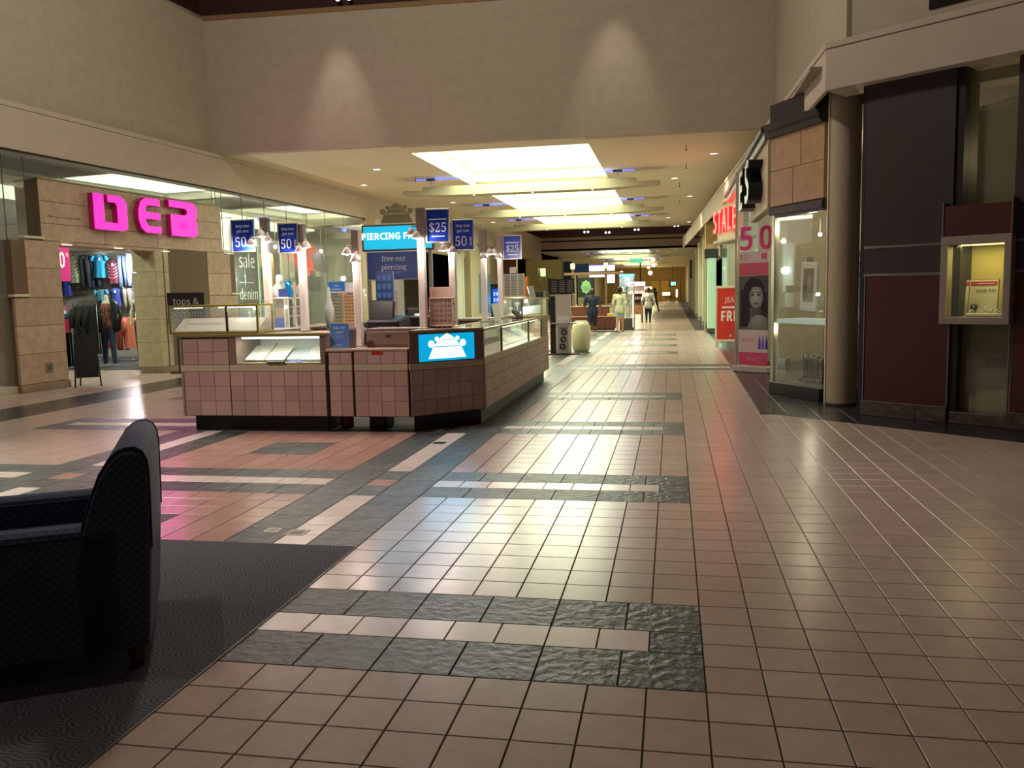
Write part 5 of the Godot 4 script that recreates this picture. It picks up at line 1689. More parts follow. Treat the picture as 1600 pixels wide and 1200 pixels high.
	hanging_top("teal top high in the corner beside the door jamb", Vector3(-13.3, 2.85, zw + 0.1), 0.36, 0.4, "1d8d8a", {"sleeve": 0.1})
	hanging_top("royal blue tank top on the lower rail, over the coral clothes", Vector3(-14.86, 1.88, zw + 0.06), 0.36, 0.5, "223a86", {"sleeve": 0.0, "tag": 1})
	hanging_jeans("grey trousers next to the royal blue tank top", Vector3(-14.52, 1.9, zw + 0.03), 0.3, 0.6, "7f8078")
	hanging_top("dark plum top on the lower rail, above the camisole mannequin", Vector3(-13.95, 1.86, zw + 0.06), 0.46, 0.5, "4a2438", {"sleeve": 0.25, "tag": 1})
	hanging_top("grey sweatshirt on the lower rail, left of the dark plum top", Vector3(-14.28, 1.8, zw), 0.34, 0.45, "6f6a72", {"sleeve": 0.3, "tag": 1})
	hanging_top("mauve jacket on the lower rail, nearest the door jamb", Vector3(-13.5, 1.9, zw + 0.04), 0.36, 0.56, "8d7d86", {"sleeve": 0.4})
	hanging_top("teal blue blouse on the lower rail, over the dark cardigan mannequin", Vector3(-15.3, 1.85, zw + 0.03), 0.4, 0.5, "3f7f96", {"sleeve": 0.2})
	hanging_top("cobalt top low beneath the pink percent sign", Vector3(-16.35, 2.2, zw + 0.05), 0.36, 0.5, "1f2f80", {"sleeve": 0.1})
	var ws := thing("light_strip", "bright white vertical light strip between the light washed jeans and the dark red top", "light", at(Vector3(-14.1, 1.9, zw - 0.08)))
	bx(ws, "diffuser", Vector3(0, 0.42, 0), Vector3(0.1, 0.95, 0.05), glow("fff6f4", 1.6), 0.004)
	bx(ws, "housing", Vector3(0, 0.42, -0.05), Vector3(0.14, 1.0, 0.06), mat("d0d0d0", 0.5), 0.004)
	omni("strip_light", Vector3(-13.95, 2.5, zw + 0.5), Color("fff4f2"), 6.0, 0.1)
	var gb := thing("shop_notice", "brown square notice under the draped top", "notice", at(Vector3(-16.0, 1.72, zw + 0.02)))
	bx(gb, "board", Vector3(0, 0.18, 0), Vector3(0.4, 0.32, 0.02), mat("4a4032", 0.6), 0.002)
	txt(gb, "lettering", "9", at(Vector3(0.0, 0.2, 0.011)), 0.12, mat("8d836c", 0.6))
	# pink sale banner at the entrance
	var pk := thing("sale_banner", "bright pink percent off banner hanging just inside the doorway", "banner", at(Vector3(-13.69, 2.0, -14.0)))
	bx(pk, "sheet", Vector3(0, 0.41, 0), Vector3(0.48, 0.84, 0.008), mat("e23a94", 0.5), 0.001)
	txt(pk, "lettering", "30", at(Vector3(-0.03, 0.46, 0.005)), 0.34, mat("f8f0f6", 0.5), "Droid Sans", 700, 0.62)
	txt(pk, "lettering", "%", at(Vector3(0.19, 0.58, 0.005)), 0.1, mat("f8f0f6", 0.5), "Droid Sans", 400, 0.6)
	txt(pk, "lettering", "UP TO", at(Vector3(-0.06, 0.74, 0.005)), 0.05, mat("f6c8e2", 0.5), "Droid Sans", 400, 0.9)
	var hs := ST(true)
	tube(hs, [Vector3(0, 0.83, 0), Vector3(0, 1.7, 0)], 0.003, 5)
	obj("hanging_wire", hs, mat("8a8a8a", 0.4, 0.5), pk)
	# floor racks
	rack("chrome rack of coral tops and trousers between the two mannequins", Vector3(-14.05, 0.012, -16.4), 1.0, 1.22, [["c05a52", 0], ["c9655a", 1], ["b9564e", 1], ["d8785f", 0]], "coral")
	rack("chrome rack of dark knits by the door jamb", Vector3(-12.55, 0.012, -16.6), 0.8, 1.3, [["2a262c", 0], ["4a3a48", 0], ["9a988e", 0]], "dark")
	rack("black rack of black coats just inside the left of the doorway", Vector3(-13.35, 0.012, -14.25), 0.62, 1.52, [["0f0f11", 0], ["151416", 0], ["0d0d10", 0]], "black")
	mannequin("headless mannequin in a floral tank and open dark cardigan inside the boutique", Vector3(-13.15, 0.013, -14.75), 0.3, 1.7, "d58a6a", "3a4a66", "1a1a24")
	mannequin("headless mannequin in a black floral camisole and dark jeans by the door jamb", Vector3(-12.35, 0.013, -14.9), 0.15, 1.72, "93876a", "1c2230", "")
	for i in 2:
		var pp := thing("folded_stack", ["pink and blue folded shirts low inside the left of the doorway", "small pink and white price sign above the folded shirts"][i], ["clothing", "sign"][i], at(Vector3(-13.72, [1.0, 1.28][i], -14.0)))
		bx(pp, "stack", Vector3(0, 0.0, 0), Vector3(0.17, [0.34, 0.3][i], 0.02 if i else 0.2), mat(["ee3f74", "d9dcd8"][i], 0.7), 0.006)
		bx(pp, "top_fold", Vector3(0, [0.2, 0.1][i], 0.004), Vector3(0.17, [0.12, 0.1][i], 0.02 if i else 0.2), mat(["3f6f9c", "d8508e"][i], 0.7), 0.004)
		bx(pp, "stand", Vector3(0, [-0.58, -0.7][i], -0.12), Vector3(0.12, [0.81, 1.1][i], 0.08), mat("c9c4b4", 0.5), 0.004)
	# black easel in the doorway
	var ez := thing("easel", "black easel with a black board standing in the boutique doorway", "easel", Transform3D(Basis(Vector3.UP, 0.75), Vector3(-10.42, 0.0, -10.35)))
	for s in [-1.0, 1.0]:
		var e := ST()
		tube(e, [Vector3(s * 0.21, 0, 0.06), Vector3(s * 0.15, 1.05, -0.02)], 0.014, 6)
		obj("leg", e, mat("131214", 0.4), ez)
	var e2 := ST()
	tube(e2, [Vector3(-0.1, 0, -0.24), Vector3(-0.05, 1.05, -0.03)], 0.014, 6)
	obj("leg", e2, mat("131214", 0.4), ez)
	bx(ez, "rest", Vector3(0, 0.18, 0.05), Vector3(0.42, 0.025, 0.05), mat("131214", 0.4), 0.003)
	bx(ez, "board", Vector3(0, 0.56, 0.02), Vector3(0.36, 0.74, 0.02), mat("0c0b0d", 0.35), 0.003, Vector3(-0.07, 0, 0))
	# tops and bottoms stand
	var tb := thing("sign_stand", "black tops and bottoms sign on a pole beside the gold framed glass box", "sign", Transform3D(Basis(Vector3.UP, 0.55), Vector3(-10.2, 0.0, -12.9)))
	bx(tb, "base", Vector3(0, 0.012, 0), Vector3(0.36, 0.024, 0.3), mat("141416", 0.4), 0.004)
	bx(tb, "pole", Vector3(0, 0.62, 0), Vector3(0.03, 1.2, 0.03), mat("141416", 0.4), 0.004)
	bx(tb, "board", Vector3(0.2, 1.34, 0.01), Vector3(0.72, 0.64, 0.03), mat("1d1a1b", 0.35), 0.003)
	txt(tb, "lettering", "tops &", at(Vector3(0.2, 1.48, 0.026)), 0.13, mat("c9c6c2", 0.6), "Droid Sans", 400, 0.95)
	txt(tb, "lettering", "bottoms", at(Vector3(0.2, 1.22, 0.026)), 0.13, mat("8d8a88", 0.6), "Droid Sans", 400, 0.95)
	window_display(fp)

func rack(label: String, p: Vector3, l: float, h: float, items: Array, word: String):
	var t := thing("clothes_rack", label, "clothes rack", at(p), "clothes racks inside the boutique")
	var m := mat("b5b8bb", 0.2, 0.9)
	var s := ST(true)
	tube(s, [Vector3(-l / 2, 0.03, 0), Vector3(-l / 2, h, 0), Vector3(l / 2, h, 0), Vector3(l / 2, 0.03, 0)], 0.014, 8)
	obj("frame", s, m, t)
	for x in [-l / 2, l / 2]:
		bx(t, "foot", Vector3(x, 0.02, 0), Vector3(0.04, 0.03, 0.5), m, 0.006)
	for i in items.size():
		var q := p + Vector3((i + 0.5 - items.size() / 2.0) * l / (items.size() + 0.6), h - 0.115, 0.0)
		var lab: String = "%s %s on the %s rack, %s" % [word, "trousers" if items[i][1] else "top", word, ["nearest its left post", "second along", "third along", "last along"][i]]
		if items[i][1]: hanging_jeans(lab, q, 0.3, 0.85, items[i][0], {"group": "clothes on the floor racks", "called": "hanging_trousers"}, 1.15)
		else: hanging_top(lab, q, 0.36, 0.8 if word != "black" else 1.1, items[i][0], {"sleeve": 0.35, "group": "clothes on the floor racks"}, 1.15)

func window_display(fp: Transform3D):
	# what stands behind the long glass beyond the portal: s along the glass, z into the shop
	var wh := mat("e9e6e4", 0.6)
	var blk := mat("232326", 0.5)
	var pa := thing("window_poster", "narrow dark poster with 0 percent in white, next to the stone portal", "poster", fp * at(Vector3(6.42, 1.15, -0.5)))
	bx(pa, "sheet", Vector3(0.0, 0.8, 0), Vector3(0.5, 1.6, 0.02), blk, 0.002)
	txt(pa, "lettering", "0", at(Vector3(-0.02, 0.98, 0.011)), 0.44, wh, "Droid Sans", 700, 0.7)
	txt(pa, "lettering", "%", at(Vector3(0.17, 1.12, 0.011)), 0.12, wh, "Droid Sans", 700, 0.6)
	txt(pa, "lettering", "tons", at(Vector3(0.0, 0.42, 0.011)), 0.16, wh, "Droid Sans", 400, 0.9)
	fine_print(pa, at(Vector3(0, 0, 0.011)), 0.3, 0.7, 0.02, mat("a9a9ab", 0.6), 1)
	var ptx := thing("window_word", "white word top on the glass, cut off by the blue sale sign", "window lettering", fp * at(Vector3(6.1, 2.5, -0.14)))
	txt(ptx, "lettering", "top", at(Vector3(0.05, 0.1, 0)), 0.3, wh, "Droid Sans", 400, 0.8)
	var lc := thing("light_column", "bright white lit column between the two dark window posters", "light", fp * at(Vector3(6.95, 0.6, -0.6)))
	bx(lc, "diffuser", Vector3(0, 1.1, 0), Vector3(0.32, 2.2, 0.1), glow("eafff4", 1.1), 0.01)
	bx(lc, "foot", Vector3(0, -0.25, 0), Vector3(0.36, 0.5, 0.2), mat("c9c9c4", 0.5), 0.006)
	omni("column_light", fp * Vector3(6.9, 2.0, -0.3), Color("eafff2"), 1.4, 0.1)
	var pb := thing("window_poster", "wide dark poster reading sale and denim in the window", "poster", fp * at(Vector3(7.65, 0.9, -0.45)))
	bx(pb, "sheet", Vector3(0, 1.0, 0), Vector3(1.0, 2.0, 0.02), mat("3b3733", 0.5), 0.002)
	txt(pb, "lettering", "sale", at(Vector3(0.0, 1.56, 0.011)), 0.34, wh, "Droid Sans", 400, 0.85)
	txt(pb, "lettering", "denim", at(Vector3(0.03, 0.72, 0.011)), 0.26, wh, "Droid Sans", 400, 0.8)
	bx(pb, "rule", Vector3(-0.05, 1.02, 0.011), Vector3(0.66, 0.025, 0.003), mat("b9b6b2", 0.6), 0)
	txt(pb, "lettering", "15", at(Vector3(0.1, 0.16, 0.011)), 0.26, wh, "Droid Serif", 400, 0.9)
	var gc := thing("light_column", "tall pale green lit column behind the first sale sign's lamp post", "light", fp * at(Vector3(8.75, 0.3, -0.9)))
	bx(gc, "diffuser", Vector3(0, 1.4, 0), Vector3(0.22, 2.7, 0.1), glow("b8ffdc", 0.8), 0.01)
	bx(gc, "frame", Vector3(0.16, 1.4, -0.02), Vector3(0.08, 2.8, 0.12), mat("a8b8a4", 0.5), 0.006)
	bx(gc, "foot", Vector3(0.04, -0.13, 0), Vector3(0.4, 0.3, 0.25), mat("9aa094", 0.5), 0.006)
	# dark back wall of the window with its clothes, all facing the concourse
	var bk := struct("wall_window_back")
	slab(bk, "panel", fp, 9.3, 14.2, 0.0, 3.3, -2.4, -2.3, mat("4b4742", 0.7), 0)
	slab(bk, "grey_panel", fp, 10.75, 11.5, 0.4, 2.9, -1.32, -1.26, mat("a4aa98", 0.7), 0.004)
	var yaw := 0.9
	hanging_jeans("gold metallic leggings hanging behind the second sale sign", fp * Vector3(9.95, 2.78, -1.3), 0.5, 1.25, "a8803a", {"called": "hanging_leggings", "group": "clothes in the boutique window"}, yaw)
	hanging_top("rust red hooded top high in the window, above the small red neon", fp * Vector3(12.0, 3.2, -1.3), 0.85, 0.85, "b8321c", {"sleeve": 0.3, "called": "hanging_hoodie", "group": "clothes in the boutique window"}, yaw)
	hanging_top("long black coat beside the rust red hooded top", fp * Vector3(12.8, 3.2, -1.3), 0.7, 1.5, "22242c", {"sleeve": 0.5, "called": "hanging_coat", "group": "clothes in the boutique window"}, yaw)
	hanging_top("dark brown jacket beside the gold leggings", fp * Vector3(9.25, 2.4, -1.2), 0.6, 1.1, "2c2a24", {"sleeve": 0.4, "called": "hanging_jacket", "group": "clothes in the boutique window"}, yaw)
	hanging_top("grey green shirt low behind the acrylic tower", fp * Vector3(8.9, 1.5, -0.9), 0.6, 0.9, "4f5c50", {"sleeve": 0.3, "called": "hanging_shirt", "group": "clothes in the boutique window"}, yaw)
	var ne := thing("neon_sign", "small glowing red sign low in the window under the rust red top", "sign", fp * Transform3D(Basis(Vector3.UP, 0.3), Vector3(11.7, 2.2, -1.0)))
	for i in 7:
		bx(ne, "neon_letter", Vector3(-0.36 + i * 0.12, 0.08, 0), Vector3(0.08, 0.22, 0.04), glow("ff2b3c", 1.6), 0.01)
	bx(ne, "backing", Vector3(0, 0.08, -0.03), Vector3(0.9, 0.3, 0.03), mat("5a1016", 0.6), 0.004)
	omni("neon_light", fp * Vector3(11.7, 2.3, -0.7), Color("ff4a44"), 0.8, 0.06)
	for i in 5:
		var tk := thing("track_spot", "round track spotlight in the boutique window, " + ["nearest the stone portal", "above the sale poster", "above the gold leggings", "above the grey panel", "above the rust red top"][i], "spotlight", fp * at(Vector3(7.3 + i * 1.35, 2.95, -1.0)))
		lamp(tk, Vector3(), 0.05, glow("fffaf0", 8.0))
		bx(tk, "stem", Vector3(0, 0.42, 0), Vector3(0.016, 0.76, 0.016), mat("8e8e88", 0.4, 0.5), 0.002)
		if i % 2 == 0:
			omni("track_light", Vector3(0, -0.06, 0.02), Color("fff2e0"), 1.1, 0.05, tk)

# ------------------------------------------------------------------ shops on the near side of the concourse
func portrait_tex() -> ImageTexture:
	# grey advertising portrait of nobody in particular: long dark hair, face three-quarter, bare shoulder
	var w := 120
	var h := 200
	var im := Image.create(w, h, false, Image.FORMAT_RGB8)
	var ell := func(p: Vector2, c: Vector2, r: Vector2) -> float: return ((p - c) / r).length()
	for y in h:
		for x in w:
			var p := Vector2(x, y)
			var v := 0.30 + 0.05 * sin(x * 0.05)
			# hair
			if ell.call(p, Vector2(62, 62), Vector2(44, 56)) < 1.0 or (x < 46 and y > 50 and y < 190 and x > 8 - (y - 60) * 0.02) or (x > 92 and y > 60 and y < 150):
				v = 0.07 + 0.05 * maxf(0, sin(x * 0.55 + y * 0.06))
			# shoulder and neck
			if ell.call(p, Vector2(84, 196), Vector2(46, 52)) < 1.0:
				v = 0.58 - 0.22 * ell.call(p, Vector2(76, 160), Vector2(70, 60))
			if x > 60 and x < 84 and y > 104 and y < 160 and v < 0.3:
				v = 0.30
			# face
			var f: float = ell.call(p, Vector2(72, 78), Vector2(29, 42))
			if f < 1.0 and y > 40:
				v = 0.66 - 0.16 * f * f - 0.0025 * absf(x - 66)
				for e in [[57, 70], [83, 70]]:
					if ell.call(p, Vector2(e[0], e[1]), Vector2(8, 3.4)) < 1.0: v = 0.14
					if ell.call(p, Vector2(e[0], e[1] - 9), Vector2(10, 1.8)) < 1.0: v = 0.2
				if ell.call(p, Vector2(72, 92), Vector2(5, 2.4)) < 1.0: v -= 0.16
				if ell.call(p, Vector2(70, 80), Vector2(1.6, 12)) < 1.0: v += 0.05
				if ell.call(p, Vector2(72, 103), Vector2(10, 3.6)) < 1.0: v = 0.27
			im.set_pixel(x, y, Color(v, v * 0.985, v * 0.97))
	return ImageTexture.create_from_image(im)

func print_mat(key: String, tex: Texture2D) -> StandardMaterial3D:
	if not mats.has(key):
		var m := StandardMaterial3D.new()
		m.resource_name = "print_" + key
		m.albedo_texture = tex
		m.roughness = 0.4
		mats[key] = m
	return mats[key]

func print_sheet(parent: Node3D, called: String, c: Vector3, w: float, h: float, m: Material) -> MeshInstance3D:
	var q := QuadMesh.new()
	q.size = Vector2(w, h)
	return inst(called, q, m, parent, at(c))

func build_right_side():
	var idf := Transform3D()
	# ---- maroon panelled shop, oblique to the concourse
	var mf := frame(2.03, -7.27, 3.39, -6.23)
	var ms := struct("wall_shop_front")
	ms.transform = mf
	var dk := mat("382c2a", 0.55)
	var mr := mat("4a1a1a", 0.5)
	var steel := mat("8f8a88", 0.35, 0.7)
	var gran := stone("5a4238", 0.35, 0.35, 3.0, 0.0, 55)
	for q in [[0.0, 0.95], [1.53, 5.0]]:
		slab(ms, "upper_panel", idf, q[0], q[1], 1.935, 3.98, -0.12, 0, dk, 0.004)
		slab(ms, "band_panel", idf, q[0], q[1], 1.622, 1.905, -0.12, 0, dk, 0.004)
		slab(ms, "lower_panel", idf, q[0] + 0.03, q[1], 0.18, 1.592, -0.12, 0, mr, 0.004)
		slab(ms, "granite_base", idf, q[0], q[0] + (q[1] - q[0]) * 0.66, 0.0, 0.176, -0.12, 0.015, gran, 0.005)
		slab(ms, "granite_base", idf, q[0] + (q[1] - q[0]) * 0.66 + 0.003, q[1], 0.0, 0.176, -0.12, 0.015, gran, 0.005)
		for y in [1.906, 1.593]:
			slab(ms, "steel_strip", idf, q[0], q[1], y, y + 0.028, -0.02, 0.006, steel, 0.003)
	slab(ms, "granite_base", idf, 0.98, 1.53, 0.0, 0.125, -0.12, 0.01, gran, 0.005)
	for s in [0.012, 0.94, 1.53]:
		slab(ms, "steel_bead", idf, s, s + 0.016, 0.18, 1.1 if s > 0.5 else 1.6, -0.02, 0.01, steel, 0.003)
	slab(ms, "end_return", idf, -0.05, 0.0, 0.0, 3.98, -1.0, -0.01, mat("1d1716", 0.6), 0)
	slab(ms, "window_reveal", idf, 0.955, 1.03, 0.0, 3.98, -0.4, -0.02, mat("171211", 0.5), 0)
	slab(ms, "window_pane", idf, 1.03, 1.53, 2.3, 3.98, -0.16, -0.15, glass("cfcba8", 0.16), 0)
	slab(ms, "window_pane", idf, 1.03, 1.53, 0.125, 1.065, -0.16, -0.15, glass("cfcba8", 0.16), 0)
	slab(ms, "inner_floor", idf, 0.4, 5.0, 0.0, 0.03, -4.0, -0.13, tile_mat("7d735f", 0.25), 0)
	slab(ms, "inner_wall", idf, -0.5, 6.0, 0.0, 3.98, -4.1, -4.0, mat("4a452f", 0.7), 0)
	slab(ms, "inner_partition", idf, 0.6, 1.9, 0.42, 0.56, -2.2, -2.1, mat("16120f", 0.5), 0)
	slab(ms, "inner_partition", idf, 1.62, 2.6, 0.56, 1.0, -2.2, -2.1, mat("57201a", 0.5), 0)
	slab(ms, "inner_partition", idf, 0.9, 1.5, 0.56, 0.85, -2.3, -2.2, mat("a7b084", 0.6), 0)
	var wl := omni("shop_dim_light", mf * Vector3(1.8, 3.0, -1.6), Color("ffe9b0"), 0.3, 0.1)
	# lit jewel box window
	var jb := thing("lit_display_box", "lit display box in a pale frame mounted over the narrow shop window", "display case", mf * at(Vector3(0, 0, 0.0)))
	var fr := mat("9a8d84", 0.5)
	var wall := mat("c9bd70", 0.6)
	slab(jb, "frame_rail", idf, 0.885, 1.565, 1.898, 1.985, 0.0, 0.12, fr, 0.005)
	slab(jb, "frame_rail", idf, 0.885, 1.565, 1.07, 1.145, 0.0, 0.12, fr, 0.005)
	slab(jb, "frame_side", idf, 0.885, 0.955, 1.145, 1.898, 0.0, 0.12, fr, 0.005)
	slab(jb, "frame_side", idf, 1.495, 1.565, 1.145, 1.898, 0.0, 0.12, fr, 0.005)
	slab(jb, "bead", idf, 0.952, 0.96, 1.145, 1.898, 0.112, 0.122, mat("d8d27a", 0.4), 0)
	slab(jb, "box_back", idf, 0.955, 1.495, 1.145, 1.898, -0.36, -0.34, wall, 0)
	slab(jb, "box_side", idf, 0.945, 0.955, 1.145, 1.898, -0.34, 0.0, wall, 0)
	slab(jb, "box_side", idf, 1.495, 1.505, 1.145, 1.898, -0.34, 0.0, wall, 0)
	slab(jb, "box_floor", idf, 0.955, 1.495, 1.13, 1.145, -0.34, 0.0, mat("d9d3a8", 0.6), 0)
	slab(jb, "box_ceiling", idf, 0.955, 1.495, 1.898, 1.91, -0.34, 0.0, wall, 0)
	slab(jb, "pane", idf, 0.957, 1.493, 1.147, 1.896, 0.09, 0.095, glass(), 0)
	slab(jb, "header_panel", idf, 0.905, 1.545, 1.988, 2.3, 0.0, 0.1, mat("4d1a18", 0.5), 0.004)
	for s in [0.885, 1.545]:
		slab(jb, "steel_bead", idf, s, s + 0.018, 1.988, 2.34, 0.0, 0.11, steel, 0.003)
	slab(jb, "lamp_strip", idf, 1.0, 1.45, 1.885, 1.897, -0.06, -0.02, glow("fff0a8", 2.0), 0.003)
	var jl := area("box_light", Vector3(), Vector2(0.45, 0.06), Color("fff0a0"), 0.3)
	jl.reparent(jb, false); jl.position = Vector3(1.22, 1.88, -0.04)
	var prints := [["left leaning sale card in the lit display box, half hidden", 1.09, -0.2, 0.35], ["middle sale card with a red heading and a dark pendant in the lit display box", 1.24, -0.09, 0.1], ["right leaning sale card at the edge of the lit display box", 1.43, -0.14, -1.1]]
	for i in 3:
		var c := thing("sale_card", prints[i][0].replace("left ", "half hidden ").replace(", half hidden", " behind the others").replace("right ", "strongly "), "card", mf * Transform3D(Basis(Vector3.UP, prints[i][3]) * Basis(Vector3.RIGHT, -0.12), Vector3(prints[i][1], 1.146, prints[i][2])))
		bx(c, "card", Vector3(0, 0.19, 0), Vector3(0.27, 0.38, 0.012), mat("d8d6b4", 0.5), 0.002)
		bx(c, "border", Vector3(0, 0.19, -0.004), Vector3(0.285, 0.395, 0.008), mat("8d2a30", 0.5), 0.002)
		bx(c, "heading", Vector3(0, 0.345, 0.007), Vector3(0.25, 0.045, 0.003), mat("a8323a", 0.5), 0)
		if i == 1:
			fine_print(c, at(Vector3(0.02, 0, 0.007)), 0.16, 0.345, 0.008, mat("f2dede", 0.5), 1)
			txt(c, "lettering", "From $10", at(Vector3(0.02, 0.27, 0.007)), 0.03, mat("5a6a4a", 0.5), "Droid Serif")
	var pen := thing("pendant_bust", "small black pendant bust in front of the middle sale card", "bust", mf * at(Vector3(1.18, 1.146, -0.03)))
	var ps := ST(true)
	lathe(ps, idf, [Vector2(0, 0), Vector2(0.022, 0.0), Vector2(0.018, 0.03), Vector2(0.036, 0.09), Vector2(0.04, 0.11), Vector2(0.02, 0.13), Vector2(0, 0.133)], 14, 1.0, 0.6)
	obj("form", ps, mat("151312", 0.6), pen)
	bx(pen, "pendant", Vector3(0.006, 0.108, 0.025), Vector3(0.022, 0.02, 0.006), mat("e4e0d8", 0.2, 0.8), 0.006)
	var bd := thing("bead_tray", "pale tray of bead jewellery along the floor of the lit display box", "tray", mf * at(Vector3(1.3, 1.146, 0.02)))
	bx(bd, "tray", Vector3(0, 0.02, 0), Vector3(0.34, 0.04, 0.09), mat("e2ddc0", 0.5), 0.012)
	var bs := ST(true)
	for i in 16:
		lathe(bs, at(Vector3(-0.15 + i * 0.02, 0.05 + 0.01 * (i % 3), 0.01 * (i % 4))), [Vector2(0, -0.012), Vector2(0.012, 0), Vector2(0, 0.012)], 8)
	stuff(obj("beads", bs, mat("ebe6cc", 0.3, 0.3), bd))
	var bg := thing("bangle_roll", "clear roll of bangles beside the black pendant bust", "bangles", mf * Transform3D(Basis(Vector3.BACK, PI / 2 - 0.3), Vector3(1.32, 1.2, -0.02)))
	for i in 5:
		var tm := TorusMesh.new()
		tm.inner_radius = 0.036; tm.outer_radius = 0.046; tm.rings = 20; tm.ring_segments = 8
		inst("bangle", tm, mat("d9d2bd", 0.2, 0.4), bg, at(Vector3(0, i * 0.018 - 0.03, 0)))
	# round column under the corner of the fascia
	var co := thing("round_column", "cream round column beside the maroon shop front", "column", at(Vector3(1.97, 0, -8.2)))
	var cs := ST(true)
	lathe(cs, idf, [Vector2(0.195, 0.0), Vector2(0.195, 3.99)], 40)
	obj("shaft", cs, mat("b3a58c", 0.5), co)
	bx(co, "edge_strip", Vector3(-0.185, 1.99, 0.06), Vector3(0.03, 3.97, 0.03), mat("c2b598", 0.5), 0.004)
	var cb := ST(true)
	lathe(cb, idf, [Vector2(0.2, 0.0), Vector2(0.2, 0.03), Vector2(0.195, 0.035)], 40)
	obj("base_ring", cb, mat("2a2522", 0.5), co)
	# ---- bay window of the beauty shop
	var bf := frame(1.27, -9.42, 1.76, -8.43)
	var b := thing("bay_window", "beige shop bay with a black cornice and glass display, next to the round column", "shop window", bf)
	var sand := stone("b08f68", 0.5, 0.1, 1.4, 0.0, 61)
	for q in [[-0.08, 0.45, 2.62, 3.1], [0.455, 1.12, 2.62, 3.1], [-0.08, 0.62, 3.105, 3.56], [0.625, 1.12, 3.105, 3.56]]:
		slab(b, "sand_panel", idf, q[0], q[1] - 0.004, q[2], q[3], -0.1, 0, sand, 0.004)
	var bm := mat("151416", 0.35)
	var pr := ST()
	prism(pr, Transform3D(Basis(Vector3.UP, PI / 2), Vector3(-0.1, 0, 0)), PackedVector2Array([Vector2(0.12, 3.56), Vector2(-0.04, 3.56), Vector2(-0.09, 3.61), Vector2(-0.09, 3.66), Vector2(-0.14, 3.73), Vector2(0.12, 3.73)]), 0.0, 1.22)
	obj("cornice", pr, bm, b)
	slab(b, "upper_panel", idf, -0.02, 1.12, 3.735, 3.99, -0.12, 0.06, mat("2a2525", 0.5), 0.004)
	slab(b, "lower_trim", idf, -0.1, 1.12, 2.5, 2.61, -0.12, 0.02, bm, 0.01)
	slab(b, "window_head", idf, 0.02, 1.12, 2.46, 2.5, -0.06, 0.0, mat("2a2829", 0.4), 0.003)
	slab(b, "window_pane", idf, 0.03, 1.12, 0.17, 2.46, -0.03, -0.02, glass("d5dcc0", 0.1), 0)
	slab(b, "corner_post", idf, -0.05, 0.03, 0.12, 2.5, -0.08, 0.0, mat("b9b49c", 0.25, 0.6), 0.006)
	slab(b, "plinth", idf, -0.05, 1.12, 0.0, 0.17, -0.1, 0.02, mat("1e1c1d", 0.3), 0.006)
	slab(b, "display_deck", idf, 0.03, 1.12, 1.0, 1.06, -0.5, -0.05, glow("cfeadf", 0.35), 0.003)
	slab(b, "deck_front", idf, 0.03, 1.12, 0.0, 0.98, -0.9, -0.86, mat("1b191a", 0.4), 0)
	slab(b, "back_panel", idf, 0.03, 1.12, 1.06, 2.6, -0.95, -0.9, mat("7c7a5e", 0.6), 0)
	for i in 3:
		slab(b, "dark_bar", idf, 0.62, 1.12, 1.62 + i * 0.14, 1.68 + i * 0.14, -0.9, -0.88, bm, 0.002)
	slab(b, "bay_floor", idf, 0.0, 1.12, 0.12, 0.16, -0.9, -0.08, mat("4a4848", 0.35), 0)
	omni("bay_light", Vector3(0.4, 2.35, -0.35), Color("fff2c8"), 0.4, 0.05, b)
	omni("bay_light", Vector3(0.5, 0.9, -0.3), Color("fff0d0"), 0.12, 0.05, b)
	for i in 3:
		var pl := thing("window_spot", ["small bright spotlight high in the bay, nearest the corner post", "small bright spotlight high in the bay, beside the round column", "small spotlight in the bay above the dark bars"][i], "spotlight", bf * at(Vector3([0.22, 0.62, 0.66][i], [2.22, 2.24, 1.98][i], -0.6)))
		lamp(pl, Vector3(), 0.03, glow("fffbea", 9.0))
		bx(pl, "stem", Vector3(0, 0.12, 0), Vector3(0.012, 0.2, 0.012), mat("8a8880", 0.4, 0.5), 0.001)
	var pic := thing("framed_poster", "white framed poster of a woman hanging in the glass bay", "poster", bf * Transform3D(Basis(Vector3.BACK, -0.05), Vector3(0.4, 1.17, -0.3)))
	bx(pic, "frame", Vector3(0, 0.33, 0), Vector3(0.36, 0.66, 0.03), mat("cdd0c4", 0.5), 0.004)
	var pw := StandardMaterial3D.new()
	pw.albedo_texture = portrait_tex()
	pw.albedo_color = Color("e0b090")
	pw.roughness = 0.4
	print_sheet(pic, "print", Vector3(0.0, 0.35, 0.017), 0.24, 0.46, pw)
	bx(pic, "hanger", Vector3(0.0, 0.7, 0), Vector3(0.14, 0.07, 0.02), mat("3a3936", 0.4), 0.01)
	var gt := thing("gift_bag", "yellow green bag standing low inside the glass bay", "bag", bf * at(Vector3(0.72, 0.165, -0.5)))
	bx(gt, "bag", Vector3(0, 0.2, 0), Vector3(0.17, 0.4, 0.1), mat("8f9a36", 0.6), 0.006)
	bx(gt, "folded_top", Vector3(0, 0.415, 0), Vector3(0.17, 0.05, 0.09), mat("a9aa90", 0.6), 0.004)
	for i in 4:
		var bt := thing("dark_boot", "dark tall shape on the floor of the glass bay, " + ["nearest the corner post", "second from the corner post", "third from the corner post", "next to the yellow green bag"][i], "boot", bf * at(Vector3(0.15 + i * 0.13, 0.165, -0.45)))
		var s := ST(true)
		tube(s, [Vector3(0, 0.06, 0), Vector3(0.005, 0.22, 0), Vector3(0, 0.4 - i * 0.02, 0.01)], [0.045, 0.04, 0.055], 10)
		tube(s, [Vector3(0, 0.035, -0.03), Vector3(0, 0.03, 0.06), Vector3(0, 0.025, 0.11)], [0.04, 0.036, 0.02], 10)
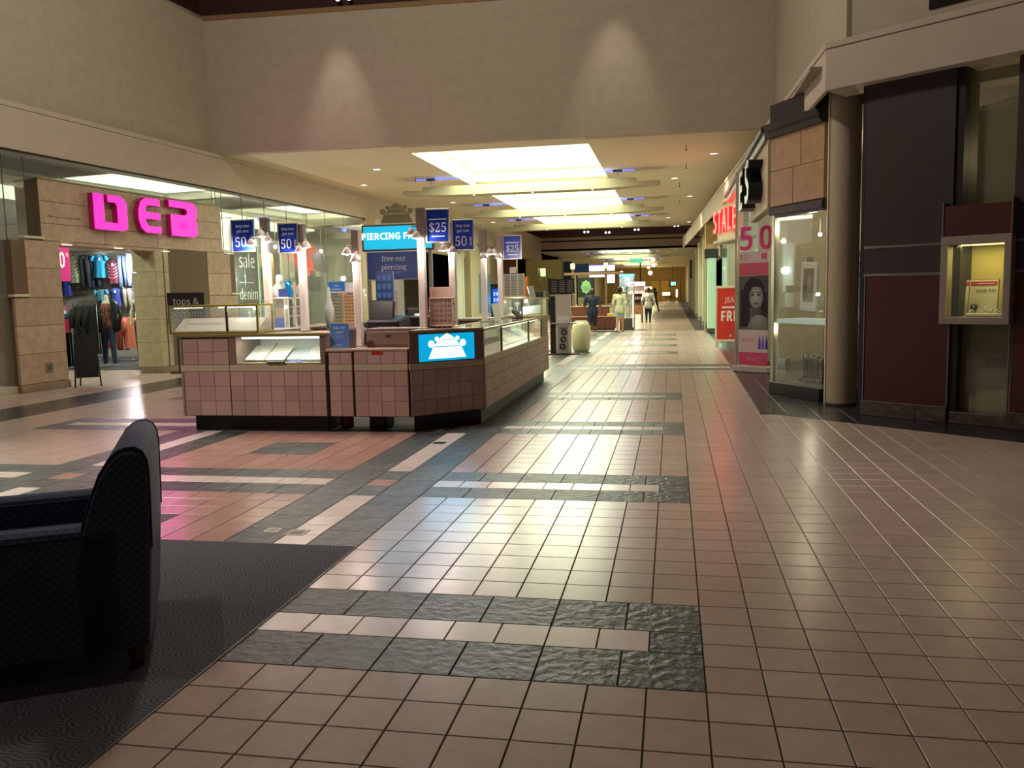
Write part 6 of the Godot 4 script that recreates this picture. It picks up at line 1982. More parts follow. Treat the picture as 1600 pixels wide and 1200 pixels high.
		obj("shaft", s, mat("1a181a", 0.4), bt)
		bx(bt, "heel", Vector3(0, 0.012, -0.03), Vector3(0.05, 0.024, 0.05), mat("3a302a", 0.5), 0.004)
	# ---- black letters over the entrance
	var sf := frame(1.2, -13.3, 1.2, -9.42)
	var lf := thing("entrance_fascia", "beige shop fascia along the concourse over the beauty shop entrance", "fascia", sf)
	slab(lf, "panel", idf, 1.02, 3.74, 2.62, 3.56, -0.12, 0.0, stone("b5a07e", 0.6, 0.06, 1.2, 0.0, 62), 0.004)
	slab(lf, "cornice", idf, -5.0, 3.74, 3.56, 3.66, -0.12, 0.05, mat("8d8f88", 0.3, 0.6), 0.006)
	slab(lf, "cornice", idf, -5.0, 3.74, 3.67, 3.74, -0.12, 0.1, mat("3a3b38", 0.35, 0.4), 0.006)
	for i in 2:
		var lt := thing("sign_letter", ["thick black shop letter E on the entrance fascia, before the letter S", "thick black shop letter S on the entrance fascia, last of the name"][i], "sign letter", sf * at(Vector3([1.6, 2.75][i], 3.09, 0.1)))
		txt(lt, "letter", ["E", "S"][i], at(Vector3(0, 0, 0.0)), 0.62, mat("101011", 0.4), "Droid Sans", 700, 1.7, 0.2)
		txt(lt, "bright_edge", ["E", "S"][i], at(Vector3(0, 0, 0.105)), 0.62, mat("8d8f90", 0.25, 0.6), "Droid Sans", 700, 1.7, 0.01)
	# ---- glass screen with the advertising stack
	var vf := frame(1.02, -12.78, 1.52, -12.36)
	var v := thing("glass_screen", "tall glass screen on a pale foot beside the beauty shop entrance", "screen", vf)
	slab(v, "mullion", idf, -0.03, 0.02, 0.0, 3.55, -0.03, 0.02, mat("c9c7b4", 0.2, 0.7), 0.005)
	slab(v, "pane", idf, 0.02, 0.66, 0.12, 3.55, -0.012, 0.0, glass("cfd8cc", 0.2), 0)
	slab(v, "foot", idf, -0.06, 0.68, 0.0, 0.11, -0.2, 0.05, mat("b4aea2", 0.4), 0.012)
	slab(v, "side_pane", idf, -0.012, 0.0, 0.12, 3.4, -1.6, -0.03, glass("cfd8cc", 0.12), 0)
	slab(v, "side_foot", idf, -0.05, 0.03, 0.0, 0.12, -1.7, -0.2, mat("5f5a4e", 0.5), 0.004)
	var ad := thing("advert_stack", "pink and white adverts with a grey portrait of a woman on the glass screen", "poster", vf * at(Vector3(0.36, 0.12, 0.012)))
	var pinkm := mat("c8486e", 0.45)
	var whm := mat("c9b9b4", 0.45)
	bx(ad, "pink_sheet", Vector3(0, 0.12, 0), Vector3(0.6, 0.235, 0.012), pinkm, 0.001)
	txt(ad, "lettering", "BEAUTY", at(Vector3(0.02, 0.12, 0.007)), 0.07, mat("e0829c", 0.5), "Droid Sans", 400, 0.9)
	bx(ad, "white_sheet", Vector3(0, 0.44, 0), Vector3(0.6, 0.4, 0.012), whm, 0.001)
	txt(ad, "lettering", "50% OFF", at(Vector3(-0.1, 0.46, 0.007)), 0.07, mat("d07a80", 0.5), "Droid Sans", 400, 0.7)
	for i in 3:
		var s := ST(true)
		lathe(s, at(Vector3(0.14 + i * 0.07, 0.3, 0.004)), [Vector2(0.03, 0.0), Vector2(0.028, 0.12), Vector2(0.016, 0.2), Vector2(0.01, 0.26), Vector2(0, 0.265)], 12, 1.0, 0.2)
		obj("bottle_print", s, mat(["5a3f9a", "6a52b0", "483a8c"][i], 0.4), ad)
	print_sheet(ad, "portrait", Vector3(0, 1.12, 0.007), 0.6, 0.95, print_mat("portrait", portrait_tex()))
	bx(ad, "portrait_board", Vector3(0, 1.12, 0), Vector3(0.6, 0.95, 0.012), mat("3a3a3a", 0.5), 0.001)
	bx(ad, "pink_sheet", Vector3(0, 1.71, 0), Vector3(0.6, 0.22, 0.012), mat("c0566a", 0.45), 0.001)
	bx(ad, "white_sheet", Vector3(0, 1.92, 0), Vector3(0.6, 0.19, 0.012), whm, 0.001)
	txt(ad, "lettering", "$10", at(Vector3(-0.19, 1.92, 0.007)), 0.1, mat("c0506a", 0.5), "Droid Sans", 400, 0.8)
	bx(ad, "red_patch", Vector3(0.22, 1.93, 0.008), Vector3(0.11, 0.1, 0.003), mat("c8566a", 0.5), 0)
	var bigp := thing("window_digits", "large pink 5 and 0 on the glass above the advert stack", "window lettering", vf * at(Vector3(0.4, 2.36, 0.008)))
	txt(bigp, "digit", "5", at(Vector3(-0.2, 0, 0)), 0.4, mat("d8407e", 0.5), "Droid Sans", 700, 1.0)
	txt(bigp, "digit", "0", at(Vector3(0.2, 0, 0)), 0.4, mat("d8407e", 0.5), "Droid Sans", 700, 1.0)
	# inside of the beauty shop
	var ri := struct("wall_shop_interior")
	slab(ri, "back_wall", idf, 5.6, 5.8, 0, 4.0, -28, -8.6, mat("8c8a66", 0.7), 0)
	slab(ri, "party_wall", idf, 1.6, 5.8, 0, 4.0, -15.2, -15.0, mat("8c8468", 0.7), 0)
	slab(ri, "party_wall", idf, 1.6, 5.8, 0, 4.0, -26.6, -26.4, mat("a89f80", 0.7), 0)
	slab(ri, "head_wall", idf, 1.5, 1.7, 3.0, 4.0, -28, -22.5, mat("b0a284", 0.7), 0)
	omni("shop_light", Vector3(3.4, 2.9, -12.6), Color("fff3d0"), 3.2, 0.15)
	omni("shop_light", Vector3(2.9, 2.9, -19.5), Color("eafff0"), 4.0, 0.15)
	omni("shop_light", Vector3(2.9, 2.9, -23.8), Color("eaffe6"), 4.0, 0.15)
	for i in 4:
		var sh := thing("wall_shelf", "shelf of small goods on the beauty shop back wall, " + ["lowest", "second from the floor", "third from the floor", "highest"][i], "shelf", at(Vector3(5.45, 0.5 + i * 0.55, -12.0)))
		bx(sh, "board", Vector3(0, 0, 0), Vector3(0.28, 0.03, 3.6), mat("d8d2bc", 0.5), 0.003)
		var s := ST()
		for k in 22:
			cbox(s, at(Vector3(0, 0.09, -1.7 + k * 0.16)), Vector3(0.1, 0.12 + 0.05 * (k % 3), 0.09), 0.004)
		stuff(obj("goods", s, mat(["b85a7a", "c9c4d0", "5a7ab0", "d8a050"][i], 0.5), sh))
	# ---- next shop: red channel letters, sandwich board
	var rf := frame(0.93, -20.6, 1.38, -18.4)
	var rfz := thing("curved_fascia", "pale curved fascia carrying the glowing red letters", "fascia", rf)
	slab(rfz, "panel", idf, 0.0, 2.4, 2.78, 3.7, -0.3, -0.14, mat("b5ab8c", 0.6), 0.02)
	slab(rfz, "soffit_ring", idf, -0.1, 2.4, 2.7, 2.78, -0.5, -0.05, mat("9d9880", 0.6), 0.02)
	for i in 5:
		var lt := thing("sign_letter", "glowing red letter " + ["S, first in view of the shop name", "T, second in view of the shop name", "A, in the middle of the shop name", "L, fourth in view of the shop name", "E, last in view of the shop name"][i], "sign letter", rf * at(Vector3(0.28 + i * 0.46, 3.24, -0.06)))
		txt(lt, "letter", ["S", "T", "A", "L", "E"][i], idf, 0.56, glow("ff1c26", 1.5), "Droid Sans", 700, 0.85, 0.1)
		txt(lt, "tube", ["S", "T", "A", "L", "E"][i], at(Vector3(0, 0, 0.06)), 0.56, glow("ff6a5a", 2.2), "Droid Sans", 400, 0.8, 0.02)
	var red := area("letters_glow", Vector3(), Vector2(2.2, 0.5), Color("ff2a30"), 0.9)
	red.reparent(rfz, false); red.transform = Transform3D(Basis(Vector3.UP, PI), Vector3(1.2, 3.24, 0.12))
	var sb := thing("sandwich_board", "red and white sandwich board reading JEANS and FREE on the dark floor", "sandwich board", Transform3D(Basis(Vector3.UP, -0.1), Vector3(1.36, 0, -19.6)))
	var wf := mat("d8cdb2", 0.5)
	for z in [-1.0, 1.0]:
		var leaf := Node3D.new()
		leaf.name = "leaf"
		sb.add_child(leaf, true)
		leaf.transform = Transform3D(Basis(Vector3.RIGHT, -0.1 * z), Vector3(0, 0, 0.18 * z))
		for x in [-0.36, 0.36]:
			bx(leaf, "stile", Vector3(x, 0.79, 0), Vector3(0.05, 1.58, 0.03), wf, 0.006)
		for y in [0.17, 1.55]:
			bx(leaf, "rail", Vector3(0, y, 0), Vector3(0.68, 0.06, 0.03), wf, 0.006)
		bx(leaf, "sheet", Vector3(0, 0.86, 0), Vector3(0.68, 1.33, 0.012), mat("d2331c", 0.5), 0.001)
		if z > 0:
			txt(leaf, "lettering", "JEANS", at(Vector3(0.08, 1.22, 0.008)), 0.13, mat("f0e4dc", 0.5), "Droid Sans", 400, 0.9)
			fine_print(leaf, at(Vector3(0.0, 0, 0.008)), 0.44, 1.03, 0.045, mat("eedfd8", 0.5), 1)
			txt(leaf, "lettering", "FREE", at(Vector3(0.05, 0.8, 0.008)), 0.26, mat("f4ece6", 0.5), "Droid Sans", 700, 0.72)
			bx(leaf, "patch", Vector3(0.0, 0.3, 0.008), Vector3(0.06, 0.06, 0.004), mat("b9a8d0", 0.5), 0)
			bx(leaf, "patch", Vector3(0.16, 0.3, 0.008), Vector3(0.06, 0.06, 0.004), mat("8a6ac0", 0.5), 0)
	var gcs := struct("window_2")
	slab(gcs, "pane", idf, 1.44, 1.452, 0.1, 3.0, -25.0, -22.2, glass("b8e8d8", 0.14), 0)
	slab(gcs, "mullion", idf, 1.42, 1.47, 0.0, 3.0, -22.2, -22.14, mat("c9c7b4", 0.3, 0.6), 0.004)
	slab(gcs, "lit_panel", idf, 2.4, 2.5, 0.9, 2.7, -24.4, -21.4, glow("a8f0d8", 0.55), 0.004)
	# orange and black pier with a pale lit pilaster
	var pi := thing("shop_pier", "ochre pier banded in black over a pale green lit pilaster", "pier", at(Vector3(1.2, 0, -27.4)))
	bx(pi, "ochre_block", Vector3(0, 3.35, 0), Vector3(0.4, 0.95, 0.9), stone("b8925a", 0.5, 0.1, 1.4, 0.0, 63), 0.006)
	bx(pi, "black_band", Vector3(0, 3.93, 0), Vector3(0.46, 0.22, 0.96), bm, 0.01)
	bx(pi, "black_band", Vector3(0, 2.72, 0), Vector3(0.46, 0.3, 0.96), bm, 0.01)
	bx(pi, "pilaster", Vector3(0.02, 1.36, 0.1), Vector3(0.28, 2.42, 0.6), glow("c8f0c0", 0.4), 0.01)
	bx(pi, "base", Vector3(0.02, 0.08, 0.1), Vector3(0.34, 0.16, 0.66), mat("4a4a40", 0.5), 0.006)
	bx(pi, "side_post", Vector3(-0.2, 1.3, -0.2), Vector3(0.05, 2.6, 0.05), mat("b9b594", 0.4, 0.3), 0.005)
	# far shop fronts on this side
	var fw := struct("wall_far_shops")
	slab(fw, "shop_wall", idf, 1.75, 1.95, 0, 4.9, -125, -43.0, mat("b3a988", 0.7), 0)
	slab(fw, "shop_wall", idf, 1.55, 1.75, 2.7, 4.0, -43, -28.2, mat("b3a988", 0.7), 0)
	slab(fw, "shop_back", idf, 3.6, 3.8, 0, 3.74, -43, -28, mat("7f7a66", 0.7), 0)
	for i in 6:
		var z := -33.5 - i * 6.4
		var pp := thing("pilaster", "pale shop pilaster on the far right of the concourse, " + ["nearest", "second along", "third along", "fourth along", "fifth along", "farthest"][i], "pilaster", at(Vector3(1.3, 0, z)))
		bx(pp, "shaft", Vector3(0, 1.9, 0), Vector3(0.34, 3.8, 0.8), mat("c2bd9a", 0.5), 0.01)
		bx(pp, "base", Vector3(0, 0.1, 0), Vector3(0.38, 0.2, 0.86), mat("8a8670", 0.5), 0.006)
		if i < 3:
			omni("shop_light", Vector3(2.6, 2.6, z - 3.0), Color("f2ffe6"), 2.6, 0.12)
	var bn := thing("hanging_banner", "narrow black hanging sign far along the right hand shops", "sign", at(Vector3(1.3, 2.45, -58)))
	bx(bn, "panel", Vector3(0, 0.5, 0), Vector3(0.4, 1.3, 0.08), mat("1a1a1a", 0.5), 0.005)
	bx(bn, "bracket", Vector3(0.2, 1.1, 0), Vector3(0.5, 0.06, 0.06), mat("4a4a48", 0.4, 0.5), 0.005)
	var op := thing("orange_poster", "orange poster beyond the ochre pier", "poster", at(Vector3(1.55, 0.55, -32.5)))
	bx(op, "panel", Vector3(0, 0.55, 0), Vector3(0.5, 1.1, 0.05), mat("c87a2a", 0.5), 0.004)
	bx(op, "stand", Vector3(0, -0.27, 0), Vector3(0.1, 0.55, 0.05), mat("5a4a3a", 0.5), 0.004)
	txt(op, "lettering", "2", at(Vector3(0, 0.55, 0.026)), 0.4, mat("e8d8b0", 0.5), "Droid Sans", 700)

# ------------------------------------------------------------------ along the concourse
func build_concourse():
	var idf := Transform3D()
	# hanging fins under the ceiling panels
	var fin_m := mat("a39b80", 0.7)
	for i in 5:
		var z: float = [-21.2, -28.7, -35.6, -71.0, -88.0][i]
		var t := thing("hanging_fin", ["nearest stepped fin hanging under the largest ceiling panel", "second stepped fin hanging under the concourse ceiling", "third stepped fin, just before the maroon clerestory band", "first stepped fin beyond the maroon clerestory band", "last stepped fin far down the concourse"][i], "ceiling fin", at(Vector3(-4.12, 4.35, z)), "hanging ceiling fins")
		var s := ST()
		prism(s, idf, PackedVector2Array([Vector2(-3.68, 0.06), Vector2(-3.5, 0.045), Vector2(-2.2, 0.0), Vector2(2.2, 0.0), Vector2(3.5, 0.06), Vector2(3.68, 0.075), Vector2(3.68, 0.16), Vector2(-3.68, 0.16)]), -0.28, 0.28)
		obj("lower_blade", s, fin_m, t)
		var s2 := ST()
		prism(s2, idf, PackedVector2Array([Vector2(-3.1, 0.162), Vector2(3.0, 0.162), Vector2(3.0, 0.27), Vector2(-3.1, 0.27)]), -0.2, 0.2)
		obj("upper_blade", s2, fin_m, t)
		for x in [-2.9, 2.5]:
			bx(t, "hanger_rod", Vector3(x, 0.4, 0), Vector3(0.02, 0.28, 0.02), mat("8d8a80", 0.4, 0.5), 0.002)
			bx(t, "ceiling_bracket", Vector3(x, 0.49, 0), Vector3(0.26, 0.06, 0.12), mat("3c4a7a", 0.4), 0.006)
			bx(t, "neon_strip", Vector3(x + (0.28 if x < 0 else -0.28), 0.5, 0), Vector3(1.5, 0.03, 0.05), glow("5a6cff", 2.2), 0.008)
		if i < 3:
			for x in [-2.6, 2.2]:
				omni("neon_glow", Vector3(x, 0.43, 0), Color("5566ff"), 0.16, 0.1, t)
			for x in [-1.6, 0.1, 1.8]:
				bx(t, "pin_lamp", Vector3(x, -0.005, 0.1), Vector3(0.05, 0.01, 0.05), glow("fff4dc", 5.0), 0.003)
	# recessed downlights and sprinklers
	var dl := [[0.9, -19.1], [-0.05, -23.5], [0.5, -28.7], [-0.3, -37.6], [-7.85, -18.9], [-9.3, -21.8], [-8.0, -27.5], [-8.4, -36.5], [0.7, -40.5], [0.2, -68.0], [-0.5, -74.0], [0.6, -80.0], [-7.4, -68.5], [-7.6, -73.5]]
	for i in dl.size():
		var where: String = ["nearest, beside the far wall's right corner", "beyond the nearest one, by the blue neon", "second of the pair close to the red letters", "small, near the end of the third panel", "nearest, over the boutique glass", "second, close to the boutique fascia", "third along the boutique fascia", "small, before the maroon band", "small, close to the maroon band", "beyond the maroon band, nearest", "beyond the maroon band, second", "beyond the maroon band, third", "beyond the maroon band, over the left shops", "beyond the maroon band, last over the left shops"][i]
		var d := thing("downlight", "round recessed ceiling downlight, " + where, "downlight", at(Vector3(dl[i][0], 4.868, dl[i][1])), "recessed downlights of the concourse")
		var s := ST(true)
		lathe(s, idf, [Vector2(0.13, 0.0), Vector2(0.13, -0.012), Vector2(0.1, -0.012), Vector2(0.09, 0.0)], 20)
		obj("trim_ring", s, mat("d8d0b8", 0.5), d)
		var s2 := ST(true)
		lathe(s2, idf, [Vector2(0.0, -0.006), Vector2(0.1, -0.006)], 20)
		obj("lens", s2, glow("fffdf0", 5.0), d)
		if i < 9:
			spot("downlight_beam", Vector3(0, -0.03, 0), Vector3(0, -4, 0.001), Color("ffeccf"), 5.0, 48, 0.09, d)
	for i in 5:
		var p: Vector2 = [Vector2(0.2, -17.6), Vector2(0.25, -20.6), Vector2(0.1, -24.6), Vector2(-7.3, -20.6), Vector2(0.15, -30)][i]
		var sp := thing("sprinkler", "thin ceiling sprinkler head, " + ["nearest on the right of the large panel", "second on the right of the large panel", "third on the right, by the second panel", "on the left of the large panel", "fourth on the right, by the second fin"][i], "sprinkler", at(Vector3(p.x, 4.868, p.y)), "ceiling sprinklers")
		bx(sp, "pipe", Vector3(0, -0.06, 0), Vector3(0.018, 0.12, 0.018), mat("6a6248", 0.4, 0.4), 0.003)
		bx(sp, "head", Vector3(0, -0.13, 0), Vector3(0.05, 0.02, 0.05), mat("6a6248", 0.4, 0.4), 0.004)
	# second court: open well with maroon clerestory, then the next stretch
	var mar := mat("55322e", 0.7)
	var be := mat("a8967a", 0.75)
	var c2 := struct("wall_second_court")
	slab(c2, "far_wall", idf, -12, 3, 4.87, 5.95, -66.4, -66.0, be, 0)
	slab(c2, "far_clerestory", idf, -13, 4, 5.95, 9.0, -67.0, -66.6, mar, 0)
	slab(c2, "near_wall", idf, -12, 3, 5.02, 9.0, -43.3, -43.0, be, 0)
	slab(c2, "side_wall", idf, -10.9, -10.6, 4.0, 5.95, -66, -43, be, 0)
	slab(c2, "side_clerestory", idf, -11.6, -11.3, 5.95, 9.0, -66, -43, mar, 0)
	slab(c2, "side_wall", idf, 1.95, 2.2, 3.7, 9.0, -66, -43, be, 0)
	slab(c2, "court_roof", idf, -13, 4, 9.0, 9.2, -67, -43, mat("6a5a4a", 0.8), 0)
	area("second_court_glow", Vector3(-4.2, 8.7, -55), Vector2(8, 14), Color("ffe6c0"), 26.0)
	for i in 4:
		var p: Vector3 = [Vector3(-6.9, 6.25, -65.8), Vector3(-2.9, 6.3, -65.8), Vector3(0.2, 6.5, -65.8), Vector3(-5.2, 6.15, -65.8)][i]
		var l := thing("twin_spotlight", "tiny twin spotlight on the distant maroon clerestory band, " + ["leftmost in the band", "in the middle of the band", "at the right end of the band", "between the first and the middle pair"][i], "spotlight", at(p))
		for x in [-0.14, 0.14]:
			lamp(l, Vector3(x, 0.06, 0.08), 0.08, glow("ffffff", 5.0))
		bx(l, "bracket", Vector3(0, -0.05, 0), Vector3(0.5, 0.1, 0.1), mat("151212", 0.5), 0.01)
	# end of the mall
	var en := struct("wall_end")
	slab(en, "end_wall", idf, -30, 12, 0, 5.2, -124.4, -124, mat("a08a5a", 0.7), 0)
	slab(en, "left_wall", idf, -10.6, -10.3, 0, 4.9, -125, -76, mat("a99f80", 0.7), 0)
	for i in 5:
		var x: float = [-5.9, -4.3, -2.6, -1.1, 0.4][i]
		var p := thing("end_pillar", "ochre panel of the end wall, " + ["farthest left", "second from the left", "in the middle, beside the small screen", "under the small screen", "farthest right"][i], "panel", at(Vector3(x, 0, -123.9)), "ochre panels of the end wall")
		bx(p, "panel", Vector3(0, 1.5, 0), Vector3(1.2, 2.9, 0.14), mat(["b8923c", "a07a30", "b08a38", "c09a40", "a88234"][i], 0.5), 0.01)
		bx(p, "cap", Vector3(0, 3.0, 0.02), Vector3(1.3, 0.14, 0.2), mat("8a6a2c", 0.5), 0.01)
	for i in 4:
		var w := thing("end_lamp", "bright white lit box at the end of the mall, " + ["upper one by the ochre arch", "lower one by the ochre arch", "under the small screen", "slim one near the right wall"][i], "light", at([Vector3(-3.6, 1.75, -122.5), Vector3(-3.6, 0.75, -122.5), Vector3(-1.0, 0.85, -122.5), Vector3(0.5, 0.9, -122.0)][i]))
		bx(w, "lit_face", Vector3(0, 0.2, 0), Vector3([1.1, 1.3, 1.1, 0.25][i], [0.35, 0.45, 0.45, 1.1][i], 0.1), glow("fff2d0", 2.5), 0.02)
		bx(w, "housing", Vector3(0, 0.2, -0.12), Vector3([1.2, 1.4, 1.2, 0.35][i], [0.45, 0.55, 0.55, 1.2][i], 0.1), mat("6a5a30", 0.5), 0.02)
	var tv := thing("small_screen", "small hanging screen far away over the end of the mall", "screen", at(Vector3(-0.1, 2.45, -118)))
	bx(tv, "case", Vector3(0, 0, 0), Vector3(1.1, 0.75, 0.12), mat("141414", 0.4), 0.02)
	bx(tv, "picture", Vector3(0.1, 0, 0.065), Vector3(0.7, 0.5, 0.01), glow("9ae0d0", 1.4), 0)
	bx(tv, "pole", Vector3(0, 1.4, 0), Vector3(0.06, 2.05, 0.06), mat("141414", 0.4), 0.01)
	omni("end_light", Vector3(-3.0, 2.8, -118), Color("ffd890"), 7.0, 0.3)
	omni("end_light", Vector3(-4.0, 4.2, -98), Color("ffdca0"), 7.0, 0.3)
	for i in 4:
		var ch := thing("ceiling_lamp", "warm glowing lamp low under the distant ceiling, " + ["nearest", "second", "third", "farthest"][i], "lamp", at(Vector3([-1.9, -2.6, -2.2, -3.0][i], 4.4, [-78.0, -86.0, -95.0, -104.0][i])), "warm lamps under the distant ceiling")
		lamp(ch, Vector3(), 0.2, glow("ffe6a8", 4.0))
		bx(ch, "rod", Vector3(0, 0.33, 0), Vector3(0.03, 0.28, 0.03), mat("8a7a50", 0.4), 0.003)
	# shop fronts beyond the boutique
	var lf := struct("wall_left_shops")
	slab(lf, "pillar", idf, -10.3, -9.78, 0, 4.09, -25.7, -24.0, mat("b5aa86", 0.6), 0.01)
	slab(lf, "head_panel", idf, -10.3, -10.1, 3.3, 4.1, -38, -25.7, mat("a69b7a", 0.6), 0)
	slab(lf, "shop_back", idf, -14.2, -14.0, 0, 4.1, -38, -25.5, mat("4a3c36", 0.7), 0)
	slab(lf, "red_wall", idf, -12.6, -12.4, 0, 3.2, -34.0, -29.0, mat("6d2a22", 0.7), 0)
	slab(lf, "pilaster", idf, -10.2, -9.86, 0, 4.09, -39.5, -37.8, mat("b8b08a", 0.6), 0.01)
	slab(lf, "plain_wall", idf, -10.3, -10.05, 0, 4.09, -43.2, -39.5, mat("b5b090", 0.6), 0)
	slab(lf, "plain_wall", idf, -10.6, -10.3, 0, 4.9, -46.5, -43.2, mat("b5ab8a", 0.6), 0)
	var gd := struct("door_2")
	gd.position = Vector3(-11.9, 0, -32.6)
	bx(gd, "leaf", Vector3(0, 1.1, 0), Vector3(0.08, 2.2, 1.5), mat("a39c98", 0.6), 0.006)
	bx(gd, "frame", Vector3(-0.06, 1.16, 0), Vector3(0.08, 2.32, 1.7), mat("4a3630", 0.6), 0.006)
	omni("shop_light", Vector3(-11.2, 3.4, -31), Color("ffe2c8"), 2.0, 0.1)
	var wd := struct("door_3")
	wd.position = Vector3(-10.12, 0, -35.9)
	bx(wd, "leaf", Vector3(0, 1.75, 0), Vector3(0.06, 3.4, 2.2), mat("c9cbb8", 0.5), 0.006)
	bx(wd, "frame_post", Vector3(0.02, 1.78, 1.15), Vector3(0.12, 3.56, 0.1), mat("8f8a78", 0.4, 0.4), 0.006)
	bx(wd, "frame_post", Vector3(0.02, 1.78, -1.2), Vector3(0.12, 3.56, 0.16), mat("e0dfc8", 0.5), 0.006)
	var ov := ST(true)
	lathe(ov, Transform3D(Basis(Vector3.BACK, -PI / 2), Vector3(0.032, 2.0, 0.1)), [Vector2(0.0, 0.03), Vector2(0.2, 0.02), Vector2(0.24, 0.0)], 24, 1.9, 0.7)
	obj("oval_ornament", ov, mat("7d8078", 0.5), wd)
	bx(wd, "push_bar", Vector3(0.05, 1.18, 0.5), Vector3(0.04, 0.05, 0.9), mat("e8e8e0", 0.2, 0.8), 0.01)
	bx(wd, "dark_notice", Vector3(0.035, 0.75, 0.55), Vector3(0.01, 0.6, 0.8), mat("6a6a62", 0.5), 0.002)
	var tp := thing("teal_board", "teal painted wall panel with a narrow white notice behind the slim lamp posts", "panel", at(Vector3(-10.01, 0.5, -41.3)))
	bx(tp, "panel", Vector3(0, 1.05, 0), Vector3(0.05, 2.1, 3.3), mat("5f8a88", 0.6), 0.003)
	bx(tp, "base_strip", Vector3(0, -0.2, 0), Vector3(0.06, 0.38, 3.3), mat("c2c2b0", 0.6), 0.003)
	bx(tp, "notice", Vector3(0.03, 1.1, 0.2), Vector3(0.012, 1.2, 0.5), mat("d8d4cc", 0.6), 0.002)
	bx(tp, "notice_print", Vector3(0.038, 1.1, 0.2), Vector3(0.004, 1.0, 0.22), mat("5a4a48", 0.6), 0)
	var vm := thing("vending_machine", "blue lit vending machine with rows of drinks beyond the teal panel", "vending machine", at(Vector3(-9.84, 0, -43.9)))
	bx(vm, "cabinet", Vector3(0, 1.0, -0.3), Vector3(0.72, 2.0, 0.7), mat("0c1430", 0.4), 0.02)
	bx(vm, "lit_panel", Vector3(0.04, 1.05, 0.055), Vector3(0.52, 1.5, 0.012), glow("1c4ae0", 0.8), 0.004)
	for j in 4:
		for i in 3:
			bx(vm, "drink", Vector3(-0.12 + i * 0.16, 0.5 + j * 0.34, 0.066), Vector3(0.09, 0.2, 0.012), glow("9ad0ff", 1.0), 0.01)
	bx(vm, "top", Vector3(-0.1, 2.03, -0.3), Vector3(0.6, 0.06, 0.6), mat("0a0a0c", 0.4), 0.01)
	var ys := thing("yellow_sign", "tall bright yellow green lit sign between the teal panel and the vending machine", "sign", at(Vector3(-10.2, 0.5, -43.5)))
	bx(ys, "lit_face", Vector3(0, 0.7, 0), Vector3(0.18, 1.4, 0.06), glow("d8ff2a", 0.9), 0.01)
	bx(ys, "post", Vector3(0, -0.25, -0.02), Vector3(0.1, 0.5, 0.06), mat("3a3a20", 0.5), 0.006)
	omni("vending_light", Vector3(-9.5, 1.2, -42.9), Color("6a9aff"), 0.7, 0.1)
	# fronts round the second court
	for i in 6:
		var q: Array = [[-9.9, 3.2, -47.5, 1.2, 1.7, "6a3c1c", "brown wooden shop head beyond the vending machine"], [-9.6, 1.3, -52.0, 0.55, 2.6, "c07a2a", "orange lit timber column beyond the wire earring tower"], [-8.9, 2.4, -56.0, 2.6, 2.8, "8f8c58", "olive glass shop front beyond the orange column"], [-8.6, 3.1, -60.0, 0.45, 1.7, "c8a030", "yellow pillar high beyond the olive shop front"], [-8.2, 2.2, -63.0, 0.9, 3.4, "2c4a5c", "dark blue shop entrance at the far side of the second court"], [-7.2, 3.3, -64.5, 1.2, 0.9, "4a78c8", "blue hanging banner at the far side of the second court"]][i]
		var b := thing(["wooden_storefront", "timber_column", "glass_storefront", "pillar", "dark_storefront", "banner"][i], q[6], ["shop front", "column", "shop front", "pillar", "shop front", "banner"][i], at(Vector3(q[0], 0, q[2])))
		var y0: float = q[1] - q[4] / 2
		bx(b, "panel", Vector3(0, q[1], 0), Vector3(q[3], q[4], 0.3), mat(q[5], 0.6), 0.01)
		bx(b, "edge_trim", Vector3(q[3] / 2 - 0.03, q[1], 0.16), Vector3(0.06, q[4], 0.03), mat("3a3020", 0.5), 0.004)
		if y0 > 0.05:
			bx(b, "support", Vector3(-q[3] * 0.3, y0 / 2, -0.05), Vector3(0.12, y0, 0.12), mat("4a4034", 0.6), 0.006)
	var gs := thing("green_sign", "small glowing green and white sign beyond the wire earring tower", "sign", at(Vector3(-8.25, 2.55, -51.0)))
	bx(gs, "lit_face", Vector3(0, 0.27, 0), Vector3(0.32, 0.5, 0.1), glow("b4ff9a", 1.1), 0.01)
	bx(gs, "case", Vector3(-0.24, 0.27, 0), Vector3(0.16, 0.56, 0.16), mat("0e1a10", 0.5), 0.01)
	bx(gs, "post", Vector3(-0.2, -1.28, 0), Vector3(0.08, 2.55, 0.08), mat("3a3a34", 0.5), 0.006)
	omni("court_shop_light", Vector3(-8.5, 3.4, -50), Color("ffdca0"), 5.0, 0.2)
	# cell phone tower with a black letter board
	var tw := thing("advert_tower", "white advertising tower with a black letter board on top, beside the kiosk's far end", "advertising tower", Transform3D(Basis(Vector3.UP, 0.06), Vector3(-2.72, 0, -17.4)))
	bx(tw, "base_plate", Vector3(0, 0.015, 0.06), Vector3(0.78, 0.03, 0.36), mat("1c1c1c", 0.5), 0.006)
	bx(tw, "column", Vector3(0.0, 0.74, 0), Vector3(0.36, 1.42, 0.3), mat("bdbab0", 0.5), 0.01)
	bx(tw, "poster", Vector3(0.0, 0.38, 0.153), Vector3(0.24, 0.6, 0.006), mat("8f8f8c", 0.5), 0.001)
	for i in 3:
		var tm := TorusMesh.new()
		tm.inner_radius = 0.03; tm.outer_radius = 0.075; tm.rings = 18; tm.ring_segments = 6
		inst("poster_swirl", tm, mat("232325", 0.5), tw, Transform3D(Basis(Vector3.RIGHT, PI / 2).scaled(Vector3(1, 1, 0.2)), Vector3(0.02 * (i - 1), 0.2 + i * 0.17, 0.158)))
	txt(tw, "lettering", "SMART", at(Vector3(0, 0.63, 0.157)), 0.05, mat("232325", 0.5), "Droid Sans", 700, 0.8)
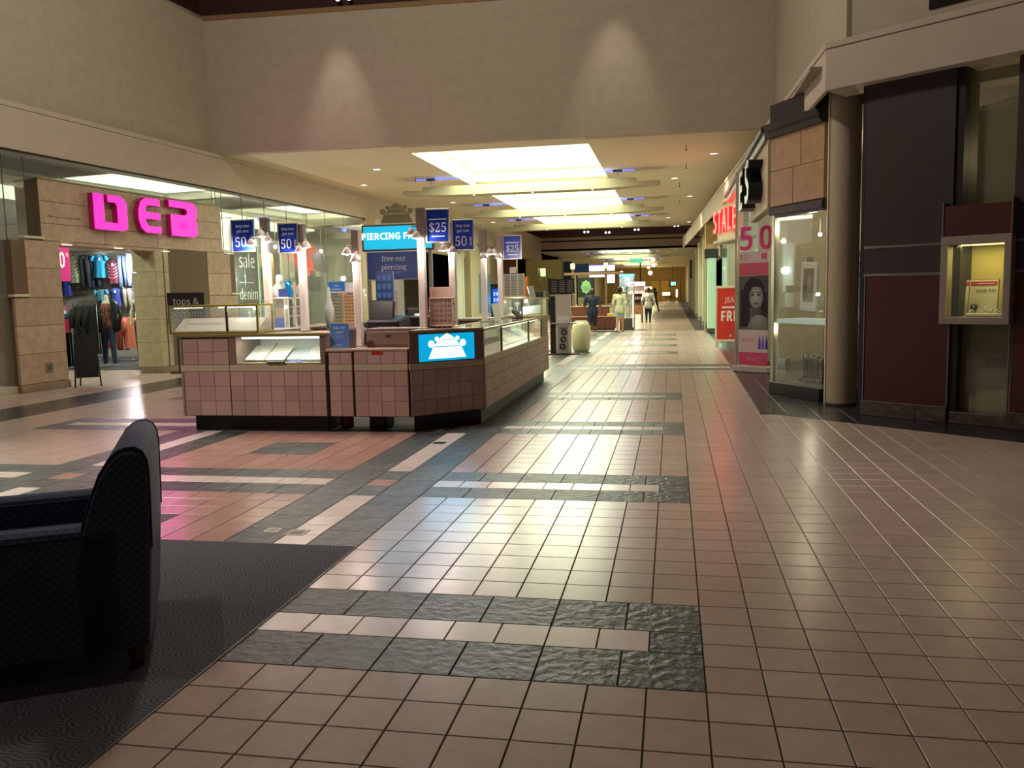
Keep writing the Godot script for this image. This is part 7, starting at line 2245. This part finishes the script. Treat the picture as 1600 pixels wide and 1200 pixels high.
	bx(tw, "tray", Vector3(0.02, 0.76, 0.12), Vector3(0.62, 0.025, 0.22), mat("8d928a", 0.4, 0.4), 0.005)
	bx(tw, "white_sheet", Vector3(0, 0.86, 0.153), Vector3(0.3, 0.17, 0.006), mat("d8d8d4", 0.5), 0.001)
	bx(tw, "side_panel", Vector3(-0.25, 0.73, -0.06), Vector3(0.14, 1.4, 0.3), mat("1a1a1a", 0.5), 0.01)
	bx(tw, "red_stripe", Vector3(0.16, 1.2, 0.153), Vector3(0.03, 0.4, 0.004), mat("c8b0a8", 0.5), 0)
	var lbz := ST()
	prism(lbz, idf, PackedVector2Array([Vector2(-0.34, 1.47), Vector2(0, 1.455), Vector2(0.29, 1.48), Vector2(0.28, 1.84), Vector2(0.2, 1.82), Vector2(-0.1, 1.82), Vector2(-0.3, 1.84), Vector2(-0.36, 1.86)]), 0.1, 0.15)
	obj("letter_board", lbz, mat("121214", 0.5), tw)
	for j in 7:
		for i in 3:
			bx(tw, "board_line", Vector3(-0.2 + i * 0.19, 1.77 - j * 0.042, 0.151), Vector3(0.13, 0.012, 0.003), mat("8a8a88", 0.6), 0)
	var bar := thing("cream_barrel", "cream rounded drum standing behind the advertising tower", "drum", at(Vector3(-2.38, 0, -18.2)))
	var bs := ST(true)
	lathe(bs, idf, [Vector2(0, 0), Vector2(0.17, 0), Vector2(0.22, 0.1), Vector2(0.24, 0.38), Vector2(0.22, 0.66), Vector2(0.17, 0.76), Vector2(0, 0.76)], 24)
	obj("drum", bs, mat("cfcda4", 0.5), bar)
	bx(bar, "lid", Vector3(0, 0.77, 0), Vector3(0.26, 0.02, 0.26), mat("e0deb8", 0.5), 0.008)
	var rb := thing("small_speaker_stand", "small black stand between the kiosk end and the advertising tower", "stand", at(Vector3(-3.35, 0, -18.6)))
	bx(rb, "post", Vector3(0, 0.35, 0), Vector3(0.05, 0.7, 0.05), mat("141414", 0.5), 0.008)
	bx(rb, "box", Vector3(0, 0.62, 0.05), Vector3(0.14, 0.16, 0.1), mat("141414", 0.5), 0.01)
	bx(rb, "base", Vector3(0, 0.015, 0), Vector3(0.4, 0.03, 0.4), mat("1c1c1c", 0.5), 0.006)
	brown_kiosk()
	# goods cart
	var ct := thing("goods_cart", "open cart with lit shelves of small goods under a red and white lit header", "cart", at(Vector3(-1.85, 0, -38.2)))
	bx(ct, "drawer_body", Vector3(0, 0.6, 0), Vector3(0.7, 0.42, 0.6), mat("8a5a30", 0.5), 0.01)
	for q in [[-0.3, 0.22], [0.3, 0.22], [-0.3, -0.22], [0.3, -0.22]]:
		bx(ct, "leg", Vector3(q[0], 0.2, q[1]), Vector3(0.06, 0.4, 0.06), mat("2c2420", 0.5), 0.008)
	bx(ct, "back", Vector3(0, 1.25, -0.2), Vector3(0.8, 0.9, 0.06), mat("6a4a38", 0.6), 0.006)
	for j in 3:
		bx(ct, "shelf", Vector3(0, 0.86 + j * 0.26, 0), Vector3(0.8, 0.025, 0.4), mat("7a5238", 0.5), 0.003)
		var s := ST()
		for i in 9:
			cbox(s, at(Vector3(-0.34 + i * 0.085, 0.92 + j * 0.26, 0.08)), Vector3(0.06, 0.08 + 0.03 * (i % 3), 0.08), 0.01)
		stuff(obj("goods", s, mat(["2a2224", "6a5a58", "c9bdb0"][j], 0.4), ct))
	bx(ct, "header", Vector3(0, 1.84, 0.1), Vector3(0.9, 0.2, 0.1), glow("e8ecff", 1.3), 0.01)
	bx(ct, "red_patch", Vector3(-0.14, 1.81, 0.155), Vector3(0.26, 0.1, 0.006), glow("ff3a4a", 1.2), 0.004)
	for x in [-0.42, 0.42]:
		bx(ct, "post", Vector3(x, 1.3, 0.1), Vector3(0.04, 1.1, 0.04), mat("b8b8b4", 0.4, 0.5), 0.006)
	omni("cart_light", Vector3(0, 1.6, 0.5), Color("fff0e4"), 0.9, 0.06, ct)
	# lit shop signs across the far court
	var ls := thing("lit_shop_sign", "bright pinkish white lit shop sign above the brown kiosk", "sign", at(Vector3(-5.6, 2.75, -64.8)))
	bx(ls, "upper_panel", Vector3(0, 0.62, 0), Vector3(2.0, 0.42, 0.2), glow("fff0ff", 1.8), 0.02)
	bx(ls, "lower_panel", Vector3(0, 0.1, 0), Vector3(2.0, 0.34, 0.2), glow("fff4ff", 1.8), 0.02)
	bx(ls, "side_panel", Vector3(0.65, -0.3, 0), Vector3(0.7, 0.5, 0.2), glow("fff4ff", 1.5), 0.02)
	bx(ls, "support", Vector3(-0.7, -1.4, -0.1), Vector3(0.2, 2.7, 0.15), mat("3a3430", 0.6), 0.01)
	bx(ls, "purple_edge", Vector3(0, 0.86, 0.02), Vector3(2.0, 0.06, 0.2), glow("6a5aff", 1.4), 0.01)
	var gl := thing("green_skylight", "pale green lit panel over the far shops beyond the brown kiosk", "light", at(Vector3(-2.9, 3.6, -64.9)))
	bx(gl, "panel", Vector3(0, 0.3, 0), Vector3(1.0, 0.36, 0.1), glow("7affc8", 0.7), 0.02)
	bx(gl, "post", Vector3(0.3, -1.7, -0.1), Vector3(0.1, 3.7, 0.1), mat("5a4a38", 0.6), 0.01)
	for i in 3:
		var lp := thing("pendant_lamp", "warm white globe lamp above the far carts, " + ["over the woman in shorts", "over the woman in the grey jacket", "small, by the end wall"][i], "lamp", at([Vector3(-3.2, 2.62, -50), Vector3(-1.6, 2.72, -56), Vector3(-2.4, 1.75, -80)][i]))
		lamp(lp, Vector3(), [0.14, 0.16, 0.16][i], glow("fff0d0", 3.0))
		bx(lp, "rod", Vector3(0, 1.2, 0), Vector3(0.02, 2.2, 0.02), mat("6a6050", 0.5), 0.002)
	# people walking away
	person("person in a navy shirt and dark shorts walking away past the brown kiosk", Vector3(-2.93, 0, -27.3), 0.1, 1.62, {"skin": "6a4a3a", "top": "171c34", "legs": "14172a", "shoe": "c9ccd4", "hair": "2a1a12", "sleeve": 1, "leg_cut": 1.0, "shin_cut": 0.35, "stride": 0.09, "build": 1.15, "long_top": 1})
	person("woman in a pale jacket and light denim shorts walking barelegged beside the brown kiosk", Vector3(-2.04, 0, -28.7), -0.1, 1.66, {"skin": "b07a4c", "top": "b5b494", "legs": "8f9ca4", "shoe": "a8784c", "hair": "17120e", "sleeve": 2, "leg_cut": 0.7, "stride": 0.04, "long_top": 1, "bun": 1})
	person("woman in a light grey jacket and black trousers, a strap across her back", Vector3(-1.25, 0, -37.9), 0.0, 1.66, {"skin": "9a7458", "top": "a3a094", "legs": "121214", "shoe": "141414", "hair": "16110e", "sleeve": 2, "slim": 1, "stride": 0.02, "build": 1.12, "long_top": 1, "strap": "2a2826", "bun": 1})
	person("small distant person in dark clothes striding beyond the woman in the grey jacket", Vector3(-1.42, 0, -62.0), -0.8, 1.7, {"skin": "8a6448", "top": "22222c", "legs": "2a2c3c", "shoe": "141414", "hair": "1a1410", "sleeve": 2, "stride": 0.16})
	person("shop assistant in a white blouse with tan straps behind the kiosk counter", Vector3(-4.77, 0.012, -8.3), -0.55, 1.62, {"skin": "a87c62", "top": "dcd4d8", "legs": "1c181a", "shoe": "141414", "hair": "2c1a16", "sleeve": 2, "lean": 0.03, "strap": "6a5248", "tucked": 1, "reach": 1})

func brown_kiosk():
	var idf := Transform3D()
	var t := thing("brown_kiosk", "brown panelled kiosk with a glass tower and a dark green leaf board behind the walkers", "kiosk", at(Vector3(-3.1, 0, -29.6)))
	var br := mat("5a2c1c", 0.5)
	bx(t, "kick_strip", Vector3(0, 0.035, 0.42), Vector3(1.66, 0.03, 0.02), mat("c9c4bc", 0.3, 0.5), 0.003)
	bx(t, "plinth", Vector3(0, 0.05, 0.1), Vector3(1.6, 0.1, 0.6), mat("191412", 0.5), 0.004)
	for i in 9:
		bx(t, "front_panel", Vector3(-0.74 + i * 0.185, 0.32, 0.4), Vector3(0.178, 0.44, 0.03), br, 0.004)
	bx(t, "lower_body", Vector3(0, 0.32, 0.0), Vector3(1.66, 0.44, 0.76), mat("47231a", 0.5), 0.004)
	bx(t, "lower_top", Vector3(0, 0.56, 0.02), Vector3(1.72, 0.035, 0.84), mat("8d6a4c", 0.4), 0.006)
	bx(t, "upper_body", Vector3(-0.12, 0.75, -0.2), Vector3(1.4, 0.36, 0.4), br, 0.004)
	for i in 6:
		bx(t, "upper_panel", Vector3(-0.68 + i * 0.225, 0.75, 0.01), Vector3(0.218, 0.34, 0.02), mat("643222", 0.5), 0.003)
	bx(t, "upper_top", Vector3(-0.12, 0.945, -0.2), Vector3(1.48, 0.03, 0.5), mat("b59a5c", 0.4), 0.006)
	bx(t, "yellow_tray", Vector3(0.66, 0.63, 0.1), Vector3(0.24, 0.1, 0.3), mat("c8a838", 0.5), 0.01)
	for x in [-0.82, 0.46]:
		bx(t, "post", Vector3(x, 1.46, -0.35), Vector3(0.09, 1.9, 0.09), mat("6a4e34", 0.5), 0.008)
		bx(t, "post_lamp", Vector3(x, 2.5, -0.35), Vector3(0.16, 0.22, 0.16), glow("e8f0b8", 1.0), 0.02)
	bx(t, "canopy_beam", Vector3(0.0, 2.2, -0.3), Vector3(2.3, 0.09, 0.1), mat("7d5a3a", 0.5), 0.008)
	bx(t, "leaf_board", Vector3(-0.3, 1.68, -0.25), Vector3(0.62, 0.76, 0.03), mat("131a0e", 0.5), 0.004)
	var lf := PackedVector2Array()
	for i in 16:
		lf.append(Vector2(-0.3, 1.7) + Vector2.from_angle(TAU * i / 16) * Vector2(0.2, 0.27) * (1.0 if i % 2 == 0 else 0.86))
	var s := ST()
	prism(s, idf, lf, -0.234, -0.228)
	obj("leaf_print", s, mat("86b878", 0.6), t)
	for i in 4:
		bx(t, "leaf_vein", Vector3(-0.38 + i * 0.055, 1.63, -0.226), Vector3(0.016, 0.22, 0.003), mat("16240f", 0.6), 0, Vector3(0, 0, 0.4 - i * 0.12))
	bx(t, "scale", Vector3(-0.2, 1.02, -0.15), Vector3(0.34, 0.12, 0.2), mat("1d1a18", 0.5), 0.02)
	for j in 2:
		for i in 5:
			bx(t, "jar", Vector3(-0.66 + i * 0.12, 0.99 + j * 0.0, -0.05), Vector3(0.08, 0.06, 0.1), mat(["d8d0bc", "8a8a80", "c9c4b0", "a09a8c", "e0dcd0"][i], 0.4), 0.01)
	var g := glass_case("glass_tower", "tall glass display tower with a blue lit head beside the brown kiosk", at(Vector3(-2.14, 0.45, -30.2)), 0.56, 1.6, 0.4, mat("c0c4bc", 0.35, 0.5), [0.28])
	bx(g, "blue_head", Vector3(0.28, 1.66, -0.2), Vector3(0.58, 0.1, 0.42), glow("7ac8ff", 1.2), 0.01)
	bx(g, "cabinet", Vector3(0.28, -0.22, -0.2), Vector3(0.56, 0.45, 0.4), mat("4a4036", 0.5), 0.006)
	for y in [0.55, 1.05]:
		bx(g, "shelf", Vector3(0.28, y, -0.2), Vector3(0.5, 0.014, 0.36), mat("c9d4d0", 0.3), 0.002)
		for i in 3:
			bx(g, "box", Vector3(0.12 + i * 0.16, y + 0.09, -0.2), Vector3(0.1, 0.16, 0.1), mat(["d8d4c8", "6a6a70", "b0a890"][i], 0.5), 0.008)
	bx(g, "lit_edge", Vector3(0.52, 0.3, 0.004), Vector3(0.03, 1.3, 0.014), glow("fff8e8", 1.4), 0.004)
	omni("tower_light", Vector3(0.28, 1.5, -0.2), Color("d8ecff"), 0.5, 0.05, g)
	var wm := thing("grey_mat", "dark round mat on the floor beside the glass tower", "mat", at(Vector3(-1.4, 0.0, -30.0)))
	var ms := ST(true)
	lathe(ms, idf, [Vector2(0, 0.016), Vector2(0.3, 0.016), Vector2(0.34, 0.0)], 24)
	obj("mat", ms, mat("3a3a36", 0.9), wm)
	bx(wm, "handle", Vector3(0.0, 0.02, 0.1), Vector3(0.1, 0.01, 0.04), mat("2a2a28", 0.8), 0.003)
